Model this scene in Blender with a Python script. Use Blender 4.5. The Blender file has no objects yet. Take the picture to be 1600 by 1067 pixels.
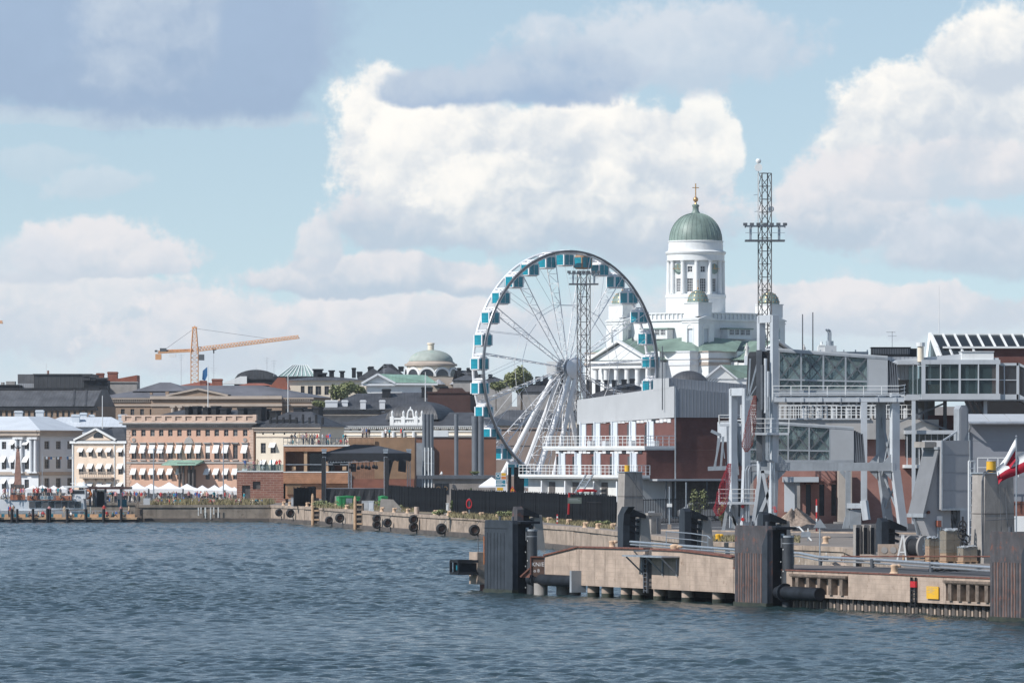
import bpy, bmesh, math, random
import numpy as np
from mathutils import Vector, Matrix
R = math.radians
random.seed(7)
C = bpy.context.scene.collection
sc = bpy.context.scene

# ------------------------------------------------------------------ camera, sun, sky, exposure
F, H, YH = 9440.0, 10.0, 706.0          # focal length in photo pixels, eye height, horizon row
cam = bpy.data.cameras.new('camera'); co = bpy.data.objects.new('camera', cam); C.objects.link(co)
co.location = (0, 0, H); co.rotation_euler = (R(90), 0, 0)
cam.sensor_width = 36; cam.lens = F/1600*36
cam.shift_y = (YH-533.5)/1600
cam.clip_start = 1; cam.clip_end = 20000
sc.camera = co
SUN_AZ, SUN_EL = 60, 42                 # sun behind the camera, to the left
S = Vector((-math.sin(R(SUN_AZ))*math.cos(R(SUN_EL)), -math.cos(R(SUN_AZ))*math.cos(R(SUN_EL)), math.sin(R(SUN_EL))))
sl = bpy.data.lights.new('sun', 'SUN'); so = bpy.data.objects.new('sun', sl); C.objects.link(so)
sl.energy = 4.6; sl.angle = R(.53); sl.color = (1, .965, .92)
so.rotation_euler = S.to_track_quat('Z', 'Y').to_euler(); so.location = (-300, -100, 400)
sc.view_settings.view_transform = 'Standard'; sc.view_settings.look = 'None'
sc.view_settings.exposure = 0.05; sc.view_settings.gamma = 1; sc.view_settings.use_curve_mapping = False

class V:
    """a node socket with arithmetic"""
    def __init__(s, nt, so): s.nt, s.so = nt, so
    def _m(s, op, *o):
        n = s.nt.nodes.new('ShaderNodeMath'); n.operation = op
        for i, a in enumerate((s,)+o):
            if isinstance(a, V): s.nt.links.new(a.so, n.inputs[i])
            else: n.inputs[i].default_value = a
        return V(s.nt, n.outputs[0])
    def __add__(s, o): return s._m('ADD', o)
    def __sub__(s, o): return s._m('SUBTRACT', o)
    def __mul__(s, o): return s._m('MULTIPLY', o)
    def mx(s, o): return s._m('MAXIMUM', o)
    def mn(s, o): return s._m('MINIMUM', o)
    def sqrt(s): return s._m('SQRT')
    def abs(s): return s._m('ABSOLUTE')
    def rng(s, a, b, c=0., d=1., smooth=True):
        n = s.nt.nodes.new('ShaderNodeMapRange'); n.interpolation_type = 'SMOOTHSTEP' if smooth else 'LINEAR'
        s.nt.links.new(s.so, n.inputs[0])
        for i, x in enumerate((a, b, c, d)): n.inputs[i+1].default_value = x
        return V(s.nt, n.outputs[0])

def mixc(nt, fac, a, b):
    n = nt.nodes.new('ShaderNodeMix'); n.data_type = 'RGBA'
    for sck, x in ((n.inputs['Factor'], fac), (n.inputs[6], a), (n.inputs[7], b)):
        if isinstance(x, V): nt.links.new(x.so, sck)
        elif isinstance(x, bpy.types.NodeSocket): nt.links.new(x, sck)
        elif isinstance(x, (int, float)): sck.default_value = x
        else: sck.default_value = (*x, 1)
    return n.outputs[2]

def srgb(r, g, b):
    f = lambda c: c/12.92 if c <= .04045 else ((c+.055)/1.055)**2.4
    return (f(r/255), f(g/255), f(b/255))

def make_world():
    w = bpy.data.worlds.new('World'); sc.world = w; w.use_nodes = True
    nt = w.node_tree; nt.nodes.clear()
    sky = nt.nodes.new('ShaderNodeTexSky'); sky.sky_type = 'NISHITA'; sky.sun_disc = False
    sky.sun_elevation = R(SUN_EL); sky.sun_rotation = R(180+SUN_AZ)
    sky.air_density = 1.0; sky.dust_density = 0.0; sky.ozone_density = 2.6; sky.altitude = 0
    def bg(col, st):
        n = nt.nodes.new('ShaderNodeBackground'); nt.links.new(col, n.inputs[0]); n.inputs[1].default_value = st; return n
    tc = nt.nodes.new('ShaderNodeTexCoord')
    q = nt.nodes.new('ShaderNodeVectorMath'); q.operation = 'SCALE'; q.inputs['Scale'].default_value = F/1000
    nt.links.new(tc.outputs['Generated'], q.inputs[0])
    sx = nt.nodes.new('ShaderNodeSeparateXYZ'); nt.links.new(q.outputs[0], sx.inputs[0])
    x0, z0 = V(nt, sx.outputs[0]), V(nt, sx.outputs[2])     # thousandths of the focal length; about -0.8..0.8 and 0..0.7 in view
    cx_ = nt.nodes.new('ShaderNodeCombineXYZ'); nt.links.new(sx.outputs[0], cx_.inputs[0]); nt.links.new(sx.outputs[2], cx_.inputs[1]); q2 = cx_.outputs[0]
    def noise(scale, detail=6, rough=.55, off=(0, 0, 0), col=False, ys=1.0, typ=None):
        mp = nt.nodes.new('ShaderNodeMapping'); mp.inputs[1].default_value = off; mp.inputs[3].default_value = (1, ys, 1)
        nt.links.new(q2, mp.inputs[0])
        n = nt.nodes.new('ShaderNodeTexNoise'); n.noise_dimensions = '2D'; n.inputs['Scale'].default_value = scale; n.inputs['Detail'].default_value = detail
        n.inputs['Roughness'].default_value = rough
        nt.links.new(mp.outputs[0], n.inputs['Vector'])
        return n.outputs[1] if col else V(nt, n.outputs[0])
    def billow(scale, off=(0, 0, 0), detail=3, ys=1.15):
        mp = nt.nodes.new('ShaderNodeMapping'); mp.inputs[1].default_value = off; mp.inputs[3].default_value = (1, ys, 1)
        # warp the look-up a little so that the lumps are not cells
        wn = nt.nodes.new('ShaderNodeTexNoise'); wn.noise_dimensions = '2D'; wn.inputs['Scale'].default_value = scale*1.7; wn.inputs['Detail'].default_value = 4
        nt.links.new(q2, wn.inputs['Vector'])
        ws = nt.nodes.new('ShaderNodeVectorMath'); ws.operation = 'SCALE'; ws.inputs['Scale'].default_value = .55/scale
        nt.links.new(wn.outputs[1], ws.inputs[0])
        ad = nt.nodes.new('ShaderNodeVectorMath'); ad.operation = 'ADD'
        nt.links.new(q2, ad.inputs[0]); nt.links.new(ws.outputs[0], ad.inputs[1])
        nt.links.new(ad.outputs[0], mp.inputs[0])
        n = nt.nodes.new('ShaderNodeTexVoronoi'); n.voronoi_dimensions = '2D'; n.feature = 'SMOOTH_F1'; n.inputs['Scale'].default_value = scale
        n.inputs['Smoothness'].default_value = .55
        n.inputs['Detail'].default_value = detail; n.inputs['Roughness'].default_value = .55; n.normalize = True
        nt.links.new(mp.outputs[0], n.inputs['Vector'])
        return V(nt, n.outputs['Distance'])*-1.0+1.0
    wa, wb = noise(5.5, 5), noise(5.5, 5, off=(31, 7, 3))
    x = x0+(wa-.5)*.10; z = z0+(wb-.5)*.055
    nz = noise(7, 9, .62)
    bl = billow(9)
    off = (.016, -.022, 0)
    bl2 = billow(9, off)                                     # the same lumps seen a step towards the sun
    fine = noise(34, 6, .65, (2, 9, 0))
    big = noise(3.2, 4, .5, (7, 3, 0), ys=1.5)
    lump = nz*.5+bl*.55+(fine-.5)*.34+.05                                      # about .3 .. .9
    relief = (bl-bl2)*1.15+(nz-.5)*.7+(big-.5)*.9+(fine-.5)*.28
    # blue sky
    up_ = nt.nodes.new('ShaderNodeMapping'); up_.inputs[1].default_value = (0, 0, SKY_LIFT); nt.links.new(tc.outputs['Generated'], up_.inputs[0])
    nrm = nt.nodes.new('ShaderNodeVectorMath'); nrm.operation = 'NORMALIZE'; nt.links.new(up_.outputs[0], nrm.inputs[0]); nt.links.new(nrm.outputs[0], sky.inputs[0])
    skyc = sky.outputs[0]
    sk = nt.nodes.new('ShaderNodeVectorMath'); sk.operation = 'MULTIPLY'; sk.inputs[1].default_value = SKY_TINT
    nt.links.new(skyc, sk.inputs[0])
    col = sk.outputs[0]
    # (px, py, rx, ry up, ry down, lit colour, shade colour, raggedness, opacity)
    lit, lit2, shd, shd2 = srgb(252, 249, 243), srgb(231, 229, 231), srgb(199, 209, 220), srgb(187, 201, 215)
    grey, greyd = srgb(190, 203, 218), srgb(160, 181, 207)
    soft = srgb(218, 222, 229); dark = srgb(156, 177, 203)
    CL = [
     # low bands towards the horizon
     (800, 580, 1500, 150, 260, soft, srgb(198, 213, 225), 1.1, .7),
     (80, 475, 260, 60, 90, lit2, shd, .9, .85), (330, 520, 190, 70, 70, lit2, shd, 1.0, .9),
     (640, 500, 260, 45, 50, lit2, shd, .9, .9), (1350, 480, 330, 42, 50, lit2, shd, .9, .95), (1560, 400, 160, 60, 40, soft, shd2, .9, .85),
     (150, 410, 150, 72, 26, lit2, shd, .95, .95), (30, 420, 120, 60, 30, soft, shd, .9, .8),
     (600, 440, 230, 40, 24, lit2, shd2, .9, .95), (500, 395, 45, 65, 40, lit2, shd, .9, .9),
     (160, 290, 80, 30, 25, soft, shd, 1.3, .45), (60, 255, 110, 30, 25, soft, shd, 1.3, .3),
     # the tall white cumulus
     (1090, 250, 62, 105, 90, lit, shd, .8, .9), (985, 340, 200, 70, 75, lit2, shd2, .8, .98),
     (640, 350, 150, 70, 55, lit2, shd2, .8, .95), (600, 215, 105, 125, 120, lit, shd, .8, 1),
     (730, 270, 215, 130, 120, lit, shd, .75, 1), (930, 270, 175, 145, 105, lit, shd, .75, 1), (840, 330, 240, 90, 72, lit, shd2, .7, .9),

     # right-hand cumulus
     (1330, 330, 140, 105, 62, lit2, shd2, .85, .96), (1500, 380, 160, 60, 50, soft, shd2, .85, .9),
     (1400, 215, 120, 120, 80, lit, shd, .8, 1), (1560, 190, 150, 190, 110, lit, shd, .8, 1), (1545, 95, 85, 80, 60, lit, shd, .8, 1),
     (1470, 275, 200, 60, 40, lit2, shd, .8, .9),
     # grey drifts in front
     (1040, 85, 240, 85, 70, soft, grey, 1.25, .75), (880, 115, 150, 55, 50, grey, greyd, 1.1, .8), (680, 140, 110, 42, 30, grey, greyd, 1.0, .95),
     (790, 140, 140, 40, 34, grey, greyd, 1.0, .9), (850, 60, 60, 45, 30, soft, grey, 1.2, .6),
     # the big shaded cloud, upper left
     (150, 188, 340, 26, 14, lit2, shd, 1.1, .4),
     (150, 60, 460, 420, 150, greyd, dark, .5, 1), (310, 85, 215, 300, 118, grey, dark, .5, 1), (420, 120, 95, 260, 80, greyd, dark, .45, 1),
    ]
    for (cx, cy, rx, ru, rd, cl, cs, rag, op) in CL:
        dx = (x-(cx-800)/1000)*(1000/rx)
        dz = z-(YH-cy)/1000
        up, dn = dz.mx(0.)*(1000/ru), dz.mn(0.)*(1000/rd)
        e = (dx*dx+up*up+dn*dn).sqrt()
        d = (lump-.62)*(rag*1.25)+(e*-1.0+1.0)
        a = d.rng(.0, .25 if cl is lit else .27 if cl is lit2 else .42)*op
        hgt = up*.55+dn*.75                                  # bright tops, dull flat bases
        sh = (relief+hgt*.75-dx*.10+.46).rng(0., 1.)
        col = mixc(nt, a, col, mixc(nt, sh, cs, cl))
    out = nt.nodes.new('ShaderNodeOutputWorld')
    nt.links.new(bg(col, 1.06).outputs[0], out.inputs[0])
SKY_ST = .13; SKY_LIFT = .1
SKY_TINT = tuple(SKY_ST*c for c in (1.23, 1.065, .905))
make_world()
sc.world.cycles.sampling_method = 'NONE'
cy = sc.cycles; cy.max_bounces = 5; cy.diffuse_bounces = 2; cy.glossy_bounces = 3; cy.transmission_bounces = 2; cy.transparent_max_bounces = 12; cy.caustics_reflective = False; cy.caustics_refractive = False

HAZE = .00005
# ------------------------------------------------------------------ helpers
def P(px, py, Z): return Vector(((px-800)/F*Z, Z, H+(YH-py)/F*Z))
def G(px, py, z=2.4):
    Z = F*(H-z)/(py-YH); return P(px, py, Z)
def atz(px, Z, z): return Vector(((px-800)/F*Z, Z, z))

class M:
    """collects shapes and links them as ONE mesh object; coordinates are given relative to nothing and stored relative to o"""
    def __init__(s, o=(0, 0, 0)): s.v, s.f, s.o = [], [], Vector(o)
    def add(s, vs, fs):
        b = len(s.v); s.v += [tuple(p) for p in vs]; s.f += [tuple(i+b for i in f) for f in fs]; return s
    def box(s, x0, x1, y0, y1, z0, z1):
        return s.add([(x0, y0, z0), (x1, y0, z0), (x1, y1, z0), (x0, y1, z0), (x0, y0, z1), (x1, y0, z1), (x1, y1, z1), (x0, y1, z1)],
                     [(0, 3, 2, 1), (4, 5, 6, 7), (0, 1, 5, 4), (1, 2, 6, 5), (2, 3, 7, 6), (3, 0, 4, 7)])
    def quad(s, *p): return s.add(p, [tuple(range(len(p)))])
    def prism(s, poly, d):
        """polygon (3D points) extruded by vector d"""
        n = len(poly); d = Vector(d); a = [Vector(p) for p in poly]
        return s.add(a+[p+d for p in a], [tuple(range(n))[::-1], tuple(range(n, 2*n))]+[(i, (i+1) % n, n+(i+1) % n, n+i) for i in range(n)])
    def cyl(s, p, q, r0, r1=None, n=8, caps=True):
        p, q = Vector(p), Vector(q); r1 = r0 if r1 is None else r1
        d = (q-p).normalized(); a = d.orthogonal().normalized(); b = d.cross(a)
        vs = []
        for c, r in ((p, r0), (q, r1)):
            vs += [c+(a*math.cos(2*math.pi*i/n)+b*math.sin(2*math.pi*i/n))*r for i in range(n)]
        fs = [(i, (i+1) % n, n+(i+1) % n, n+i) for i in range(n)]
        if caps: fs += [tuple(range(n))[::-1], tuple(range(n, 2*n))]
        return s.add(vs, fs)
    def bar(s, p, q, w, h=None, up=(0, 0, 1)):
        """rectangular beam p to q, w across, h along up"""
        p, q = Vector(p), Vector(q); h = w if h is None else h
        d = (q-p).normalized(); a = d.cross(Vector(up))
        if a.length < 1e-4: a = d.cross(Vector((0, 1, 0)))
        if a.length < 1e-4: a = Vector((1, 0, 0))
        a.normalize(); b = a.cross(d)
        a, b = a*(w/2), b*(h/2)
        vs = [p-a-b, p+a-b, p+a+b, p-a+b, q-a-b, q+a-b, q+a+b, q-a+b]
        return s.add(vs, [(0, 3, 2, 1), (4, 5, 6, 7), (0, 1, 5, 4), (1, 2, 6, 5), (2, 3, 7, 6), (3, 0, 4, 7)])
    def path(s, pts, r, n=6):
        for a, b in zip(pts, pts[1:]): s.cyl(a, b, r, r, n)
        return s
    def lathe(s, prof, c=(0, 0, 0), n=24, a0=0., a1=2*math.pi):
        full = abs(a1-a0-2*math.pi) < 1e-5; m = n if full else n+1; k = len(prof); c = Vector(c)
        vs = []
        for i in range(m):
            t = a0+(a1-a0)*i/n
            for r, z in prof: vs.append(c+Vector((r*math.cos(t), r*math.sin(t), z)))
        fs = []
        for i in range(n):
            j = (i+1) % m
            for q in range(k-1): fs.append((i*k+q, j*k+q, j*k+q+1, i*k+q+1))
        return s.add(vs, fs)
    def holed(s, x0, x1, z0, z1, holes, y=0., d=.3):
        """wall face towards -y with real openings (x0,x1,z0,z1) and their reveals"""
        xs = sorted({x0, x1, *[h[0] for h in holes], *[h[1] for h in holes]}); zs = sorted({z0, z1, *[h[2] for h in holes], *[h[3] for h in holes]})
        xs = [v for v in xs if x0-1e-6 <= v <= x1+1e-6]; zs = [v for v in zs if z0-1e-6 <= v <= z1+1e-6]
        for a, b in zip(xs, xs[1:]):
            for c, e in zip(zs, zs[1:]):
                mx, mz = (a+b)/2, (c+e)/2
                if any(h[0] < mx < h[1] and h[2] < mz < h[3] for h in holes): continue
                s.quad((a, y, c), (b, y, c), (b, y, e), (a, y, e))
        for (a, b, c, e) in [h[:4] for h in holes]:
            s.quad((a, y, c), (a, y, e), (a, y+d, e), (a, y+d, c)); s.quad((b, y, c), (b, y+d, c), (b, y+d, e), (b, y, e))
            s.quad((a, y, c), (a, y+d, c), (b, y+d, c), (b, y, c)); s.quad((a, y, e), (b, y, e), (b, y+d, e), (a, y+d, e))
        return s
    def xf(s, mtx, start=0):
        s.v[start:] = [tuple(mtx @ Vector(p)) for p in s.v[start:]]; return s
    def mesh(s, name, m, smooth=False):
        me = bpy.data.meshes.new(name); o = s.o
        me.from_pydata([(p[0]-o.x, p[1]-o.y, p[2]-o.z) for p in s.v], [], s.f)
        if m is not None: me.materials.append(m)
        if smooth: me.polygons.foreach_set('use_smooth', [True]*len(me.polygons)); me.set_sharp_from_angle(angle=R(38))
        return me
    def build(s, name, m, parent=None, smooth=False, loc=None, rot=None):
        return link(name, s.mesh(name, m, smooth), parent, loc, rot)

def link(name, me, parent=None, loc=None, rot=None, scale=None):
    o = bpy.data.objects.new(name, me); C.objects.link(o)
    if parent is not None: o.parent = parent
    if loc is not None: o.location = loc
    if rot is not None: o.rotation_euler = rot
    if scale is not None: o.scale = scale
    return o
def tag(o, label=None, cat=None, group=None, kind=None):
    if label: o['label'] = label
    if cat: o['category'] = cat
    if group: o['group'] = group
    if kind: o['kind'] = kind
    return o
def thing(name, label, cat, loc=(0, 0, 0), yaw=0., group=None):
    o = bpy.data.objects.new(name, None); C.objects.link(o); o.empty_display_size = .5
    o.location = loc; o.rotation_euler = (0, 0, R(yaw))
    return tag(o, label, cat, group)
def struct(m, name, mat, smooth=False, loc=None):
    o = m.build(name, mat, None, smooth, loc); o['kind'] = 'structure'; return o
def kids(o): return [c for c in C.objects if c.parent == o]
CH = {}
def copy_tree(o, parent=None, loc=None, yaw=None):
    c = o.copy(); C.objects.link(c)
    if parent is not None: c.parent = parent
    if loc is not None: c.location = loc
    if yaw is not None: c.rotation_euler = (0, 0, R(yaw))
    for ch in list(o.children): copy_tree(ch, c)
    return c

class Fr:
    """local frame of a facade: photo pixels to metres along and up the wall"""
    def __init__(s, px0, Z, base, yaw=0.):
        s.px0, s.Z, s.b, s.yaw = px0, Z, base, yaw; s.k = Z/F; s.kx = s.k/math.cos(R(yaw))
    def x(s, px, y=0.): return ((px-s.px0)*s.k+y*math.sin(R(s.yaw)))/math.cos(R(s.yaw))
    def z(s, py): return H+(YH-py)*s.k-s.b
    @property
    def loc(s): return atz(s.px0, s.Z, s.b)

# ------------------------------------------------------------------ materials
def mat(name, col, rough=.7, metal=0., var=.12, scale=.6, col2=None, spots=None, streak=0., bump=0., bscale=8., spec=None):
    """painted / mineral surface: slow tonal drift, fine grain, optional second colour in patches, optional vertical run-marks"""
    m = bpy.data.materials.new(name); m.use_nodes = True; nt = m.node_tree
    b = nt.nodes['Principled BSDF']; b.inputs['Roughness'].default_value = rough; b.inputs['Metallic'].default_value = metal
    if spec is not None: b.inputs['Specular IOR Level'].default_value = spec
    tc = nt.nodes.new('ShaderNodeTexCoord')
    def noise(sc_, det=5, stretch=None, rgh=.6):
        mp = nt.nodes.new('ShaderNodeMapping'); nt.links.new(tc.outputs['Object'], mp.inputs[0])
        if stretch: mp.inputs[3].default_value = stretch
        n = nt.nodes.new('ShaderNodeTexNoise'); n.inputs['Scale'].default_value = sc_; n.inputs['Detail'].default_value = det
        n.inputs['Roughness'].default_value = rgh
        nt.links.new(mp.outputs[0], n.inputs[0]); return V(nt, n.outputs[0])
    lo, hi = [c*(1-var) for c in col], [min(1, c*(1+var)) for c in col]
    c = mixc(nt, noise(scale, 8).rng(.3, .7), lo, hi)
    if col2:
        t = spots if spots is not None else .55
        c = mixc(nt, noise(scale*2.2, 9, rgh=.68).rng(t, t+.12), c, col2)
    if streak:
        sk = noise(scale*3, 6, (1, 1, .06)).rng(.5, .78)*streak
        c = mixc(nt, sk, c, [x*.45 for x in col])
    nt.links.new(c, b.inputs['Base Color'])
    if bump:
        bn = nt.nodes.new('ShaderNodeBump'); bn.inputs['Strength'].default_value = bump; bn.inputs['Distance'].default_value = .05
        nt.links.new(noise(bscale, 6).so, bn.inputs['Height']); nt.links.new(bn.outputs[0], b.inputs['Normal'])
    return m

def brickmat(name, c1, c2, mortar, bw=.25, bh=.08, yz=False, rough=.85):
    m = bpy.data.materials.new(name); m.use_nodes = True; nt = m.node_tree; b = nt.nodes['Principled BSDF']
    b.inputs['Roughness'].default_value = rough
    tc = nt.nodes.new('ShaderNodeTexCoord'); sx = nt.nodes.new('ShaderNodeSeparateXYZ'); cb = nt.nodes.new('ShaderNodeCombineXYZ')
    nt.links.new(tc.outputs['Object'], sx.inputs[0])
    xy = V(nt, sx.outputs[0])+V(nt, sx.outputs[1])
    nt.links.new(xy.so, cb.inputs[0]); nt.links.new(sx.outputs[2], cb.inputs[1])
    t = nt.nodes.new('ShaderNodeTexBrick'); nt.links.new(cb.outputs[0], t.inputs[0])
    t.inputs['Color1'].default_value = (*c1, 1); t.inputs['Color2'].default_value = (*c2, 1); t.inputs['Mortar'].default_value = (*mortar, 1)
    t.inputs['Scale'].default_value = 1; t.inputs['Brick Width'].default_value = bw; t.inputs['Row Height'].default_value = bh
    t.inputs['Mortar Size'].default_value = bh*.09
    n = nt.nodes.new('ShaderNodeTexNoise'); n.inputs['Scale'].default_value = .7; n.inputs['Detail'].default_value = 8
    nt.links.new(tc.outputs['Object'], n.inputs[0])
    f = V(nt, n.outputs[0]).rng(.3, .7)
    nt.links.new(mixc(nt, f*.5, t.outputs[0], [x*.6 for x in c1]), b.inputs['Base Color'])
    return m

def ribmat(name, col, pitch, axis=0, rough=.5, metal=0., depth=.5, var=.1, dark=.75, scale=.4, **kw):
    """sheet with standing seams or ribs"""
    m = mat(name, col, rough, metal, var, scale, **kw); nt = m.node_tree; b = nt.nodes['Principled BSDF']
    tc = nt.nodes.new('ShaderNodeTexCoord'); sx = nt.nodes.new('ShaderNodeSeparateXYZ'); nt.links.new(tc.outputs['Object'], sx.inputs[0])
    a = V(nt, sx.outputs[axis])*(1/pitch)
    fr = (a._m('FRACT')-.5).abs().rng(.36, .5)
    bn = nt.nodes.new('ShaderNodeBump'); bn.inputs['Strength'].default_value = depth; bn.inputs['Distance'].default_value = .06
    nt.links.new(fr.so, bn.inputs['Height']); nt.links.new(bn.outputs[0], b.inputs['Normal'])
    old = b.inputs['Base Color'].links[0].from_socket
    nt.links.new(mixc(nt, fr*.6, old, [x*dark for x in col]), b.inputs['Base Color'])
    return m

def glassmat(name, tint, alpha, rough=.06):
    """see-through glazing: part tinted body, part clear"""
    m = bpy.data.materials.new(name); m.use_nodes = True; nt = m.node_tree; b = nt.nodes['Principled BSDF']
    b.inputs['Base Color'].default_value = (*tint, 1); b.inputs['Roughness'].default_value = rough; b.inputs['IOR'].default_value = 1.5
    t = nt.nodes.new('ShaderNodeBsdfTransparent'); t.inputs[0].default_value = (.8, .87, .88, 1)
    mx = nt.nodes.new('ShaderNodeMixShader'); mx.inputs[0].default_value = alpha
    nt.links.new(t.outputs[0], mx.inputs[1]); nt.links.new(b.outputs[0], mx.inputs[2])
    nt.links.new(mx.outputs[0], nt.nodes['Material Output'].inputs[0]); return m

white = mat('white_paint', (.78, .79, .78), .6, var=.05, streak=.18, scale=.4)
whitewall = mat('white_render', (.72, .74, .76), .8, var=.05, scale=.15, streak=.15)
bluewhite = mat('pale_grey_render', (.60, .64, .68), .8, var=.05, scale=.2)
cream = mat('cream_render', (.82, .66, .52), .85, var=.06, scale=.2, streak=.2)
cream2 = mat('pale_cream_render', (.80, .70, .56), .85, var=.06, scale=.2, streak=.15)
pink = mat('apricot_render', (.64, .40, .29), .85, var=.07, scale=.2, streak=.2)
pinkstone = mat('apricot_stone', (.58, .43, .34), .85, var=.1, scale=.7)
beige = mat('beige_render', (.30, .215, .155), .85, var=.08, scale=.2, streak=.2)
beigelight = mat('beige_trim', (.43, .36, .30), .85, var=.08, scale=.5)
stone = mat('grey_stone', (.36, .34, .32), .85, var=.15, scale=.8)
granite = mat('red_granite', (.30, .17, .13), .6, var=.25, scale=2)
darkstone = mat('dark_stone', (.10, .09, .085), .7, var=.25, scale=2)
winframe = mat('window_frame_grey', (.16, .14, .13), .6, var=.1)
whiteframe = mat('window_frame_white', (.7, .7, .7), .6, var=.05)
paneM = mat('window_glass_dark', (.03, .035, .042), .2, var=.4, scale=.5, spec=.35)
oi = paneM.node_tree.nodes.new('ShaderNodeObjectInfo'); pb = paneM.node_tree.nodes['Principled BSDF']; ol = pb.inputs['Base Color'].links[0].from_socket
paneM.node_tree.links.new(mixc(paneM.node_tree, V(paneM.node_tree, oi.outputs['Random']).rng(.55, 1.)*.55, ol, (.16, .17, .18)), pb.inputs['Base Color'])
awn = mat('white_awning_cloth', (.82, .82, .80), .9, var=.04)
roofd = ribmat('black_sheet_roof', (.060, .062, .068), .62, 0, .55, 0, .5, .3)
roofd2 = ribmat('dark_grey_sheet_roof', (.085, .088, .095), .62, 0, .5, 0, .5, .3)
roofg = mat('weathered_grey_roof', (.13, .13, .145), .6, var=.25, scale=.15, col2=(.30, .30, .32), spots=.60)
roofw = ribmat('pale_zinc_roof', (.62, .66, .70), .7, 0, .45, 0, .3, .06, .9)
rooft = mat('red_tin_roof', (.30, .10, .06), .7, var=.2, scale=.3)
brickch = brickmat('red_chimney_brick', (.30, .10, .06), (.24, .08, .05), (.3, .22, .18))
copper = ribmat('green_copper', (.17, .245, .20), .75, 0, .6, 0, .25, .25, .85, .25)
copperl = ribmat('pale_green_copper', (.25, .40, .32), .7, 0, .6, 0, .3, .2, .85)
copperd = mat('dome_copper', (.19, .255, .22), .5, var=.3, scale=.2, streak=.3)
gold = mat('gilded_metal', (.62, .36, .16), .35, .8, var=.1)
blackm = mat('black_box_metal', (.024, .026, .03), .7, var=.3, spec=.2)
slatem = ribmat('anthracite_cladding', (.05, .052, .056), .9, 0, .6, 0, .4, .2)
brick = brickmat('dark_red_brick', (.17, .058, .046), (.125, .044, .036), (.17, .12, .11))
brickd = brickmat('sooty_brick', (.085, .034, .028), (.06, .026, .022), (.10, .07, .06))
bricko = brickmat('orange_brick', (.33, .15, .105), (.24, .10, .07), (.42, .32, .26), 1.0, .35)
wood = ribmat('orange_timber_cladding', (.42, .21, .115), .28, 2, .75, 0, .5, .2, .6, 1.)
woodv = ribmat('brown_timber_cladding', (.24, .125, .075), .3, 0, .75, 0, .5, .2, .6, 1.)
woodp = mat('pale_timber', (.50, .33, .20), .75, var=.15, scale=2)
woodold = mat('old_grey_timber', (.16, .125, .10), .9, var=.35, scale=2.5, bump=.4)
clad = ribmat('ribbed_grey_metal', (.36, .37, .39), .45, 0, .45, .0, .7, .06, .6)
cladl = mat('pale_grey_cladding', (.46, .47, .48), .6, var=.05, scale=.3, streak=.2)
steelw = mat('white_steel', (.50, .53, .56), .5, var=.08, scale=.5, streak=.5, col2=(.34, .28, .24), spots=.68)
steelg = mat('grey_steel', (.30, .325, .35), .5, var=.14, scale=.7, streak=.5, col2=(.22, .19, .17), spots=.66)
steeld = mat('dark_steel', (.10, .11, .125), .5, var=.2, scale=.8)
galv = mat('galvanised_steel', (.42, .45, .48), .4, .55, var=.12, scale=2)
wheelw = mat('wheel_white_steel', (.78, .78, .79), .4, var=.04)
ringm = mat('wheel_ring_steel', (.20, .205, .215), .3, .5, var=.1)
teal = mat('teal_gondola_glass', (.0, .23, .31), .12, var=.2, scale=1., spec=.35)
brownc = mat('bronze_gondola', (.34, .22, .14), .5, var=.1)
navy = mat('black_navy_rubber_steel', (.014, .017, .022), .55, var=.4, scale=1.2, spec=.25)
navyl = mat('fender_panel_blue_grey', (.032, .038, .048), .42, spec=.35, var=.3, scale=.9, streak=.5)
rustp = mat('rusty_fender_panel', (.075, .070, .074), .6, var=.3, scale=.9, col2=(.17, .075, .055), spots=.53, streak=.5, bump=.3)
rust = mat('rust_red_steel', (.17, .07, .05), .8, var=.3, scale=2, col2=(.08, .035, .03))
conc = mat('quay_concrete', (.36, .285, .225), .9, var=.25, scale=.7, streak=.8, bump=.5, col2=(.30, .22, .17), spots=.62)
concl = ribmat('pale_pier_concrete', (.41, .32, .255), .3, 2, .9, 0, .1, .2, .86, .8, streak=.8, col2=(.27, .195, .15), spots=.56)
concb = mat('brown_quay_concrete', (.235, .20, .165), .9, var=.3, scale=.5, streak=.8, bump=.5, col2=(.15, .12, .095), spots=.55)
conc2 = mat('paint_spotted_concrete', (.34, .28, .225), .9, var=.25, scale=.7, streak=.8, bump=.5, col2=(.62, .60, .56), spots=.56)
concg = mat('grey_concrete', (.33, .305, .28), .9, var=.18, scale=.6, streak=.5, bump=.4)
concd = mat('wet_concrete', (.10, .085, .075), .7, var=.3, scale=.8)
asphalt = mat('asphalt', (.055, .056, .06), .9, var=.2, scale=.3, bump=.2)
paving = mat('quay_paving', (.20, .175, .155), .9, var=.2, scale=.4)
deckm = mat('dusty_deck', (.135, .115, .105), .9, var=.25, scale=.5, col2=(.20, .165, .145), spots=.58)
soil = mat('dry_earth', (.20, .165, .115), .95, var=.3, scale=.7, bump=.4)
line = mat('road_paint', (.62, .62, .60), .8, var=.15)
tyrem = mat('black_rubber', (.014, .014, .016), .75, var=.3, scale=4)
bollm = mat('cream_bollard_paint', (.60, .42, .28), .7, var=.15, scale=3, col2=(.3, .14, .08), spots=.64)
yellow = mat('yellow_paint', (.74, .42, .03), .55, var=.08)
orange = mat('orange_paint', (.60, .20, .06), .6, var=.15)
red = mat('red_paint', (.50, .02, .025), .5, var=.1)
green = mat('green_painted_metal', (.03, .28, .09), .55, var=.1, scale=1.5)
blackc = mat('black_cloth', (.016, .018, .022), .75, var=.3, scale=1.5)
shelly = mat('dark_grey_canvas', (.05, .055, .065), .7, var=.15, scale=1.)
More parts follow.
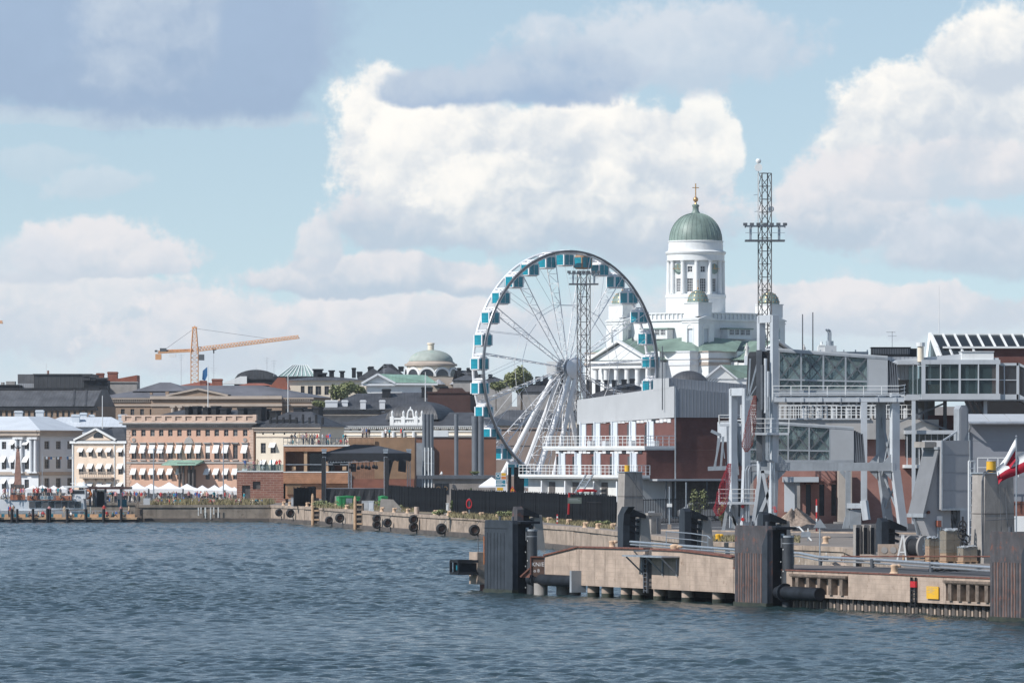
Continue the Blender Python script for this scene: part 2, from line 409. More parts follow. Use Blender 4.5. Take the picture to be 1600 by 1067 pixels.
tentw = mat('white_canvas', (.84, .84, .84), .9, var=.03)
fencem = mat('black_fence_panel', (.010, .012, .015), .8, var=.5, scale=1.5, spec=.1)
craneM = mat('crane_yellow_orange', (.66, .35, .17), .55, var=.08)
craneg = mat('crane_cab_grey', (.10, .11, .12), .5)
boatw = mat('boat_white', (.70, .71, .72), .4, var=.05, streak=.15)
boato = mat('boat_orange_dodger', (.40, .155, .09), .7, var=.1)
leafm = mat('leaves', (.08, .11, .035), .7, var=.5, scale=2.5)
leafd = mat('leaves_dull', (.21, .23, .10), .7, var=.5, scale=2.5)
trunkm = mat('bark', (.09, .065, .045), .9, var=.3, scale=3)
grassm = mat('dry_grass', (.235, .20, .105), .8, var=.45, scale=.6)
ropem = mat('rope', (.28, .24, .19), .9)
netm = mat('red_net_cord', (.33, .02, .035), .8)
netd = mat('faded_red_net_cord', (.22, .055, .045), .85)
glassc = glassmat('clear_green_glazing', (.10, .15, .155), .22)
glassb = glassmat('bridge_glazing', (.36, .44, .43), .24)  # pale body tint: light reflected by the panes put into the colour
glassd = glassmat('dark_glazing', (.035, .045, .055), .62)
clearplastic = mat('plastic_wrap', (.30, .32, .34), .25, var=.35, scale=3)
carton = mat('cardboard', (.34, .235, .16), .85, var=.12, scale=2)
blue = mat('blue_paint', (.03, .13, .30), .5)
signteal = mat('teal_print', (.01, .18, .26), .5)
signw = mat('sign_white', (.75, .75, .75), .5, var=.03)
lightgrey = mat('light_grey_paint', (.48, .50, .52), .5, var=.06)
silver = mat('silver_car_paint', (.45, .47, .49), .25, .4)
warnred = mat('warning_red', (.55, .03, .03), .5)
sandm = mat('gravel', (.30, .235, .19), .95, var=.35, scale=3, bump=.6)
goldish = mat('figurehead_stone', (.62, .60, .57), .8)
# ------------------------------------------------------------------ water, ground, hills
def make_water():
    ys = np.concatenate([np.arange(225, 480, .36), np.arange(480, 950, .85)])
    xs = np.arange(-82, 82.01, .215)
    Xg, Yg = np.meshgrid(xs, ys)
    rng = np.random.default_rng(3); Zg = np.zeros_like(Xg)
    for i in range(64):
        lam = float(np.exp(rng.uniform(math.log(.8), math.log(3.6)))); k = 2*math.pi/lam
        th = rng.normal(math.radians(75), .85)
        amp = .0060*lam**.9
        ph = rng.uniform(0, 6.28)
        wob = .6*np.sin(Xg*.11+Yg*.05+ph)+.5*np.sin(Xg*.05-Yg*.083+2*ph)
        s = np.sin(k*(Xg*math.cos(th)+Yg*math.sin(th))+ph+wob)
        Zg += amp*(s+.35*np.cos(2*(k*(Xg*math.cos(th)+Yg*math.sin(th))+ph+wob)))
    gust = .72+.28*np.sin(Xg*.045+Yg*.021+1.)*np.sin(Yg*.033-Xg*.012)
    Zg *= gust
    # a few longer swells of a passing wake near the camera
    for y0, a, ln in ((283, .16, 3.2), (291, .10, 3.), (268, .10, 3.5), (300, .08, 2.8)):
        yy = Yg-(y0+4*np.sin(Xg*.13+y0)+.1*Xg)
        Zg += a*np.exp(-(yy/ln)**2)*(.55+.45*np.sin(Xg*.35+y0)*np.sin(Xg*.12+.7*y0))
    h, w = Xg.shape
    vs = np.stack([Xg, Yg, Zg], -1).reshape(-1, 3).astype(np.float32)
    a = (np.arange(h-1)[:, None]*w+np.arange(w-1)[None, :]).ravel()
    fs = np.stack([a, a+1, a+w+1, a+w], -1).astype(np.int32)
    me = bpy.data.meshes.new('water'); me.vertices.add(len(vs)); me.vertices.foreach_set('co', vs.ravel())
    me.loops.add(fs.size); me.loops.foreach_set('vertex_index', fs.ravel())
    me.polygons.add(len(fs)); me.polygons.foreach_set('loop_start', np.arange(0, fs.size, 4, dtype=np.int32))
    me.polygons.foreach_set('use_smooth', np.ones(len(fs), dtype=bool))
    me.update(); me.validate()
    m = bpy.data.materials.new('harbour_water'); m.use_nodes = True; nt = m.node_tree; b = nt.nodes['Principled BSDF']
    b.inputs['Roughness'].default_value = .11; b.inputs['IOR'].default_value = 1.33
    tc = nt.nodes.new('ShaderNodeTexCoord')
    def noise(scale, det, st=(1, 1, 1), rough=.6):
        mp = nt.nodes.new('ShaderNodeMapping'); mp.inputs[3].default_value = st; nt.links.new(tc.outputs['Object'], mp.inputs[0])
        n = nt.nodes.new('ShaderNodeTexNoise'); n.inputs['Scale'].default_value = scale; n.inputs['Detail'].default_value = det; n.inputs['Roughness'].default_value = rough
        nt.links.new(mp.outputs[0], n.inputs[0]); return V(nt, n.outputs[0])
    nt.links.new(mixc(nt, noise(.03, 4).rng(.35, .65), WATER_A, WATER_B), b.inputs['Base Color'])
    bn = nt.nodes.new('ShaderNodeBump'); bn.inputs['Strength'].default_value = .9; bn.inputs['Distance'].default_value = .13
    hgt = noise(2.4, 4, (1, .6, 1), .65)*.8+noise(7, 3, (1, .6, 1))*.3
    nt.links.new(hgt.so, bn.inputs['Height']); nt.links.new(bn.outputs[0], b.inputs['Normal'])
    me.materials.append(m)
    o = link('water', me); o['kind'] = 'structure'
    far = M()
    for x0, x1, y0, y1 in ((-1500, -82, -1200, 950), (82, 1500, -1200, 950), (-82, 82, -1200, 225)):
        far.quad((x0, y0, -.02), (x1, y0, -.02), (x1, y1, -.02), (x0, y1, -.02))
    struct(far, 'open_water', m)
    bed = M(); bed.quad((-1500, -1200, -6), (1500, -1200, -6), (1500, 950, -6), (-1500, 950, -6)); struct(bed, 'sea_bed', soil)
WATER_A, WATER_B = (.012, .032, .036), (.024, .044, .044)
make_water()

SHORE = [(-54.5, 905), (-53.7, 866), (-34.4, 866), (-25.9, 828), (-19, 780), (-10.2, 732), (-4.1, 704), (2.8, 633), (6.4, 612), (16.5, 512), (26.6, 481),
         (25.3, 398), (8.6, 425.6), (3.1, 423.2), (41.1, 336), (69, 270)]
gm = M(); gm.add([(-1500, 905, 2.4)]+[(x, y, 2.4) for x, y in SHORE]+[(1500, 270, 2.4), (1500, 1065, 2.4), (-1500, 1065, 2.4)], [tuple(range(len(SHORE)+4))])
struct(gm, 'quay_ground', paving)
hm = M()
prof = [(1064, 2.38), (1150, 7), (1260, 13), (1400, 19), (1600, 22), (1800, 23)]
for (ya, za), (yb, zb) in zip(prof, prof[1:]): hm.quad((-1500, ya, za), (1500, ya, za), (1500, yb, zb), (-1500, yb, zb))
struct(hm, 'hill', paving)

paintw = mat('old_white_paint', (.6, .6, .58), .9, var=.3, scale=3)
def quay_wall(name, pts, matl, zt=2.4, zb=-1.5, sect=7., ledge=True):
    """quay face: a coping beam with concrete sections under it, open joints between them"""
    cp = M(); ld = M(); root = None; secs = []
    for (xa, ya), (xb, yb) in zip(pts, pts[1:]):
        a, b = Vector((xa, ya, 0)), Vector((xb, yb, 0)); d = (b-a); L = d.length; d.normalize(); n = Vector((d.y, -d.x, 0))
        if n.y > 0.3 and abs(n.x) < .3: n = -n
        cp.prism([a+Vector((0, 0, zt-.35))-n*.6, a+Vector((0, 0, zt-.35))+n*.28, a+Vector((0, 0, zt+.02))+n*.28, a+Vector((0, 0, zt+.02))-n*.6], d*L)
        if ledge: ld.prism([a+Vector((0, 0, zb))-n*.2, a+Vector((0, 0, zb))+n*.5, a+Vector((0, 0, .48))+n*.5, a+Vector((0, 0, .62))-n*.2], d*L)
        k = max(1, round(L/sect))
        for i in range(k):
            p, q = a+d*(L*i/k+.04), a+d*(L*(i+1)/k-.04)
            pr = random.uniform(.10, .19)
            m = M(); m.prism([p+Vector((0, 0, zb))-n*.4, p+Vector((0, 0, zb))+n*pr, p+Vector((0, 0, zt-.353))+n*pr, p+Vector((0, 0, zt-.353))-n*.4], q-p)
            secs.append(m)
    root = struct(cp, name, matl)
    for m in secs: m.build('wall_section', conc2 if matl == conc and random.random() < .35 else matl, root)
    if ledge: ld.build('waterline_ledge', concd, root)
    return root
quay_wall('quay_wall', [(-150, 905)]+SHORE[0:3], concb, sect=9)
for px, z0 in ((309, .9), (313, 1.2), (320, .5), (328, .4), (333, 1.1), (340, .6)):
    v = (px-800)/F*865.4; M().box(v, v+.18, 865.38, 865.42, z0, 2.1).build('white_drip', paintw, None)['kind'] = 'structure'
quay_wall('quay_wall', SHORE[2:11], conc, sect=7)
back = quay_wall('quay_wall', [SHORE[10], SHORE[11]], conc, sect=7)

# roads on the quay: sheets 4 mm up, kerb and painted lines
def sheet(name, pts, m, z=2.404):
    s = M(); s.add([(p[0], p[1], z) for p in pts], [tuple(range(len(pts)))]); return struct(s, name, m)
# access road along the back quay, px 940-1480 in the photograph
def gp(px, py): v = G(px, py); return (v.x, v.y)
sheet('quay_road', [gp(925, 806), gp(1470, 806), gp(1500, 832), gp(1250, 829), gp(1020, 826), gp(940, 812)][::1], asphalt)
# dusty concrete deck at the right, asphalt strip on it
sheet('pier_deck_surface', [(8.7, 425.4), (3.4, 423.1), (30.8, 360.3), (58.5, 297), (75, 297), (60, 340), (25.6, 397.5)], deckm)
sheet('deck_road', [(18.5, 393.5), (24.5, 397), (60, 330), (61, 300), (33, 361)], asphalt, 2.408)
sheet('grass_verge', [(-52, 868), (-36, 868), (-36, 895), (-52, 895)], soil)
sheet('earth_verge', [gp(720, 806.5), gp(960, 812), (5.2, 640), (-3.3, 706), (-9.4, 733), (-18.2, 782), (-22, 800), (-12, 790)], soil)
for a, b in (((1050, 823), (1130, 824)), ((1200, 812), (1240, 812.5)), ((1285, 812.5), (1330, 813)), ((1000, 818), (1040, 818.5))):
    p, q = G(*a), G(*b); d = (q-p).normalized(); n = Vector((-d.y, d.x, 0))*.5
    s = M(); s.add([(v.x, v.y, 2.409) for v in (p-n, q-n, q+n, p+n)], [(0, 1, 2, 3)]); struct(s, 'road_marking', line)
p, q = G(1010, 829), G(1500, 835)
s = M(); s.bar((p.x, p.y, 2.46), (q.x, q.y, 2.46), .5, .14); struct(s, 'kerb', conc)
# ------------------------------------------------------------------ the city along the market square
WM = {}
def win_mesh(w, h, nx, nz, fm, d=.08):
    """window frame with mullions (front at y=0) and its glass sheet, shared between alike windows"""
    key = (round(w, 2), round(h, 2), nx, nz, fm.name)
    if key in WM: return WM[key]
    t = min(.12, w*.09); m = M()
    m.box(0, w, 0, d, 0, t); m.box(0, w, 0, d, h-t, h); m.box(0, t, 0, d, t, h-t); m.box(w-t, w, 0, d, t, h-t)
    for i in range(1, nx): x = w*i/nx; m.box(x-t*.4, x+t*.4, .01, d-.01, t, h-t)
    for i in range(1, nz): z = h*i/nz; m.box(t, w-t, .012, d-.012, z-t*.35, z+t*.35)
    g = M(); g.box(t*.6, w-t*.6, d*.55, d*.7, t*.6, h-t*.6)
    WM[key] = (m.mesh('window', fm), g.mesh('pane', paneM)); return WM[key]
def windows(root, rects, y=.18, nx=2, nz=2, fm=None, name='window'):
    for (a, b, c, e) in rects:
        f, g = win_mesh(b-a, e-c, nx, nz, fm or winframe)
        o = link(name, f, root, (a, y, c)); link('pane', g, o)
def awnings(root, rects, drop=.62, out=.9, y=-.02, skip=()):
    """white cloth awnings let down in front of windows"""
    for i, (a, b, c, e) in enumerate(rects):
        if i in skip: continue
        w, h = b-a+.15, e-c; key = ('awn', round(w, 2), round(h, 2), drop, out)
        if key not in WM:
            m = M(); z1, z0 = h+.05, h*(1-drop)+.2
            m.add([(0, 0, z1), (w, 0, z1), (w, -out, z0), (0, -out, z0), (0, -out, z0-.12), (w, -out, z0-.12)], [(0, 1, 2, 3), (3, 2, 5, 4)])
            m.add([(0, .0, z1-.03), (w, .0, z1-.03), (w, -out+.03, z0-.03), (0, -out+.03, z0-.03)], [(3, 2, 1, 0)])
            WM[key] = m.mesh('awning', awn)
        link('awning', WM[key], root, (a-.075, y, c+h*.0), None, (1, random.uniform(.85, 1.1), 1)) if random.random() > .06 else None
def blinds(root, rects, frac=.5, y=.10):
    for (a, b, c, e) in rects:
        key = ('bl', round(b-a, 2), round(e-c, 2), frac)
        if key not in WM: WM[key] = M().box(.05, b-a-.05, 0, .03, (e-c)*(1-frac), e-c-.03).mesh('blind', awn)
        link('blind', WM[key], root, (a, y, c))
def rects(fr, pxs, w, y0, y1):
    """windows centred on photo columns, w pixels wide, between rows y0 (top) and y1"""
    return [(fr.x(p-w/2), fr.x(p+w/2), fr.z(y1), fr.z(y0)) for p in pxs]
def shell(root, name, m, W, D, h, holes=(), d=.3, z0=0.):
    s = M(); s.holed(0, W, z0, h, list(holes), 0, d)
    s.quad((W, 0, z0), (W, D, z0), (W, D, h), (W, 0, h)); s.quad((0, D, z0), (0, 0, z0), (0, 0, h), (0, D, h))
    s.quad((W, D, z0), (0, D, z0), (0, D, h), (W, D, h)); s.quad((0, 0, h), (W, 0, h), (W, D, h), (0, D, h))
    s.quad((0, d+.35, z0), (W, d+.35, z0), (W, d+.35, h), (0, d+.35, h))
    return s.build(name, m, root)
def band(m, W, z0, z1, out, D=None, x0=0., both=True):
    m.box(x0-(out if both else 0), W+(out if both else 0), -out, (D if D else -.002), z0, z1)
def hip(m, W, D, z0, z1, ov=.4, inset=None, x0=0., ridge_y=None):
    """hipped roof with a ridge along x"""
    i = D/2 if inset is None else inset; ry = D/2 if ridge_y is None else ridge_y
    a, b, c, e = (x0-ov, -ov, z0), (W+ov, -ov, z0), (W+ov, D+ov, z0), (x0-ov, D+ov, z0); r0, r1 = (x0+i, ry, z1), (W-i, ry, z1)
    m.add([a, b, c, e, r0, r1], [(0, 1, 5, 4), (1, 2, 5), (2, 3, 4, 5), (3, 0, 4), (3, 2, 1, 0)])
def gable_x(m, W, D, z0, z1, ov=.3):
    """gabled roof, ridge along y, gables to front and back (solid)"""
    m.prism([(-ov, -ov, z0), (W+ov, -ov, z0), (W/2, -ov, z1)], (0, D+2*ov, 0))
def gable_y(m, W, D, z0, z1, ov=.3):
    m.prism([(-ov, -ov, z0), (-ov, D+ov, z0), (-ov, D/2, z1)], (W+2*ov, 0, 0))
def chimneys(root, lst, m, cap=None):
    for (x, y, w, d, z0, z1) in lst:
        c = M(); c.box(x, x+w, y, y+d, z0, z1); c.box(x-.1, x+w+.1, y-.1, y+d+.1, z1-.35, z1-.1)
        c.build('chimney', m, root)

# ---- white palace with pale roof at the far left
f = Fr(60, 1006, 2.6, -25); k = f.k
root = thing('palace', 'white three-storey palace with pale zinc roof at the left edge, behind the obelisk', 'building', f.loc, -25)
def wx(px): return (px-60)*f.kx
hE = f.z(672); W0 = wx(-70)
r1 = [(wx(p-3.6), wx(p+3.6), f.z(y1), f.z(y0)) for y0, y1 in ((690, 701.5), (713, 733), (749, 764)) for p in (-40, -22, 4, 18.5, 41)]
s = M(); s.holed(W0, 0, 0, hE, r1, 0, .3); s.quad((W0, .65, 0), (0, .65, 0), (0, .65, hE), (W0, .65, hE)); s.quad((0, 0, 0), (0, .65, 0), (0, .65, hE), (0, 0, hE))
s.build('front_wall', whitewall, root)
windows(root, r1, nx=2, nz=3); awnings(root, r1, .5, .8)
cc = M(); band(cc, 0, hE-.9, hE-.25, .55, x0=W0, both=False); band(cc, 0, hE-.25, hE, .8, x0=W0, both=False); band(cc, 0, f.z(742), f.z(737), .25, x0=W0, both=False); band(cc, 0, f.z(683), f.z(679), .3, x0=W0, both=False)
cc.build('cornice', beigelight, root)
for p in (25.5, 33.5, 49, 56.5):
    c = M(); x = wx(p); c.cyl((x, -.3, f.z(737)), (x, -.3, f.z(686)), .3, .26, 10); c.box(x-.5, x+.5, -.75, .1, f.z(686), f.z(683)); c.box(x-.5, x+.5, -.75, .1, f.z(739), f.z(737)); c.build('column', whitewall, root, True)
D = (190-60)*k/math.sin(R(25))*.42
dy = lambda px: (px-60)*k/math.sin(R(25))
sr = [(dy(p-3.4), dy(p+3.4), f.z(y1), f.z(y0)) for y0, y1 in ((689, 701.5), (713, 732), (747, 764)) for p in (71.5, 87, 102.5)]
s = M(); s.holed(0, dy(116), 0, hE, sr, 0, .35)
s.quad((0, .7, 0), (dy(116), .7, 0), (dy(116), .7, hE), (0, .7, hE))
s.xf(Matrix.Rotation(R(90), 4, 'Z')); s.build('side_wall', bluewhite, root)  # greyer copy of the white front: side shade put into the colour
for (a, b, c_, e) in sr:
    fm, g = win_mesh(b-a, e-c_, 2, 3, winframe); o = link('window', fm, root, (-.18, a, c_), (0, 0, R(90))); link('pane', g, o)
cs = M()
for z0, z1, o_ in ((hE-.9, hE-.25, .5), (hE-.25, hE, .75), (f.z(742), f.z(737), .22)): cs.box(.002, o_, -o_+.02, dy(116), z0, z1-.003)
cs.build('side_cornice', beigelight, root)
rf = M(); zr = f.z(650); yd = dy(116)
rf.add([(W0, -.8, hE), (.8, -.8, hE), (.8, yd, hE), (W0, yd, hE), (W0, yd*.5, zr), (-6.0, yd*.5, zr), (-6.0, yd, zr), (W0, yd, zr)],
       [(0, 1, 5, 4), (1, 2, 6, 5), (4, 5, 6, 7), (2, 3, 7, 6)])
rf.build('roof', roofw, root)
wing = thing('palace_wing', 'pale zinc hipped roof wing behind the cream pedimented house', 'building', atz(62, 1042, 2.6))
kk = 1042/F; wW = 135*kk; ze = H+(706-667)*kk-2.6; zr = H+(706-651)*kk-2.6
m = M(); m.box(0, wW, 0, 14, 0, ze); m.build('wall', bluewhite, wing)
m = M(); hip(m, wW, 14, ze, zr, .5, 3); m.build('roof', roofw, wing)
chimneys(wing, [((px-62)*kk, yy, w*kk, 1.6, zr-2.2, H+(706-py)*kk-2.6) for px, yy, w, py in ((50, 8, 12, 640), (16, 9, 12, 641), (110, 3, 12, 647), (120, 8, 10, 644), (133, 9, 8, 647), (182, 5, 13, 647))], bluewhite)

# ---- cream house with pediment
f = Fr(113, 1000, 2.6, -20); k = f.k
root = thing('town_house', 'cream two-storey house with pediment, black roof and small balcony', 'building', f.loc, -20)
W = f.x(197.5); hE = f.z(688.5)
r = [(f.x(p-3.6), f.x(p+3.6), f.z(y1), f.z(y0)) for y0, y1 in ((700.5, 713), (724.5, 741), (754, 766)) for p in (127, 142.5, 157.5, 172, 190)]
shell(root, 'wall', cream, W, 14, hE, r); windows(root, r, nx=2, nz=3); awnings(root, r, .52, .75)
c = M(); band(c, W, hE-.45, hE, .35); band(c, W, f.z(692.5), f.z(690.8), .12); c.box(f.x(180), f.x(181.2), -.14, -.002, 0, hE-.46); c.box(f.x(113), f.x(115), -.14, -.002, 0, hE-.46); c.box(W-.25, W+.04, -.14, -.002, 0, hE-.46)
c.build('cornice', white, root)
pz = f.z(670); t = M(); t.prism([(f.x(120), -.1, hE+.002), (f.x(181), -.1, hE+.002), (f.x(152), -.1, pz-.35)], (0, .4, 0)); t.build('pediment', cream, root)
t = M(); t.bar((f.x(117), -.3, hE+.12), (f.x(152), -.3, pz), .55, .3); t.bar((f.x(152), -.3, pz), (f.x(184), -.3, hE+.12), .55, .3); t.build('pediment_moulding', white, root)
lu = M(); lu.lathe([(0, 0), (.85, 0), (.85, .1), (0, .1)], n=14, a0=0, a1=math.pi); lu.xf(Matrix.Translation((f.x(155), -.12, hE+.55)) @ Matrix.Rotation(R(90), 4, 'X')); lu.build('lunette', paneM, root)
m = M(); m.prism([(f.x(118), .28, hE), (f.x(182), .28, hE), (f.x(152), .28, pz)], (0, 8, 0)); m.prism([(-.4, -.4, hE+.003), (-.4, 14.4, hE+.003), (f.x(150), 7, hE+2.3)], (.001, 0, 0))
hip(m, W, 14, hE+.004, f.z(668), .4, 3.4); m.build('roof', roofd, root)
b = M(); z0 = f.z(747); b.box(f.x(129), f.x(180), -1.2, -.002, z0, z0+.2)
for i in range(18):
    x = f.x(130)+(f.x(179)-f.x(130))*i/17; b.box(x-.05, x+.05, -1.15, -1.08, z0+.2, z0+.95)
b.box(f.x(129), f.x(180), -1.17, -1.06, z0+.95, z0+1.05)
for p in (134, 150, 165, 177): b.prism([(f.x(p), -.01, z0-.5), (f.x(p), -1., z0-.003), (f.x(p), -.01, z0-.003)], (.2, 0, 0))
b.build('balcony', beigelight, root)

# ---- apricot palace with balustrade
f = Fr(198, 996.5, 2.6, -20); k = f.k
root = thing('apricot_palace', 'long apricot three-storey palace with stone balustrade and rows of white awnings', 'building', f.loc, -20)
W = f.x(399); hE = f.z(662)
cols = [209.5, 224.5, 239, 253, 267.5, 282, 297.3, 312, 326.7, 341, 356, 370.5, 386]
top = [(f.x(p-3.6), f.x(p+3.6), f.z(681.5), f.z(671)) for p in cols]
mid = [(f.x(p-3.8), f.x(p+3.8), f.z(717), f.z(695)) for p in cols]
low = [(f.x(p-3.5), f.x(p+3.5), f.z(748.5), f.z(732)) for i, p in enumerate(cols) if not 288 < p < 318]
low2 = [(f.x(p-3.5), f.x(p+3.5), f.z(748.5), f.z(732)) for p in (303, 311)]
shell(root, 'wall', pink, W, 18, hE, top+mid+low)
windows(root, top, nx=2, nz=2, fm=stone); windows(root, mid, nx=2, nz=3); windows(root, low, nx=2, nz=3)
awnings(root, mid, .62, .8, skip=(11,)); awnings(root, low, .62, .8)
blinds(root, [r for i, r in enumerate(mid) if i != 11], .55); blinds(root, low, .5)
c = M(); band(c, W, hE-.25, hE, .55); band(c, W, hE, hE+.2, .95, D=18); c.box(-.02, W+.02, -.14, -.002, f.z(724), f.z(721)); c.box(-.02, W+.02, -.08, -.002, hE-.7, hE-.253)
for i in range(66): x = .1+i*(W-.4)/65; c.box(x, x+.17, -.52, -.003, hE-.5, hE-.254)
c.build('cornice', stone, root)
qn = M()
for i in range(24):
    z = i*(hE-.8)/24; w = .75 if i % 2 else .5
    qn.box(-.03, w, -.06, -.002, z, z+(hE-.8)/24-.04); qn.box(W-w, W+.03, -.06, -.002, z, z+(hE-.8)/24-.04)
qn.build('quoins', pinkstone, root)
for (a, b, c_, e) in mid:
    h = M(); h.box(a-.2, b+.2, -.3, -.002, e+.25, e+.42); h.box(a-.12, b+.12, -.12, -.002, e+.08, e+.25); h.box(a-.12, b+.12, -.2, -.002, c_-.25, c_-.08); h.build('window_hood', stone, root)
bl = M(); z0, z1 = hE+.2, f.z(648.5)
bl.box(-.5, W+.5, -.45, .05, z0+.002, z0+.3); bl.box(-.5, W+.5, -.45, .05, z1-.25, z1)
nb = 13
for i in range(nb+1):
    x = -.4+(W+.8)*i/nb; bl.box(x-.32, x+.32, -.5, .1, z0+.301, z1-.251) if 0 < i < nb else bl.box(x-.32, x+.32, -.5, .1, z0+.301, z1+.05)
    if i < nb:
        for j in range(7): xx = x+.5+((W+.8)/nb-1.)*j/6; bl.box(xx-.09, xx+.09, -.28, -.12, z0+.301, z1-.251)
bl.build('balustrade', pinkstone, root)
pt = M(); x0, x1 = f.x(288), f.x(315); z1 = f.z(727)
for x in (x0+.3, x0+1., x1-1., x1-.3): pt.cyl((x, -2.2, 0), (x, -2.2, z1), .22, .2, 8)
pt.box(x0, x1, -2.5, -.002, z1, z1+.45); pt.build('portico', darkstone, root)
cp = M(); cp.add([(f.x(266), -3.4, z1+.15), (f.x(321), -3.4, z1+.15), (f.x(321), 0, z1+.9), (f.x(266), 0, z1+.9), (f.x(266), -3.4, z1+.02), (f.x(321), -3.4, z1+.02), (f.x(321), 0, z1+.46), (f.x(266), 0, z1+.46)], [(0, 1, 2, 3), (7, 6, 5, 4), (0, 4, 5, 1), (1, 5, 6, 2), (3, 7, 4, 0)])
cp.build('canopy', copperl, root)
dr = M(); dr.box(x0+.8, x1-.8, -.1, -.003, 0, f.z(733)); dr.build('door', darkstone, root)
for p in (209.5, 386):
    md = M(); md.cyl((f.x(p), -.12, f.z(687)), (f.x(p), -.002, f.z(687)), .33, .33, 12); md.build('medallion', stone, root)
cr = M(); cr.prism([(f.x(297.3)-.9, -.2, f.z(693)), (f.x(297.3)+.9, -.2, f.z(693)), (f.x(297.3)+.5, -.2, f.z(685)), (f.x(297.3), -.2, f.z(681.5)), (f.x(297.3)-.5, -.2, f.z(685))], (0, .19, 0)); cr.build('crest', stone, root)
m = M(); hip(m, W, 18, hE+.21, f.z(640), 0, 6); m.build('roof', roofd, root)
for i, (px, w, py) in enumerate(((288, 6, 635), (301, 7, 634), (316, 9, 636), (330, 8, 634), (344, 11, 637), (372, 10, 637), (388, 12, 637), (396, 14, 636))):
    c = M(); x = f.x(px, 5); c.box(x, x+w*k, 5, 7, hE+.5, f.z(py)); c.box(x-.1, x+w*k+.1, 4.9, 7.1, f.z(py)-.3, f.z(py)); c.build('chimney', blackm, root)

# ---- cream palace behind the timber building
f = Fr(400, 988.6, 2.6, -20); k = f.k
root = thing('cream_palace', 'pale cream palace with low black hipped roof, right of the apricot palace', 'building', f.loc, -20)
W = f.x(500); hE = f.z(667)
r = rects(f, (411.5, 427), 8, 692, 708)+rects(f, (411.5, 427), 8, 719, 735); sm = [(f.x(p-1.3), f.x(p+1.3), f.z(679), f.z(676)) for p in range(411, 495, 17)]
shell(root, 'wall', cream2, W, 11, hE, r+sm); windows(root, r, nx=2, nz=3); awnings(root, r, .5, .8); windows(root, sm, nx=1, nz=1)
c = M(); band(c, W, hE-.3, hE, .5); band(c, W, hE-.75, hE-.3, .25); c.box(0, W, -.1, -.002, f.z(683), f.z(681.5)); c.build('cornice', beigelight, root)
m = M(); hip(m, W, 11, hE, f.z(643), .6, 3.5); m.build('roof', roofd, root)
sn = M()
for i in range(9): x = f.x(418)+i*1.15; sn.box(x, x+.3, .8, 1.1, hE+.4, hE+1.6+.5*(i % 2))
sn.box(f.x(417), f.x(463), .9, 1.0, hE+.8, hE+1.25); sn.build('roof_railing', blackm, root)
for px, w, py in ((404, 9, 640), (418, 11, 643), (456, 14, 638), (473, 12, 640), (486, 10, 638)):
    c = M(); c.box(f.x(px, 9), f.x(px+w, 9), 9, 11, hE, f.z(py)); c.box(f.x(px, 9)-.1, f.x(px+w, 9)+.1, 8.9, 11.1, f.z(py), f.z(py)+.25); c.build('chimney', blackm, root)

# ---- presidential-looking palace with black dome
f = Fr(520, 1032, 2.6, -20); k = f.k
root = thing('domed_palace', 'cream palace with black ribbed dome roof and white parapet statues', 'building', f.loc, -20)
W = f.x(769); hE = f.z(665)
r = [(f.x(p-2), f.x(p+2), f.z(672), f.z(669.5)) for p in range(548, 760, 14)]
r2 = rects(f, range(548, 760, 14), 7, 683, 699)
shell(root, 'wall', cream2, W, 18, hE, r+r2); windows(root, r, nx=1, nz=1); windows(root, r2, nx=2, nz=3)
c = M(); band(c, W, hE-.2, hE, .6); band(c, W, f.z(674.5), f.z(673.2), .2); band(c, W, f.z(680.5), f.z(679.5), .12)
for i in range(80): x = i*W/80; c.box(x, x+.14, -.5, -.003, hE-.55, hE-.203)
c.build('cornice', white, root)
for p in (600, 616, 632, 648, 664): cl = M(); cl.cyl((f.x(p), -.25, 3), (f.x(p), -.25, f.z(675)), .3, .27, 8); cl.build('column', white, root, True)
m = M(); hip(m, W, 18, hE, f.z(644), .7, 7); m.build('roof', roofd, root)
d = M(); n = 10; Wd, Dd, zt = f.x(700)-f.x(618), 10., f.z(627)-f.z(655)
# square dome: curved hip
prev = None
for i in range(n+1):
    t = i/n; a = Wd/2*(math.cos(t*math.pi/2)*.82+.18*(1-t)); zz = zt*math.sin(t*math.pi/2)**.9; a = max(a, .8); b = a*Dd/Wd
    ring = [(-a, -b, zz), (a, -b, zz), (a, b, zz), (-a, b, zz)]
    if prev: d.add(prev+ring, [(j, (j+1) % 4, 4+(j+1) % 4, 4+j) for j in range(4)])
    prev = ring
d.quad(*prev); d.xf(Matrix.Translation((f.x(659, 7), 7, f.z(655)))); d.build('dome', roofd, root)
pa = M(); z0, z1 = hE+.002, f.z(653); xa, xb = f.x(613), f.x(662)
pa.box(xa, xb, -.5, 0, z0, z0+.5); pa.box(xa, xb, -.5, 0, z1-.3, z1)
for i in range(20): x = xa+(xb-xa)*(i+.5)/20; pa.box(x-.08, x+.08, -.33, -.17, z0+.5, z1-.3)
for p in (614.5, 632, 652, 661): pa.box(f.x(p)-.35, f.x(p)+.35, -.55, .05, z0+.001, z1+.25); pa.cyl((f.x(p), -.25, z1+.25), (f.x(p), -.25, z1+.9), .16, .24, 8); pa.cyl((f.x(p), -.25, z1+.9), (f.x(p), -.25, z1+1.3), .22, .03, 8)
pa.build('parapet', white, root)
st = M(); x = f.x(643); pts = [(x-.6, -.2, z1-.2), (x-.5, -.2, z1+.9)]+[(x-.45*math.cos(a), -.2, z1+.9+.5*math.sin(a)) for a in (0, .6, 1.2, 1.9, 2.5, 3.14)]+[(x+.6, -.2, z1-.2)]
st.path(pts, .16, 8); st.cyl((x, -.2, z1+1.45), (x, -.2, z1+1.9), .2, .08, 8); st.build('crest_arch', white, root, True)
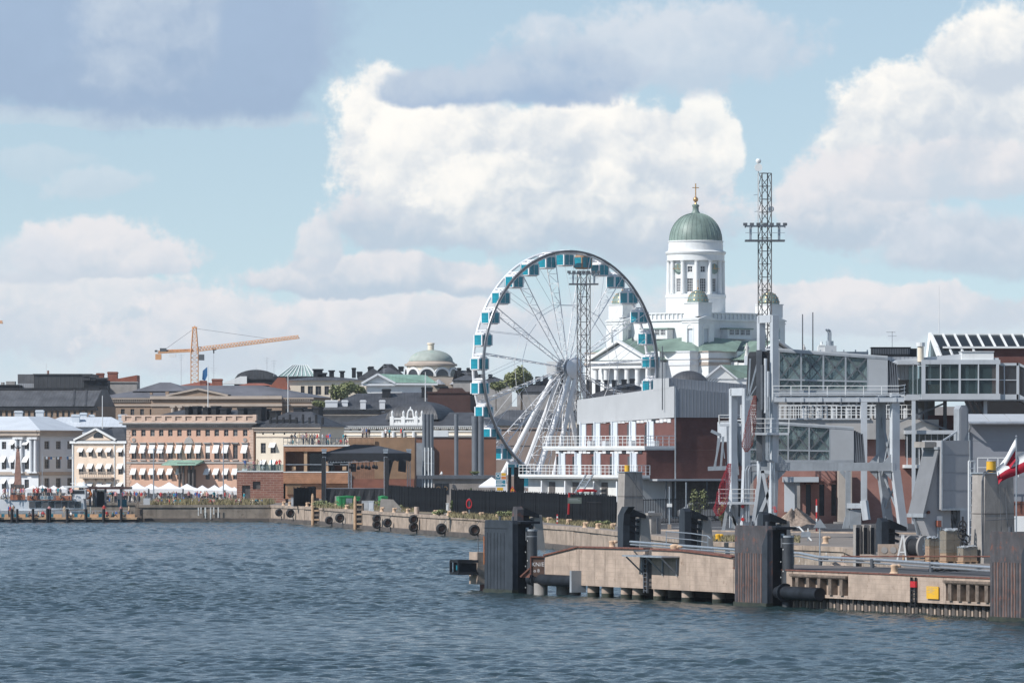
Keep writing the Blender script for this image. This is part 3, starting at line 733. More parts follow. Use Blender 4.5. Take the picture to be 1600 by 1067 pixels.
pl = M(); pl.cyl((f.x(664.5, 7), 7, f.z(629)), (f.x(664.5, 7), 7, f.z(581)), .1, .07, 6); pl.build('flagpole', white, root)

# ---- beige university wing left (dark seamed roof) and state building with pediment
f = Fr(-30, 1150, 6, -12); k = f.k
root = thing('long_wing', 'long beige wing under a dark seamed metal roof, behind the white palace', 'building', f.loc, -12)
W = f.x(152); hE = f.z(635)
r = rects(f, range(-25, 150, 9), 4, 642, 652)
shell(root, 'wall', beige, W, 14, hE, r); windows(root, r, nx=1, nz=2)
c = M(); band(c, W, hE-.35, hE, .35)
for i in range(19): x = i*W/19; c.box(x+.5, x+1.7, -.34, -.003, hE-.8, hE-.354)
c.build('eaves', blackm, root)
m = M(); z1 = f.z(609); m.prism([(-.4, -.5, hE), (-.4, 14.5, hE), (-.4, 9, z1), (-.4, 5, z1)], (W+.2, 0, 0)); m.build('roof', roofd2, root)
m = M(); m.box(0, W-.6, 4.8, 5.4, z1, z1+.4); m.build('ridge_rail', blackm, root)
for px in (107, 126): m = M(); m.bar((f.x(px), 5, z1+.1), (f.x(px+11), -.4, hE+.15), .35, .12); m.build('roof_ladder', roofd, root)

f = Fr(150, 1180, 6, -12); k = f.k
root = thing('university_building', 'wide beige classical building with shallow central pediment and weathered grey roof', 'building', f.loc, -12)
W = f.x(489); hE = f.z(621.5)
cols = [158, 172, 190, 206, 222, 243]+[255+i*11 for i in range(0)]
r = rects(f, [153+9+i*15.2 for i in range(21)], 6, 639, 650)
shell(root, 'wall', beige, W, 16, hE, r); windows(root, r, nx=2, nz=2)
c = M(); band(c, W, hE-.3, hE, .55); band(c, W, f.z(628.5), f.z(626), .2); band(c, W, f.z(634.5), f.z(632), .25)
for i in range(100): x = i*W/100; c.box(x, x+.2, -.42, -.003, hE-.62, hE-.303)
c.build('cornice', beigelight, root)
m = M(); hip(m, W, 16, hE, f.z(602), .6, 12); m.build('roof', roofg, root)
xa, xb, xm = f.x(267), f.x(358), f.x(314); pz = f.z(608)
pm = M(); pm.box(f.x(240), f.x(445), -1.2, -.002, 0, hE-.01); pm.prism([(xa, -1.25, hE+.3), (xb, -1.25, hE+.3), (xm, -1.25, pz-.3)], (0, 3, 0)); pm.box(f.x(238.5), f.x(242), -1.5, -.9, hE+.56, f.z(613.5)); pm.box(f.x(263), f.x(268), -1.5, -.9, hE+.56, f.z(612))
pm.build('central_bay', beige, root)
pc = M(); pc.bar((xa-.4, -1.4, hE+.4), (xm, -1.4, pz), .5, .35); pc.bar((xm, -1.4, pz), (xb+.4, -1.4, hE+.4), .5, .35); pc.box(f.x(239), f.x(446), -1.75, -1.202, hE-.3, hE+.3); pc.box(f.x(239), f.x(446), -1.45, -1.202, f.z(635), f.z(631.5)); pc.build('pediment_moulding', beigelight, root)
rr = M(); rr.prism([(xa-.3, -1.2, hE+.56), (xb+.3, -1.2, hE+.56), (xm, -1.2, pz+.1)], (0, 9, 0)); rr.build('pediment_roof', roofg, root)
for px in (275, 286, 298, 310, 322, 334, 346): m = M(); m.cyl((f.x(px), -1.6, hE-6), (f.x(px), -1.6, f.z(637)), .42, .36, 10); m.box(f.x(px)-.5, f.x(px)+.5, -2., -1.203, f.z(637), f.z(635)+.1); m.build('column', beigelight, root, True)
m = M(); m.add([(f.x(200), 3, f.z(611)), (f.x(290), 3, f.z(611)), (f.x(290), 12, f.z(611)), (f.x(200), 12, f.z(611)), (f.x(235), 7.5, f.z(597)), (f.x(252), 7.5, f.z(597))], [(0, 1, 5, 4), (1, 2, 5), (2, 3, 4, 5), (3, 0, 4)]); m.build('roof_lantern', roofg, root)

def plain(name, label, px0, px1, Z, ytop, ybase, m, D=12, roof=None, ry=None, inset=None, cat='building', base=None, wins=None, yaw=0, ov=.3):
    b = (H+(YH-ybase)*Z/F-8) if base is None else base
    fr = Fr(px0, Z, b, yaw); root = thing(name, label, cat, fr.loc, yaw); W = fr.x(px1); h = fr.z(ytop)
    hol = wins(fr) if wins else []
    shell(root, 'wall', m, W, D, h, hol)
    if hol: windows(root, hol, nx=2, nz=2)
    e = M(); band(e, W, h-.25, h, .2); e.build('eaves', roofd if roof else m, root)
    if roof:
        r_ = M(); hip(r_, W, D, h+.002, fr.z(ry), ov, inset); r_.build('roof', roof, root)
    return root, fr
# black box building
root, f = plain('roof_building', 'black metal-clad rooftop block with flat roof, far left skyline', 53, 143, 1240, 584, 640, slatem, 22)
m = M(); m.box(f.x(53)-26*f.k, -.02, 1, 20, f.z(612), f.z(584.5)); m.build('lower_block', ribmat('mid_grey_cladding', (.13, .13, .135), .8, 0, .6, 0, .4, .2), root)
m = M(); m.box(f.x(53)-26*f.k-.03, f.x(53)-.05, .97, 1.0, f.z(607), f.z(599)); m.build('light_band', clad, root)
m = M(); m.box(f.x(69), f.x(71.5), 8, 9, f.z(584)-.1, f.z(578)); m.build('vent', brickch, root)
m = M(); m.bar((f.x(67), 9, f.z(584)), (f.x(67), 9, f.z(566)), .08); m.build('antenna', white, root)
root, f = plain('roof_building', 'small dark flat-roofed block with vents at the left edge of the skyline', -15, 28, 1230, 601, 640, blackm, 12)
for a, b, t in ((8, 22, 595.5), (0, 4, 597)): m = M(); m.box(f.x(a), f.x(b), 2, 5, f.z(601), f.z(t)); m.build('vent_box', stone, root)
root, f = plain('roof_building', 'low grey plant room with dark cabins beside the black rooftop block', 131, 168, 1215, 594, 640, blackm, 8)
for a, b, t in ((131, 141, 588), (142, 150, 590), (152, 166, 592)): m = M(); m.box(f.x(a), f.x(b), -.6, 4, f.z(594)+.01, f.z(t)); m.box(f.x(a)-.2, f.x(b)+.2, -.8, 4.2, f.z(t), f.z(t)+.25); m.build('cabin', slatem, root)
# red chimneys house
root, f = plain('brick_house', 'grey house with sloping red tin roof and square brick chimneys', 160, 214, 1260, 596, 640, stone, 10)
m = M(); m.prism([(0, -.2, f.z(596)+.003), (f.x(214), -.2, f.z(596)+.003), (f.x(214), -.2, f.z(586))], (0, 10, 0)); m.build('roof', rooft, root)
chimneys(root, [(f.x(167), 2, f.x(182)-f.x(167), 3, f.z(597), f.z(580.5)), (f.x(149), 3, f.x(160)-f.x(149), 3, f.z(600), f.z(582.5))], brickch)
# red roofs
root, f = plain('red_roof_house', 'low house with wide red tin roof behind the university pediment', 262, 365, 1240, 606, 640, beige, 14, rooft, 596, 6)
chimneys(root, [(f.x(p), 3, f.x(p+w)-f.x(p), 2, f.z(602), f.z(t)) for p, w, t in ((311, 10, 594), (330, 16, 591.5))], brickch)
root, f = plain('red_roof_house', 'house with red tin roof and raised red gable, left of the glass pyramid', 348, 448, 1235, 608, 640, beige, 14, rooft, 598, 5)
m = M(); m.prism([(f.x(418), 0, f.z(608)), (f.x(452), 0, f.z(608)), (f.x(446), 0, f.z(590)), (f.x(434), 0, f.z(590))], (0, 8, 0)); m.build('gable', rooft, root)
chimneys(root, [(f.x(p), 3, f.x(p+w)-f.x(p), 2, f.z(604), f.z(t)) for p, w, t in ((349, 10, 602), (408, 12, 602), (438, 10, 601))], blackm)
root, f = plain('roof_building', 'black barrel-roofed block with white end on the skyline', 366, 434, 1300, 592, 640, blackm, 14)
m = M(); m.lathe([(0, 0), (4.2, 0), (4.2, 6), (0, 6)], n=14, a0=0, a1=math.pi)
m = M(); n = 12; poly = [(f.x(366)+(f.x(434)-f.x(366))*i/n, 0, f.z(592)+2.0*math.sin(math.pi*(i/n))**.5) for i in range(n+1)]; m.prism(poly, (0, 13, 0)); m.build('roof', roofd, root)
m = M(); m.prism([(f.x(345), -1, f.z(600)), (f.x(386), -1, f.z(600)), (f.x(386), -1, f.z(588)), (f.x(376), -1, f.z(588))], (0, 6, 0)); m.build('white_roof_end', white, root)
chimneys(root, [(f.x(p), 3, f.x(p+5)-f.x(p), 2, f.z(590), f.z(580)) for p in (398, 413)], blackm)
# cream block and glass pyramid
root, f = plain('office_block', 'cream flat-roofed office block with tall dark windows below a glass pyramid', 442, 572, 1250, 594, 640, cream2, 16,
                wins=lambda fr: [(fr.x(a), fr.x(b), fr.z(617), fr.z(603)) for a, b in ((470, 476), (481, 489), (493, 502), (507, 514), (522, 530), (540, 548))])
W = f.x(572)
m = M(); hip(m, W, 16, f.z(594)+.003, f.z(587), .6, 8); m.build('roof', roofd2, root)
for a, b, t in ((488, 502, 578), (513, 520, 580), (530, 536, 581), (495, 508, 584)): m = M(); m.box(f.x(a), f.x(b), 6, 9, f.z(592), f.z(t)); m.box(f.x(a)-.2, f.x(b)+.2, 5.8, 9.2, f.z(t), f.z(t)+.3); m.build('vent_box', blackm, root)
pz = thing('glass_pyramid', 'pale green ribbed glass pyramid skylight on the skyline', 'skylight', P(435, 588, 1290))
kk = 1290/F; b = [(0, 0, 0), (58*kk, 0, 0), (58*kk, 8, 0), (0, 8, 0)]; t = [(22*kk, 4, 18*kk), (44*kk, 4, 18*kk)]
m = M(); m.add(b+t, [(0, 1, 5, 4), (1, 2, 5), (2, 3, 4, 5), (3, 0, 4), (3, 2, 1, 0)]); m.build('glazing', mat('pyramid_glass', (.30, .40, .38), .3, var=.2), pz)
m = M()
for i in range(9): u = i/8; m.bar(Vector(b[0]).lerp(Vector(b[1]), u)+Vector((0, -.06, .05)), Vector(t[0]).lerp(Vector(t[1]), u)+Vector((0, -.06, .08)), .14)
m.build('ribs', white, pz)
m = M(); m.box(-1, 58*kk+1, -.5, 9, -8, -.01); m.build('base', blackm, pz)
# black roofs on the skyline
root, f = plain('black_roof_house', 'dark gabled house with steep seamed roof left of the domed library', 560, 610, 1330, 591, 640, roofd, 10)
m = M(); gable_x(m, f.x(606), 10, f.z(591)+.003, f.z(575), .2); m.build('roof', roofd2, root)
chimneys(root, [(f.x(p), 4, f.x(p+w)-f.x(p), 2, f.z(590), f.z(t)) for p, w, t in ((549, 6, 574), (557, 8, 580), (574, 4, 573))], blackm)
root, f = plain('black_roof_house', 'house with black mansard roof right beside the domed library', 577, 634, 1360, 590, 640, blackm, 12, roofd, 568, 5)
chimneys(root, [(f.x(p), 4, f.x(p+8)-f.x(p), 2, f.z(580), f.z(572)) for p in (575, 622)], blackm)
# white temple-front house with green roof
f = Fr(569, 1210, 8, 20); k = f.k
root = thing('green_roof_house', 'white house with small pediment and pale green copper roof', 'building', f.loc, 0)
W = 45*k; D = 10; hE = f.z(598); m = M(); L = 112*k
m.box(.6, L-1, 0, 11, 0, hE); m.build('wall', white, root)
m = M(); m.prism([(0, -.2, hE), (W, -.2, hE), (W*.48, -.2, f.z(585.5))], (0, 1, 0)); m.build('pediment', white, root)
m = M(); m.bar((-.5, -.5, hE-.1), (W*.48, -.5, f.z(584.5)), .9, .4); m.bar((W*.48, -.5, f.z(584.5)), (W+.5, -.5, hE-.1), .9, .4); m.box(-.5, W+.5, -.7, -.202, hE-.6, hE-.2); m.build('pediment_moulding', whitewall, root)
m = M(); a = Vector((W*.48, -.4, f.z(584.2))); e = Vector((L*.85, 4, f.z(584.6)))
m.add([a, (W+.4, -.4, hE+.05), (L+.3, -.4, hE-.05), (L*.86, 4.5, f.z(585.5)), (W*.5, 6, f.z(584.2)), (L+.3, 11, hE-.05), (0, 11, hE)], [(0, 1, 2, 3), (0, 3, 4), (3, 2, 5), (4, 3, 5, 6)]); m.build('roof', copperl, root)
m = M(); m.add([(-.4, -.45, hE+.02), a, (W*.5, 6, f.z(584.2)), (0, 11, hE)], [(0, 1, 2, 3)]); m.build('roof_slope', copperl, root)
m = M(); m.bar((W+.4, -.6, hE-.25), (L+.4, -.6, hE-.3), .6, .35); m.build('gutter', whitewall, root)
# domed library
f = Fr(672, 1300, 10); k = f.k; c0 = atz(672, 1300, 0)
root = thing('domed_library', 'cream drum with pale green dome and stub chimney, left of the ferris wheel', 'building', (c0.x, 1312, 10)); z = f.z
m = M(); r0 = 38*k; m.lathe([(r0, 0), (r0, z(588)), (r0*1.0, z(572)), (r0, z(571))], n=40); m.build('drum', cream2, root, True)
m = M(); m.lathe([(r0+.05, z(571)), (r0+.5, z(570.5)), (r0+.5, z(567.5)), (r0+.1, z(567)), (r0-.3, z(564)), (r0-.6, z(562.5)), (r0-2, z(562.4))], n=40); m.build('cornice', beigelight, root, True)
m = M(); rd = 35*k; m.lathe([(rd*math.cos(t), z(563)+ (z(545)-z(563))*1.0*math.sin(t)) for t in np.linspace(0, math.pi/2*.96, 10)], n=40); m.build('dome', mat('weathered_dome_copper', (.36, .40, .36), .7, var=.15, scale=.3, streak=.2, col2=(.25, .36, .31), spots=.52), root, True)
m = M(); m.lathe([(5*k, z(548)), (5*k, z(537)), (6*k, z(536.5)), (6*k, z(534.5)), (5*k, z(534)), (0, z(534))], n=14); m.build('lantern', cream2, root, True)
for i in range(9):
    a = R(-180+i*36+10); m = M(); m.lathe([(0, -.15), (1.5, -.15), (1.5, .15), (0, .15)], n=12, a0=0, a1=math.pi); m.xf(Matrix.Translation((math.cos(a)*(r0+.02), math.sin(a)*(r0+.02), z(587))) @ Matrix.Rotation(a+R(90), 4, 'Z') @ Matrix.Rotation(R(90), 4, 'X'))
    w = m.build('arched_window', paneM, root)
    m = M(); m.lathe([(1.55, -.2), (2.0, -.2), (2.0, .25), (1.55, .25)], n=12, a0=0, a1=math.pi); m.xf(Matrix.Translation((math.cos(a)*(r0+.02), math.sin(a)*(r0+.02), z(587))) @ Matrix.Rotation(a+R(90), 4, 'Z') @ Matrix.Rotation(R(90), 4, 'X')); m.build('window_arch', white, root)
m = M(); m.box(-r0*1.02, r0*1.02, -r0-1.2, r0, 0, z(589)); m.build('base', beigelight, root)
for px in (685, 713): m = M(); m.cyl((( px-672)*k, -r0-2, z(600)), ((px-672)*k, -r0-2, z(592)), 1.6, .1, 10); m.build('skylight_cone', clad, root)
# black roof with white chimneys
root, f = plain('black_roof_house', 'broad black-roofed house with four white chimneys in a row', 505, 668, 1120, 640, 660, stone, 18)
m = M(); W = f.x(668); m.add([(-1, -.5, f.z(640)), (W, -.5, f.z(640)), (W, 18, f.z(640)), (0, 18, f.z(640)), (f.x(555), 9, f.z(614)), (W, 9, f.z(612))], [(0, 1, 5, 4), (3, 0, 4), (2, 3, 4, 5), (1, 2, 5)]); m.build('roof', roofd, root)
chimneys(root, [(f.x(p), -1.2+dy_, f.x(p+w)-f.x(p), 2.2, f.z(644), f.z(t)) for p, w, t, dy_ in ((508, 19, 625, 2), (534, 9, 625, 2.5), (563, 8.5, 625, 1), (593, 8.5, 625, 1))], whitewall)
chimneys(root, [(f.x(p), 6, f.x(p+w)-f.x(p), 2, f.z(625), f.z(t)) for p, w, t in ((596, 13, 607), (658, 17, 604))], blackm)
m = M(); m.box(f.x(480), f.x(596), -1, -.5, f.z(647), f.z(641.5)); m.build('dark_eave', blackm, root)
root, f = plain('brick_house', 'dark red brick block with stepped gable behind the black dome', 668, 742, 1110, 612, 660, brickd, 14)
m = M(); W = f.x(742); m.prism([(f.x(682), -.2, f.z(612)), (f.x(728), -.2, f.z(612)), (f.x(722), -.2, f.z(606)), (f.x(688), -.2, f.z(606))], (0, 6, 0)); m.build('gable', brickd, root)
m = M(); m.box(f.x(680), f.x(700), -.3, 3, f.z(606)+.01, f.z(603)); m.box(f.x(735), f.x(744), -.5, 3, f.z(640), f.z(611)); m.build('roof_cap', blackm, root)
# dark roofs behind and right of the wheel
for i, (nm, lb, a, b, Z, yt, yb, wm, rm, ry, ins) in enumerate((
    ('black_roof_house', 'dark grey roofed house peeping out right of the domed library', 708, 748, 1280, 594, 640, stone, roofd2, 578, 5),
    ('black_roof_house', 'low black roof seen between the wheel rim and its left spokes', 742, 800, 1230, 600, 640, stone, roofd, 588, 4),
    ('black_roof_house', 'dark roof with chimneys seen behind the ferris wheel hub', 808, 905, 1260, 612, 650, stone, roofd, 592, 6),
    ('black_roof_house', 'black roof with square dormers below the cathedral pediment', 915, 1045, 1260, 620, 660, stone, roofd, 598, 8),
    ('beige_long_house', 'long taupe house with flat eaves behind the wheel legs', 742, 905, 1090, 668, 720, beige, roofd2, 640, 6),
    ('beige_long_house', 'dark-roofed cream house behind the wheel and lattice mast', 880, 960, 1075, 655, 720, cream2, roofd, 628, 5))):
    root, f = plain(nm, lb, a, b, Z, yt, yb, wm, 13, rm, ry, ins)
    if i in (2, 3):
        chimneys(root, [(f.x(a+j*13+random.uniform(0, 5)), 3, 8*f.k, 2, f.z(yt), f.z(ry-3-random.uniform(0, 4))) for j in range(6)], blackm)
    else: chimneys(root, [(f.x(a+6+j*15), 5, 6*f.k, 2, f.z(yt), f.z(ry-4)) for j in range(2)], blackm)
root, f = plain('taupe_hall', 'windowless taupe hall wall behind the ferris wheel legs', 770, 905, 1020, 668, 740, mat('taupe_render', (.30, .235, .20), .9, var=.06, scale=.2), 10, base=2.4)
m = M(); m.box(0, f.x(905), -.05, -.001, f.z(697), f.z(696)); m.box(0, f.x(905), -.05, -.001, f.z(672), f.z(670.5)); m.build('string_course', roofd, root)
# dark dome roof in front of the cathedral
root = thing('black_dome_house', 'flat black ribbed dome roof just in front of the cathedral', 'building', P(1076, 606, 1300)); kk = 1300/F
m = M(); m.lathe([(33*kk*math.cos(t), 27*kk*math.sin(t)) for t in np.linspace(0, math.pi/2*.97, 9)], n=28); m.build('dome', roofd, root)
m = M(); m.lathe([(34*kk, -8), (34*kk, .05), (0, .06)], n=28); m.build('drum', blackm, root)
m = M()
for i in range(6): m.bar((18*kk+i*.5, -4, 4*kk), (24*kk+i*.7, -4, 14*kk), .12); m.bar((12*kk, -4, 3*kk+i*.35), (30*kk, -4, 3*kk+i*.35), .08)
m.build('roof_scaffold', steeld, root)

# ---- obelisk
f = Fr(28, 950, 2.5); k = f.k
root = thing('obelisk', 'red granite obelisk crowned by a ball and double-headed eagle on the market square', 'monument', f.loc); z = f.z
m = M(); a, b = 5.6*k, 2.6*k; za, zb = z(757), z(706)
m.add([(-a, -a, za), (a, -a, za), (a, a, za), (-a, a, za), (-b, -b, zb), (b, -b, zb), (b, b, zb), (-b, b, zb), (0, 0, zb+.4)], [(0, 1, 5, 4), (1, 2, 6, 5), (2, 3, 7, 6), (3, 0, 4, 7), (4, 5, 8), (5, 6, 8), (6, 7, 8), (7, 4, 8)]); m.build('shaft', granite, root)
m = M(); m.box(-9*k, 9*k, -9*k, 9*k, z(762), z(757)); m.box(-11*k, 11*k, -11*k, 11*k, 0, z(762)); m.build('plinth', darkstone, root)
m = M(); m.lathe([(2.5*k*math.sin(t), z(703)-2.5*k*math.cos(t)) for t in np.linspace(0, math.pi, 9)], n=14); m.build('ball', granite, root, True)
m = M()
for sx in (-1, 1): m.add([(0, 0, z(700.5)), (sx*2*k, -.05, z(699)), (sx*4.6*k, 0, z(697.5)), (sx*4.2*k, 0, z(699.8)), (sx*1.5*k, .1, z(701))], [(0, 1, 2, 3, 4), (4, 3, 2, 1, 0)]); m.cyl((0, 0, z(700)), (sx*.9*k, 0, z(696)), .12, .07, 6)
m.cyl((0, 0, z(702)), (0, 0, z(698.5)), .2, .28, 8); m.build('eagle', darkstone, root)

# ---- tower crane
Zc = 1420; kk = Zc/F; b0 = P(304, 600, Zc)
root = thing('tower_crane', 'orange tower crane with long jib and grey operator cab on the skyline', 'crane', b0)
def lattice(m, p, q, w, n, r, side=Vector((1, 0, 0)), side2=Vector((0, 1, 0)), w2=None):
    """four-chord lattice girder"""
    p, q = Vector(p), Vector(q); w2 = w if w2 is None else w2
    cs = [side*sx*.5+side2*sy*.5 for sx, sy in ((-1, -1), (1, -1), (1, 1), (-1, 1))]
    pts = [[p.lerp(q, i/n)+c*(w+(w2-w)*i/n) for c in cs] for i in range(n+1)]
    for j in range(4): m.bar(pts[0][j], pts[n][j], r*2.2)
    for i in range(n):
        for j in range(4):
            a, b = (j, (j+1) % 4) if i % 2 == 0 else ((j+1) % 4, j)
            m.bar(pts[i][a], pts[i+1][b], r*1.3); m.bar(pts[i+1][j], pts[i+1][(j+1) % 4], r*1.3)
    return pts
def tri_jib(m, p, q, w, h, n, r, h2=None):
    p, q = Vector(p), Vector(q); h2 = h if h2 is None else h2
    d = (q-p).normalized(); sd = Vector((0, 0, 1)).cross(d).normalized(); up = d.cross(sd)
    A = [p.lerp(q, i/n)-sd*w/2 for i in range(n+1)]; B = [p.lerp(q, i/n)+sd*w/2 for i in range(n+1)]; T = [p.lerp(q, i/n)+up*(h+(h2-h)*i/n) for i in range(n+1)]
    m.bar(A[0], A[n], r*2.4); m.bar(B[0], B[n], r*2.4); m.bar(T[0], T[n], r*2.4)
    for i in range(n):
        t = (T[i]+T[i+1])*.5
        for s_ in (A, B): m.bar(s_[i], t, r*1.5); m.bar(t, s_[i+1], r*1.5)
        m.bar(A[i], B[i+1], r); m.bar(A[i], B[i], r)
K = lambda px, py, dy=0.: Vector(((px-304)*kk, dy, (600-py)*kk))
m = M(); lattice(m, K(304, 690), K(304, 552), 1.7, 20, .07); m.build('mast', craneM, root)
m = M(); lattice(m, K(304, 552), K(304, 513), 1.7, 6, .08, w2=.8); m.cyl(K(304, 513), K(304, 509), .3, .1); m.bar(K(300, 512), K(308, 512), .4); m.build('tower_top', craneM, root)
m = M(); tri_jib(m, K(308, 549), K(468, 529, -4), 1.3, 6.2*kk, 34, .06, 4.6*kk); m.build('jib', craneM, root)
m = M(); tri_jib(m, K(302, 549), K(247, 551.5, 1), 1.3, 3*kk, 10, .10); m.bar(K(250, 547), K(300, 545.5), .12); m.bar(K(300, 549), K(247, 551), 1.3, .3); m.build('counter_jib', craneM, root)
m = M(); m.box(-61*kk, -52*kk, -.9, .9, 38*kk, 47*kk); m.build('counterweight', craneM, root)
m = M(); m.box(-62*kk, -58*kk, -.8, .8, 50*kk, 53*kk); m.box(-54*kk, -44*kk, -.6, .6, 50*kk, 56*kk); m.build('winch', craneg, root)
m = M(); m.box(-40*kk, -29*kk, -.7, .2, 42*kk, 47*kk); m.build('sign_panel', white, root)
m = M(); m.box(7*kk, 15.5*kk, -2.2, -.4, 37*kk, 46*kk); m.build('cab', craneg, root)
m = M(); m.bar(K(332, 545.5), K(338, 545.5), 1.4, .5); m.bar(K(334, 546), K(334, 552), .3); m.build('trolley', craneg, root)
m = M(); m.bar(K(304, 513), K(255, 548), .07); m.bar(K(304, 513), K(430, 531, -3), .07); m.bar(K(334, 552), K(334, 590), .05); m.build('stay_cables', craneg, root)
root = thing('tower_crane', 'orange jib tip of a second crane cut by the left picture edge', 'crane', P(-60, 600, 1500)); kk = 1500/F
m = M(); m.bar((0, 0, -10), (0, 0, 110*kk), 1.4); m.build('mast', craneM, root)
m = M(); tri_jib(m, (0, 0, 98*kk), (64*kk, 0, 95*kk), 1.3, 6*kk, 12, .1, 3*kk); m.build('jib', craneM, root)
# ------------------------------------------------------------------ cathedral
Zc = 1573; k = Zc/F; base = 18.0
root = thing('cathedral', 'white neoclassical cathedral with large green dome and four small corner domes', 'church', atz(1087, Zc, base), -45)
cz = lambda py: H+(YH-py)*k-base
def lat(nm, prof, m, n=40, c=(0, 0, 0), sm=True, par=None): a = M(); a.lathe(prof, c, n); return a.build(nm, m, par or root, sm)
# drum and main dome
lat('drum_base', [(46.5*k, cz(500)), (46.5*k, cz(466)), (47.5*k, cz(465.5)), (47.5*k, cz(461)), (44*k, cz(460)), (38*k, cz(459.8))], white)
# drum wall with openings, built as facets so that windows are real recesses
rw = 39*k; NW = 12; z0, z1 = cz(460), cz(406)
m = M(); fac = 2*rw*math.tan(math.pi/NW)
WH = (fac/2-.8, fac/2+.8, cz(457)-z0, cz(436)-z0); WS = (fac/2-.65, fac/2+.65, cz(426.5)-z0, cz(417)-z0)
for i in range(NW):
    s = len(m.v); clock = i % 3 == 2
    m.holed(0, fac, 0, z1-z0, [WH] if clock else [WH, WS], 0, .4)
    m.quad((0, .6, 0), (fac, .6, 0), (fac, .6, z1-z0), (0, .6, z1-z0))
    T = Matrix.Rotation(2*math.pi*(i+.5)/NW+R(15), 4, 'Z') @ Matrix.Translation((-fac/2, -rw, z0)); m.xf(T, s)
    for (h, nx, nz) in ((WH, 3, 5), (WS, 2, 2))[:1 if clock else 2]:
        fm, g = win_mesh(h[1]-h[0], h[3]-h[2], nx, nz, whiteframe)
        o = link('window', fm, root); o.matrix_local = T @ Matrix.Translation((h[0], .2, h[2])); link('pane', g, o)
    if clock:
        c = M(); c.lathe([(0, 0), (1.35, 0), (1.35, .2), (0, .2)], n=20); c.xf(Matrix.Rotation(R(90), 4, 'X')); o = c.build('clock_face', copperd, root); o.matrix_local = T @ Matrix.Translation((fac/2, -.02, cz(421)-z0))
        h_ = M(); h_.bar((0, -.24, 0), (0, -.24, 1.1), .16, .05); h_.bar((0, -.24, 0), (.7, -.24, -.2), .16, .05); h_.lathe([(1.3, 0), (1.5, 0), (1.5, .12), (1.3, .12)], n=20, c=(0, 0, 0)); h_.build('hands', gold, o)
m.build('drum', white, root)
for i in range(NW):
    for da in (0,):
        a = 2*math.pi*i/NW+R(15)+da; x, y = math.sin(a)*42.2*k, -math.cos(a)*42.2*k
        c = M(); c.cyl((x, y, z0+.3), (x, y, cz(411)), .62, .54, 12); c.cyl((x, y, cz(411)), (x, y, cz(408)), .48, .72, 8); c.cyl((x, y, z0), (x, y, z0+.3), .7, .7, 8); c.build('column', white, root, True)
lat('entablature', [(38*k, cz(408)), (45*k, cz(407.8)), (45*k, cz(399)), (46*k, cz(398)), (47.5*k, cz(396)), (47.5*k, cz(394)), (43*k, cz(392)), (42.5*k, cz(379)), (43.5*k, cz(378.5)), (43.5*k, cz(377)), (41*k, cz(376.5))], white)
prof = [(41.3*k*math.cos(t)**.92, cz(377)+(cz(333)-cz(377))*math.sin(t)) for t in np.linspace(0, math.pi/2*.93, 14)]
lat('dome', prof, copperd, 48)
rb = M()
for i in range(32):
    a = 2*math.pi*i/32
    for (ra, za), (rb_, zb) in zip(prof[:-1], prof[1:]):
        rb.bar((math.cos(a)*(ra+.03), math.sin(a)*(ra+.03), za), (math.cos(a)*(rb_+.03), math.sin(a)*(rb_+.03), zb), .09, .1)
rb.build('dome_ribs', copperd, root)
lat('lantern', [(9*k, cz(336)), (8*k, cz(334)), (5*k, cz(330)), (4.6*k, cz(324)), (5.8*k, cz(322)), (5.6*k, cz(320.5)), (2*k, cz(319))], copperd, 16)
def cross(parent, c, r, hgt):
    a = M(c); x, y, z = 0, 0, 0
    a.lathe([(r*.7, 0), (r*.4, r*.5), (r*.35, r*1.0)]+[(max(.02, r*math.sin(t)), r*1.9-r*math.cos(t)) for t in np.linspace(.35, math.pi-.3, 7)]+[(r*.3, r*3), (r*.2, r*3.4)], n=12)
    a.xf(Matrix.Translation(c))
    b = a; cz0 = c[2]+r*3.2
    b.bar((c[0], c[1], cz0), (c[0], c[1], c[2]+hgt), r*.3)
    d = Vector((.707, .707, 0)); q = Vector((c[0], c[1], c[2]+hgt*.8)); b.bar(q-d*r*1.25, q+d*r*1.25, r*.3)
    o = b.build('cross', gold, parent, True, loc=c); return o
cross(root, (0, 0, cz(320)), 4.2*k, (cz(287)-cz(320)))
# square base of the drum, attic
sq = lambda m, a, z0, z1: m.box(-a, a, -a, a, z0, z1)
A = 46.5*k
m = M(); sq(m, 13.2, 0, cz(503)); sq(m, 13.6, cz(503)+.002, cz(500.5)); sq(m, 13.3, cz(500.5)+.002, cz(492)); sq(m, 13.6, cz(492)+.002, cz(490))
m.build('main_block', white, root)
ba = M()
for s_ in range(4):
    st = len(ba.v)
    for i in range(13): x = -9+i*1.5; ba.box(x, x+.35, -13.64, -13.32, cz(500), cz(492.4))
    ba.xf(Matrix.Rotation(R(90*s_), 4, 'Z'), st)
ba.build('attic_pilasters', whitewall, root)
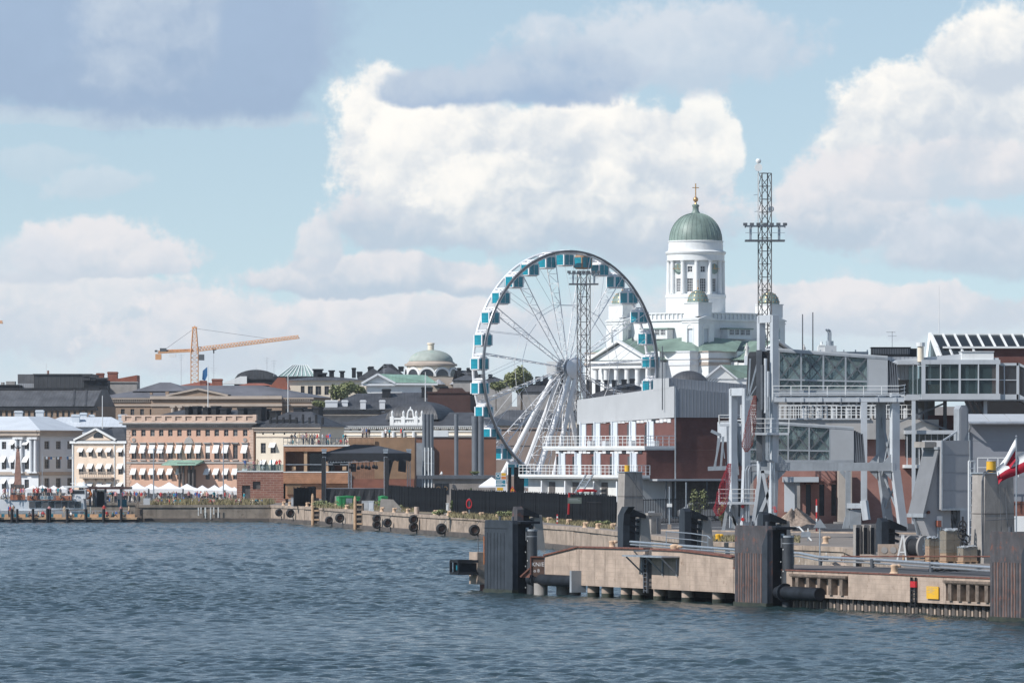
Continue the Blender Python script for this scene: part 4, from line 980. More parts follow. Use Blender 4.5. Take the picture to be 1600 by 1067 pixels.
# corner towers
tc_, ta = 13.5, 2.95
for sx, sy in ((-1, -1), (1, -1), (1, 1), (-1, 1)):
    ct = Vector((sx*tc_, sy*tc_, 0)); T = Matrix.Translation(ct)
    o = bpy.data.objects.new('corner_tower', None); C.objects.link(o); o.parent = root; o.location = ct
    m = M(); hz0, hz1 = cz(547), cz(516)
    for s_ in range(4):
        st = len(m.v); m.holed(-ta, ta, 0, cz(503), [(-.95, .95, hz0, hz1)], -ta, .45); m.quad((-1.2, -ta+.45, hz0-.2), (1.2, -ta+.45, hz0-.2), (1.2, -ta+.45, hz1+1.2), (-1.2, -ta+.45, hz1+1.2)); m.xf(Matrix.Rotation(R(90*s_), 4, 'Z'), st)
    m.box(-ta*.86, ta*.86, -ta*.86, ta*.86, cz(497), cz(477)); m.box(-ta-.3, ta+.3, -ta-.3, ta+.3, cz(503)+.003, cz(501)); m.box(-ta*.92, ta*.92, -ta*.92, ta*.92, cz(477)+.003, cz(475.5))
    m.box(-ta-.25, ta+.25, -ta-.25, ta+.25, cz(548.5), cz(547)); m.box(-ta-.2, ta+.2, -ta-.2, ta+.2, cz(563), cz(553.5)); m.box(-ta-.18, ta+.18, -ta-.18, ta+.18, cz(507), cz(505.5))
    m.build('tower_walls', white, o)
    for s_ in range(4):
        a = M(); a.prism([(-ta-.2, -ta-.35, cz(501)+.003), (ta+.2, -ta-.35, cz(501)+.003), (0, -ta-.35, cz(495.5))], (0, 1.2, 0)); a.xf(Matrix.Rotation(R(90*s_), 4, 'Z')); a.build('gable', white, o)
        a = M(); a.lathe([(1.0, -.14), (1.45, -.14), (1.45, .1), (1.0, .1)], n=12, a0=0, a1=math.pi); a.xf(Matrix.Rotation(R(90*s_), 4, 'Z') @ Matrix.Translation((0, -ta, hz1)) @ Matrix.Rotation(R(90), 4, 'X'))
        for x in (-1.35, 1.0): st = len(a.v); a.box(x, x+.35, -ta-.12, -ta-.002, hz0, hz1); a.xf(Matrix.Rotation(R(90*s_), 4, 'Z'), st)
        a.build('niche_arch', white, o)
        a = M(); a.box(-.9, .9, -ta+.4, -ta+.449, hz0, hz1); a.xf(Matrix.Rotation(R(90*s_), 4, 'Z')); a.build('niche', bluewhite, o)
    rd = 2.75; pr = [(rd*math.cos(t), cz(475.5)+rd*1.18*math.sin(t)) for t in np.linspace(0, math.pi/2*.94, 9)]
    d = M(); d.lathe(pr, n=24); d.build('small_dome', copperd, o, True)
    d = M()
    for i in range(16):
        for j, (rr_, zz) in enumerate(pr[1:7:2]):
            a = 2*math.pi*i/16; d.cyl((math.cos(a)*(rr_-.03), math.sin(a)*(rr_-.03), zz), (math.cos(a)*(rr_+.10), math.sin(a)*(rr_+.10), zz+.05), .17, .1, 6)
    d.build('gilded_studs', gold, o)
    cross(o, (0, 0, cz(456.5)), 1.5*k, 17*k)
# arms of the greek cross with pediments
for s_ in range(4):
    Rm = Matrix.Rotation(R(90*s_), 4, 'Z')
    w, L0, L1 = 10.4, 13.2, 28.5
    ze, zr = cz(566), cz(537)
    m = M(); m.box(-w, w, -L1+4, -L0-.01, 0, cz(568)); m.box(-w+1, w-1, -L1+5, -L0-.012, cz(568), cz(551)); m.xf(Rm); m.build('arm_walls', white, root)
    m = M(); m.add([(-w-.6, -L1-.6, ze+.25), (w+.6, -L1-.6, ze+.25), (0, -L1-.6, zr+.45), (-w-.6, -L0, ze+.25), (w+.6, -L0, ze+.25), (0, -L0, zr+.45)], [(0, 2, 5, 3), (2, 1, 4, 5), (0, 3, 4, 1)]); m.xf(Rm); m.build('arm_roof', copper, root)
    m = M(); m.prism([(-w, -L1, ze), (w, -L1, ze), (0, -L1, zr-.5)], (0, 3.5, 0)); m.xf(Rm); m.build('pediment', white, root)
    m = M(); m.bar((-w-.7, -L1-.5, ze+.1), (0, -L1-.5, zr+.35), 1.1, .6); m.bar((0, -L1-.5, zr+.35), (w+.7, -L1-.5, ze+.1), 1.1, .6); m.box(-w-.8, w+.8, -L1-.9, -L1-.003, ze-.55, ze-.003); m.box(-w-.2, w+.2, -L1-.2, -L1+3.5, cz(577), ze-.553); m.box(-w-.3, w+.3, -L1-.35, -L1-.203, cz(572), cz(571))
    for i in range(40): x = -w-.5+i*(2*w+1)/40; m.box(x, x+.2, -L1-.7, -L1-.205, ze-.85, ze-.553)
    m.xf(Rm); m.build('entablature', white, root)
    for i in range(6):
        x = -w+1.1+i*(2*w-2.2)/5; c = M(); c.cyl((x, -L1+.8, 0), (x, -L1+.8, cz(580)), .75, .65, 10); c.cyl((x, -L1+.8, cz(580)), (x, -L1+.8, cz(577)), .65, 1.0, 8); c.xf(Rm); c.build('column', white, root, True)
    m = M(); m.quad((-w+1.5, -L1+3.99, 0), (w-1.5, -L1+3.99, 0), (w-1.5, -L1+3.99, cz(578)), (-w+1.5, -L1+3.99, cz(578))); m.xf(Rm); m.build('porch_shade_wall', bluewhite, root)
    # thermal dormer window above the roof
    m = M(); m.box(-4.6, 4.6, -15.6, -13.3, cz(531), cz(516)); m.xf(Rm); m.build('dormer', white, root)
    m = M(); m.box(-5, 5, -15.9, -13.3, cz(516)+.003, cz(514)); m.xf(Rm); m.build('dormer_roof', copper, root)
    for i in range(4):
        fm, g = win_mesh(1.7, 1.5, 3, 2, whiteframe); o = link('window', fm, root); o.matrix_local = Rm @ Matrix.Translation((-3.9+i*2.05, -15.72, cz(525))); link('pane', g, o)
# hipped green lower roofs between the arms and the towers
for s_ in range(4):
    Rm = Matrix.Rotation(R(90*s_), 4, 'Z'); m = M()
    for sx in (-1, 1):
        m.add([(sx*10.4, -24, cz(552)), (sx*19, -20, cz(552)), (sx*19, -13, cz(552)), (sx*10.4, -13, cz(527)), (sx*4, -20, cz(535))], [(0, 1, 3), (1, 2, 3), (0, 3, 4)])
    m.xf(Rm); m.build('aisle_roof', copper, root)
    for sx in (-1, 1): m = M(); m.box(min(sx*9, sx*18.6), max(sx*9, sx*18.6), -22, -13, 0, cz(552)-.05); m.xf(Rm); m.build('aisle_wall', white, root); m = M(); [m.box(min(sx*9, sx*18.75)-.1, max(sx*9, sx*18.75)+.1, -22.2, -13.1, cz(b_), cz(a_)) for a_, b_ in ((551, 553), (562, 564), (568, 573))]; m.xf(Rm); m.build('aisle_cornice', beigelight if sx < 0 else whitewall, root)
# side pavilions with small pediments
for (px, py, nm) in ((1133, 574, 'right'),):
    a = thing('chapel', 'small white chapel with pediment and green roof at the foot of the cathedral', 'church', atz(1100, 1480, 18)); kk = 1480/F; hz = lambda y: H+(YH-y)*kk-18
    m = M(); m.box(0, 82*kk, 0, 12, 0, hz(592)); m.build('wall', white, a)
    m = M(); m.prism([(2*kk, -.2, hz(592)), (50*kk, -.2, hz(592)), (26*kk, -.2, hz(572))], (0, .8, 0)); m.build('pediment', white, a)
    m = M(); m.bar((0, -.5, hz(592)), (26*kk, -.5, hz(571)), .8, .4); m.bar((26*kk, -.5, hz(571)), (52*kk, -.5, hz(592)), .8, .4); m.build('pediment_moulding', whitewall, a)
    m = M(); m.add([(26*kk, -.5, hz(570)), (52*kk, -.5, hz(591)), (84*kk, -.5, hz(590)), (84*kk, 6, hz(570)), (26*kk, 6, hz(570))], [(0, 1, 2, 3), (0, 3, 4)]); m.build('roof', copper, a)
def statue(px, py, Z, hpx, lab):
    kk = Z/F; h = hpx*kk; a = M(); a.lathe([(.18*h, 0), (.17*h, .1*h), (.12*h, .45*h), (.15*h, .68*h), (.13*h, .78*h), (.05*h, .82*h), (.075*h, .9*h), (.06*h, .98*h), (0, h)], n=10); a.bar((.12*h, 0, .72*h), (.19*h, -.05*h, .45*h), .06*h); a.bar((-.12*h, 0, .72*h), (-.15*h, -.1*h, .5*h), .06*h)
    p = P(px, py, Z); o = thing('statue', lab, 'statue', p); a.build('figure', goldish, o, True)
    b = M(); b.box(-.2*h, .2*h, -.2*h, .2*h, -6, -.002); b.build('pedestal', whitewall, o)
statue(1167, 556, 1490, 20, 'white apostle statue on the cathedral roof edge left of the lift tower')
statue(1256, 553, 1490, 15, 'white apostle statue on the skyline right of the lift tower')

# ------------------------------------------------------------------ ferris wheel
Zw = 983; k = Zw/F; phi = R(41)
hub = P(885, 575, Zw)
root = thing('ferris_wheel', 'white ferris wheel with teal glass gondolas on the quay', 'ferris wheel', (hub.x, hub.y, 2.4))
ex = Vector((math.cos(phi), math.sin(phi), 0)); ax = Vector((math.sin(phi), -math.cos(phi), 0))      # along the wheel, and its axle towards the harbour
hz = hub.z-2.4; RR = 182*k; gap = 1.25
def wp(t, r, a=0.): return ex*(r*math.cos(t))+Vector((0, 0, hz+r*math.sin(t)))+ax*a
for nm, a_, mt_, r_ in (('front_rim', gap, ringm, .2), ('back_rim', -gap, wheelw, .22)):
    m = M(); n = 96; pts = [wp(2*math.pi*i/n, RR, a_) for i in range(n+1)]; m.path(pts, r_, 8); m.build(nm, mt_, root, True)
m = M(); n = 96; pts = [wp(2*math.pi*i/n, RR-.35, gap-.12) for i in range(n+1)]; m.path(pts, .13, 6); m.build('inner_rim', wheelw, root, True)
NG = 30
m = M()
for i in range(NG):
    t = 2*math.pi*(i+.5)/NG; m.cyl(wp(t, RR, -gap), wp(t, RR, gap), .1, .1, 6)
m.build('rim_ties', wheelw, root)
for i in range(15):
    t = 2*math.pi*i/15+R(6); m = M(); n = 11; rows = []
    for j in range(n+1):
        r = 1.2+(RR-1.4)*j/n; w = .55+.75*j/n
        rows.append((wp(t-.015, r, -w*gap/1.3), wp(t-.015, r, w*gap/1.3)))
    for j in range(n):
        (a, b), (c, d) = rows[j], rows[j+1]
        m.bar(a, c, .11); m.bar(b, d, .11); m.bar(c, d, .07); m.bar(a, d, .055) if j % 2 else m.bar(b, c, .055)
    m.build('spoke', wheelw, root)
m = M()
for i in range(15):
    t = 2*math.pi*i/15+R(6); t2 = t+2*math.pi/15
    for a_ in (-gap*.8, gap*.8): m.cyl(wp(t, RR*.55, a_), wp(t2, RR*.55, a_), .05, .05, 4); m.cyl(wp(t, RR*.55, a_), wp(t+math.pi/15, RR, a_), .035, .035, 4)
m.build('tie_rods', wheelw, root)
m = M(); m.cyl(wp(0, 0, -1.9), wp(0, 0, 1.9), .75, .75, 16); m.cyl(wp(0, 0, -1.0), wp(0, 0, -.7), 1.5, 1.5, 20); m.cyl(wp(0, 0, .7), wp(0, 0, 1.0), 1.5, 1.5, 20); m.build('hub', galv, root, True)
m = M(); m.cyl(wp(0, 0, 1.9), wp(0, 0, 2.15), 1.7, 1.75, 28); m.cyl(wp(0, 0, 2.15), wp(0, 0, 2.55), 1.75, 1.1, 28); m.build('hub_disc', wheelw, root, True)
q = wp(0, 0, -2.6)
m = M(); m.box(q.x-1.5, q.x+.6, q.y-1, q.y+1, q.z-1.1, q.z+1.1); m.build('motor_house', white, root)
for (px, py, dz_, a_, tops) in ((766, 750, 6, -1.9, -4), (803, 728, 10, -1.9, 4), (828, 733, -4, 1.9, -4), (858, 733, 0, 1.9, 4), (915, 745, 16, -1.9, 9), (945, 745, 8, 1.9, 9)):
    bpt = atz(px, Zw+dz_, 2.4); bpt = Vector((bpt.x-hub.x, bpt.y-hub.y, 0)); tp = wp(0, 0, a_)+Vector((tops*k, 0, -.6))
    d = (tp-bpt); bpt = bpt-Vector((d.x, d.y, 0))*((733-py+26)*0)/1
    m = M(); m.cyl(bpt, tp, .46, .38, 12); m.build('leg', wheelw, root, True)
    m = M(); sd = Vector((1, .3, 0)).normalized()*1.5; n = 14; prev = None
    for j in range(n+1):
        u = j/n; a = bpt.lerp(tp, u); b = bpt.lerp(tp, u)+sd*(1-u*.75)
        if prev: m.bar(prev[1], b, .09); m.bar(prev[0] if j % 2 else prev[1], b if j % 2 else a, .06)
        prev = (a, b)
    m.build('leg_lattice', wheelw, root)
# gondolas hang upright between the rims
def gondola_meshes(body):
    w, d, h = 1.12, 1.05, 1.16
    def ring(s, z): 
        c = .35*s
        return [(-w*s+c, -d*s, z), (w*s-c, -d*s, z), (w*s, -d*s+c, z), (w*s, d*s-c, z), (w*s-c, d*s, z), (-w*s+c, d*s, z), (-w*s, d*s-c, z), (-w*s, -d*s+c, z)]
    def loft(m, rs):
        for a, b in zip(rs, rs[1:]): m.add(a+b, [(i, (i+1) % 8, 8+(i+1) % 8, 8+i) for i in range(8)])
        m.add(rs[0], [tuple(range(8))[::-1]]); m.add(rs[-1], [tuple(range(8))])
    sh = M(); loft(sh, [ring(.86, -h), ring(.97, -h+.1), ring(1.0, -h+.24)]); loft(sh, [ring(1.01, h*.62), ring(.98, h*.8), ring(.85, h*.95), ring(.5, h)])
    for (x, y) in ((-w+.1, -d+.1), (w-.1, -d+.1), (w-.1, d-.1), (-w+.1, d-.1)): sh.box(x-.11, x+.11, y-.11, y+.11, -h+.2, h*.66)
    for y in (-d, d): sh.box(-.035, .035, y-.03, y+.03, -h+.2, h*.66)
    gl = []
    for s_ in range(4):
        g = M(); a, b = (w, d) if s_ % 2 == 0 else (d, w)
        g.box(-a+.2, a-.2, -b*1.0+.0, -b+.06, -h+.24, h*.62); g.box(-a+.25, a-.25, -b-.03, -b-.005, -.28, -.2)
        g.xf(Matrix.Rotation(R(90*s_), 4, 'Z')); gl.append(g.mesh('pane', teal))
    hg = M(); hg.bar((0, -.9, h*.9), (0, 0, h+.28), .14); hg.bar((0, .9, h*.9), (0, 0, h+.28), .14); hg.cyl((0, -1.2, h+.28), (0, 1.2, h+.28), .1, .1, 6)
    return sh.mesh('gondola', body, False), gl, hg.mesh('hanger', wheelw)
GW, GB = gondola_meshes(wheelw), gondola_meshes(brownc)
for i in range(NG):
    t = 2*math.pi*(i+.5)/NG+R(1); bronze = abs((math.degrees(t) % 360)-82) < 6
    sh, gl, hg = GB if bronze else GW
    o = link('gondola', sh, root, wp(t, RR-.25)-Vector((0, 0, 1.05)), (0, 0, phi))
    if bronze: o['label'] = 'bronze gondola'
    for g in gl: link('pane', g, o)
    link('hanger', hg, o)
m = M(); a, b = P(768, 752, Zw-4), P(850, 735, Zw-4)
m.box(-13, 0, -8, 3, 0, 1.2); m.build('boarding_platform', white, root)
for px in (775, 792, 812, 826): m = M(); x = (px-885)*k; m.cyl((x, -7.5, 1.2), (x, -7.5, 2.5), .06, .06, 6); m.build('platform_post', white, root)

# ------------------------------------------------------------------ floodlight masts
def mast(px, Z, ytop, ybot, w, lab, plats, top=None):
    kk = Z/F; b = P(px, ybot, Z); b.z = 2.4; root = thing('floodlight_mast', lab, 'mast', b); zz = lambda py: H+(YH-py)*kk-2.4
    m = M(); n = int((zz(ytop))/(w*1.15)); a = .35
    lattice(m, (0, 0, 0), (0, 0, zz(ytop)), w*.94, n, .042, Vector((math.cos(a), math.sin(a), 0)), Vector((-math.sin(a), math.cos(a), 0)), w*.92); m.build('lattice', rustg, root)
    for (py, wp_, hgt) in plats:
        z = zz(py); W = wp_*kk/2; m = M()
        m.box(-W, W, -.9, .9, z-.18, z); m.build('platform', steeld, root)
        m = M()
        for x in (-W*.72, W*.72): m.box(x-.12, x+.12, -.4, .4, z+.002, z+hgt-.12)
        m.bar((-W, -.8, z+hgt), (W, -.8, z+hgt), .14); m.bar((-W, .8, z+hgt), (W, .8, z+hgt), .14); m.bar((-W, -.8, z+hgt*.5), (W, -.8, z+hgt*.5), .05); m.build('platform_frame', galv, root)
        for i in range(7):
            x = -W+i*2*W/6; l = M(); l.box(x-.22, x+.22, -1.05, -.75, z+hgt+.02, z+hgt+.32); l.bar((x, -.8, z+hgt-.2), (x, -.8, z+hgt+.1), .1); l.build('floodlight', steeld, root)
    return root, zz, kk
rustg = mat('rusty_galvanised_steel', (.125, .12, .12), .6, .2, var=.3, scale=1.5, col2=(.11, .07, .05), spots=.56)
mast(912, 760, 424, 700, 17*760/F, 'rusty lattice floodlight mast with platform in front of the ferris wheel', [(443, 46, 1.25)])
root, zz, kk = mast(1195, 640, 271, 520, 17*640/F, 'tall lattice floodlight mast rising behind the white lift tower', [(375, 62, 1.45)])
m = M(); x = -10*kk; m.cyl((x, 0, zz(350)), (x, 0, zz(250)), .05, .05, 6); m.cyl((x, -.25, zz(262)), (x, -.05, zz(262)), .42, .42, 14); m.lathe([(0, 0), (.25, .1), (.3, .3), (.2, .5), (0, .55)], (x, 0, zz(256)), 10); m.build('dish_aerial', white, root)
m = M(); m.bar((x-.5, 0, zz(305)), (x, 0, zz(304)), .06); m.bar((x, 0, zz(330)), (x-.4, 0, zz(331)), .06); m.cyl((9*kk, -.3, zz(327)), (9*kk+.1, -.1, zz(327)), .3, .3, 10); m.build('small_aerials', galv, root)

# ------------------------------------------------------------------ timber sea-pool building
f = Fr(443, 905, 2.4); k = f.k; z = f.z
root = thing('timber_building', 'orange timber-clad waterfront building with open terraces and rooftop guests', 'building', f.loc)
# lower left wing
m = M(); x0, x1 = f.x(370), f.x(446)
hol = [(f.x(378), f.x(391), 0, f.z(758)), (f.x(395), f.x(407), f.z(764), f.z(752))]
m.holed(x0, x1, 0, z(737), hol, 0, .4); m.quad((x0, .8, 0), (x1, .8, 0), (x1, .8, z(737)), (x0, .8, z(737))); m.box(x0, x1, .81, 12, 0, z(737)-.003); m.build('lower_wing', bricko, root)
m = M(); m.box(x0-.05, x1, -.1, 12, z(737), z(735.5)); m.build('terrace_slab', white, root)
m = M(); m.box(x0, x1, -.06, -.02, z(735.4), z(725.5)); m.build('glass_balustrade', glassc, root)
for (a, b, c_, e) in hol: m = M(); m.box(a+.02, b-.02, .3, .36, c_, e); m.build('door', darkstone, root)
# main body
X = f.x
m = M(); m.box(X(443), X(545), 0, .4, z(779), z(741)); m.build('parapet_band', wood, root)
m = M(); m.box(X(443), X(545), -.25, -.02, z(779) , z(742)); 
band_ = lambda nm, a, b, y0, y1, ya, yb, mt_: M().box(X(a), X(b), ya, yb, z(y1), z(y0)).build(nm, mt_, root)
band_('timber_band', 443, 545, 738, 755, -.5, 1., wood); band_('timber_band', 443, 545, 697, 705, -.5, 1., wood)
band_('timber_end', 443, 446, 705, 738, -.5, 4., wood); band_('terrace_floor', 443, 545, 736.5, 738, -.52, 8, white); band_('roof_edge', 443, 547, 695, 697, -.6, 10, white)
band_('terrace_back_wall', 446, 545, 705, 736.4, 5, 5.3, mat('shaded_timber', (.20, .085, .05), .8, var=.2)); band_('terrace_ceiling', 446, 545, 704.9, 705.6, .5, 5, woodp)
band_('timber_column', 475, 480, 705, 736.4, -.3, .3, woodp); band_('timber_column', 509, 513, 705, 736.4, -.3, .3, woodp)
band_('window_wall', 482, 520, 708, 736, 4.6, 4.7, glassd); band_('partition', 446, 475, 706, 736, 3.5, 3.7, woodv)
for a in (456, 508, 535): band_('planter', a, a+6, 728.5, 735, .2, .9, woodp)
m = M(); m.bar((X(446), -.3, z(725.5)), (X(545), -.3, z(725.5)), .12); m.build('handrail', galv, root)
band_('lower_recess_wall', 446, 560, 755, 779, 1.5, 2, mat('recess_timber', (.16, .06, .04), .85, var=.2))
for i in range(14): band_('slat', 447+i*1.75, 447.7+i*1.75, 755, 772, -.3, -.1, woodp)
m = M(); m.holed(X(545), X(648), 0, z(683), [(X(587), X(604), z(734), z(712)), (X(614), X(634), z(734), z(712))], 0, .5); m.quad((X(545), .6, 0), (X(648), .6, 0), (X(648), .6, z(683)), (X(545), .6, z(683))); m.box(X(545), X(647.9), .61, 16, 0, z(683)-.003); m.build('tall_wing', woodv, root)
for a, b in ((587, 604), (614, 634)): band_('dark_window', a+.3, b-.3, 712.3, 733.7, .3, .36, paneM)
band_('timber_panel', 585, 648, 683.2, 748, -.12, -.003, mat('amber_timber', (.27, .165, .095), .75, var=.18, scale=.4))
band_('timber_band', 545, 647, 748.3, 764, -.1, -.003, mat('maroon_timber', (.22, .085, .055), .8, var=.2))
for i in range(22): band_('rail_slat', 545+i*1.9, 545.8+i*1.9, 684, 694.5, -.5, -.42, woodp)
m = M(); m.bar((X(443), -.45, z(684.5)), (X(585), -.45, z(684.5)), .08); m.bar((X(443), -.45, z(690)), (X(545), -.45, z(690)), .05)
for i in range(16): x = X(443)+i*(X(545)-X(443))/15; m.bar((x, -.45, z(695)), (x, -.45, z(684.5)), .06)
m.build('roof_railing', steeld, root)
# right-hand brown block
root2 = thing('timber_block', 'plain brown timber-clad block right of the steel flues, behind the wheel rim', 'building', atz(650, 925, 2.4)); kk = 925/F
m = M(); m.box(0, (775-650)*kk, 0, 12, 0, H+(706-683.5)*kk-2.4); m.build('wall', mat('rust_brown_cladding', (.20, .095, .062), .8, var=.15, scale=.3), root2)
m = M(); m.box(-.1, (776-650)*kk, -.15, 12, H+(706-683.5)*kk-2.4, H+(706-682)*kk-2.4); m.build('parapet', steeld, root2)
m = M(); m.box(20*kk, 50*kk, 4, 9, H+(706-683.5)*kk-2.4, H+(706-672)*kk-2.4); m.build('roof_kiosk', white, root2)
m = M(); m.box(0, 2.2, -.8, -.01, 0, 9); m.build('dark_corner', steelg, root2)
# steel flues
def flue(px, Z, ytop, r, lab, n=1, dx=8):
    kk = Z/F; b = atz(px, Z, 2.4); root = thing('flue_stack', lab, 'chimney', b); t = H+(706-ytop)*kk-2.4
    for i in range(n):
        m = M(); x = i*dx*kk; m.cyl((x, 0, 0), (x, 0, t), r*kk, r*kk, 14); m.cyl((x, 0, t-.9), (x, 0, t+.02), r*kk*1.1, r*kk*1.1, 14); m.build('pipe', mat('grey_flue_steel', (.17, .185, .205), .45, .3, var=.1), root, True)
    return root, kk, t
root, kk, t = flue(663, 850, 647, 3.3, 'cluster of three grey steel flue pipes above a wire cage', 3, 5.6)
cg = M()
for x in (-3, 15):
    for y in (-.8, .8): cg.bar((x*kk, y, 0), (x*kk, y, 7.8), .07)
for zz in (3, 4.5, 6, 7.8):
    for y in (-.8, .8): cg.bar((-3*kk, y, zz), (15*kk, y, zz), .05)
cg.build('cage', galv, root)
flue(713, 880, 647, 3.2, 'single grey steel flue pipe left of the wheel rim')
flue(742, 880, 650, 5, 'pair of thick grey flue pipes right beside the wheel rim', 2, 9)
for i, (px, lab) in enumerate(((664, 'leftmost of three thin white poles before the grey shed'), (669.5, 'middle one of three thin white poles before the grey shed'), (674.5, 'rightmost of three thin white poles before the grey shed'))):
    m = M(); p = atz(px, 800, 2.4); m.cyl((0, 0, 0), (0, 0, 8.2), .09, .07, 8); tag(m.build('flagpole', white, None, loc=p), lab, 'pole', 'white poles before the grey shed')
# stage canopy
f = Fr(505, 840, 2.4); k = f.k; z = f.z; X = f.x
root = thing('stage_canopy', 'black canopy roof of an open-air stage on four truss towers', 'stage', f.loc)
m = M(); Dp = 9.; hb, ht = z(708), z(694); x0, x1 = X(503), X(605); x2 = X(641)
pk0, pk1 = (X(552), 4, ht), (X(590), 7, ht-.2)
m.add([(x0, 0, hb), (x1, 0, hb), (x2, Dp, hb), (X(540), Dp, hb), pk0, pk1], [(0, 1, 5, 4), (1, 2, 5), (2, 3, 4, 5), (3, 0, 4)]); m.build('roof', shelly, root)
m = M()
n = 16
for (a, b) in (((x0, -.02), (x1, -.02)), ((x1, 0), (x2, Dp))):
    for i in range(n):
        u, v = i/n, (i+1)/n; pa = (a[0]+(b[0]-a[0])*u, a[1]+(b[1]-a[1])*u); pb = (a[0]+(b[0]-a[0])*v, a[1]+(b[1]-a[1])*v); da, db = .95+.25*math.sin(u*9.42*2)**2, .95+.25*math.sin(v*9.42*2)**2
        m.quad((*pa, hb-da), (*pb, hb-db), (*pb, hb+.03), (*pa, hb+.03))
m.build('valance', blackc, root)
for x, y in ((X(506.5), 0), (X(602.5), 0), (X(637), Dp), (X(544), Dp)):
    m = M(); lattice(m, (x, y, 0), (x, y, hb-.5), .42, 14, .035); m.build('truss_tower', galv, root)
    m = M(); m.box(x-.3, x+.3, y-.3, y+.3, hb-.02, hb+.35); m.box(x-.36, x+.36, y-.36, y+.36, hb+.35, hb+.6); m.build('tower_head', galv, root)
for x, y in ((X(505.5), -.35), (X(604.5), -.35)): m = M(); m.box(x-.28, x+.28, y-.02, y+.2, 0.2, hb-.6); m.build('black_drape', blackc, root)
m = M(); m.prism([(X(606), .3, hb-.9), (X(615), .3, hb-.9), (X(609), .3, z(742)), (X(606), .3, z(760))], (0, .4, 0)); m.build('side_drape', blackc, root); m = M(); m.prism([(X(622), 4, hb-.9), (X(634), 4, hb-.9), (X(633), 4, z(738)), (X(621), 4, z(736))], (0, 2, 0)); m.build('side_drape', blackc, root)
m = M(); tri_jib(m, (X(508), .3, z(723)), (X(602), .3, z(720)), .5, .55, 22, .03); m.build('front_truss', galv, root)
for i, px in enumerate((548, 553, 560, 566, 572, 577, 584, 588)):
    m = M(); x = X(px); m.cyl((x, .1, z(727+i % 3)), (x, -.15, z(730+i % 3)), .2, .26, 8); m.bar((x, .2, z(722)), (x, .1, z(727)), .08); m.build('spotlight', blackm, root)
m = M(); m.box(X(548), X(556), .6, 1.6, z(737), z(724)); m.box(X(520), X(531), 1, 2, z(726), z(716)); m.box(X(533), X(541), 2, 3, z(725), z(717)); m.build('speaker_array', blackm, root)
m = M(); m.box(X(509), X(601), .2, Dp, z(768), z(763)); m.build('stage_floor', galv, root)
m = M(); 
for i in range(12):
    u, v = i/12, (i+1)/12; m.quad((X(509)+(X(601)-X(509))*u, .1-.25*(i % 2), z(786)), (X(509)+(X(601)-X(509))*v, .1-.25*((i+1) % 2), z(786)), (X(509)+(X(601)-X(509))*v, .1, z(763)), (X(509)+(X(601)-X(509))*u, .1, z(763)))
m.build('stage_skirt', blackc, root)
# grey timber sheds under the wheel
f = Fr(655, 800, 2.4); k = f.k; z = f.z; X = f.x
root = thing('grey_shed', 'low grey timber shed with flat dark roof below the ferris wheel', 'shed', f.loc)
mt_ = ribmat('grey_boarding', (.29, .26, .235), .3, 0, .85, 0, .4, .25)
m = M(); m.box(X(676), X(782), 0, 7, 0, z(748)); m.build('wall', mt_, root)
m = M(); m.box(X(652), X(790), -.35, 7.5, z(748), z(742.5)); m.build('roof', steeld, root)
m = M(); m.box(X(679), X(691), -.06, -.003, z(772), z(755)); m.box(X(691.6), X(701), -.06, -.003, z(772), z(755)); m.build('doors', paneM, root)
for px in (685, 696): m = M(); m.lathe([(.22, 0), (.28, 0), (.28, .03), (.22, .03)], n=14); m.xf(Matrix.Translation((X(px), -.07, z(763))) @ Matrix.Rotation(R(90), 4, 'X')); m.build('door_emblem', gold, root)
m = M(); p = atz(690, 799, z(742.5)+2.45); m.lathe([(0, 0), (.12, .05), (.18, .2), (.1, .34), (.09, .42), (0, .5)], n=8); m.bar((.1, 0, .2), (-.3, 0, .08), .1, .05); tag(m.build('seagull', white, None, True, p), 'white seagull perched on the shed roof edge', 'bird')
# black panels and info sign behind the fence
for a, b, yt, lab in ((794, 799, 731, 'tall narrow black panel behind the blue-white info sign'), (803, 819, 731, 'wide black advertising pillar right of the warning triangle')):
    p = atz(a, 745, 2.4); kk = 745/F; o = thing('black_pillar', lab, 'pillar', p); m = M(); m.box(0, (b-a)*kk, 0, 1.2, 0, H+(706-yt)*kk-2.4); m.build('body', fencem, o); m = M(); m.box(-.05, (b-a)*kk+.05, -.05, 1.25, H+(706-yt)*kk-2.4, H+(706-yt)*kk-2.3); m.build('cap', blackm, o)
def text(parent, s, size, loc, m, rot=(90, 0, 0), yaw=0, align='CENTER', ext=.006):
    cu = bpy.data.curves.new('lettering', 'FONT'); cu.body = s; cu.size = size; cu.align_x = align; cu.align_y = 'CENTER'; cu.extrude = ext
    o = bpy.data.objects.new('lettering', cu); C.objects.link(o); me = bpy.data.meshes.new_from_object(o.evaluated_get(bpy.context.evaluated_depsgraph_get())); bpy.data.objects.remove(o); me.materials.clear(); me.materials.append(m)
    o = bpy.data.objects.new('lettering', me); C.objects.link(o); o.parent = parent; o.location = loc; o.rotation_euler = (R(90), 0, R(yaw)); return o
f = Fr(774.5, 735, 2.4); k = f.k; X = f.x; z = f.z
root = thing('info_sign', 'white and teal information board with yellow pictograms behind the black fence', 'sign', f.loc)
m = M(); m.box(0, X(791), 0, .15, z(775), z(738)); m.build('board', signw, root)
def pan(nm, a, b, y0, y1, mt_, e=.012): M().box(X(a), X(b), -e, -.001, z(y1), z(y0)).build(nm, mt_, root)
pan('print_panel', 775, 782, 738.7, 748.5, signteal); pan('print_panel', 783.3, 790.5, 738.7, 743, yellow); pan('print_panel', 783.3, 790.5, 744, 748.5, orange)
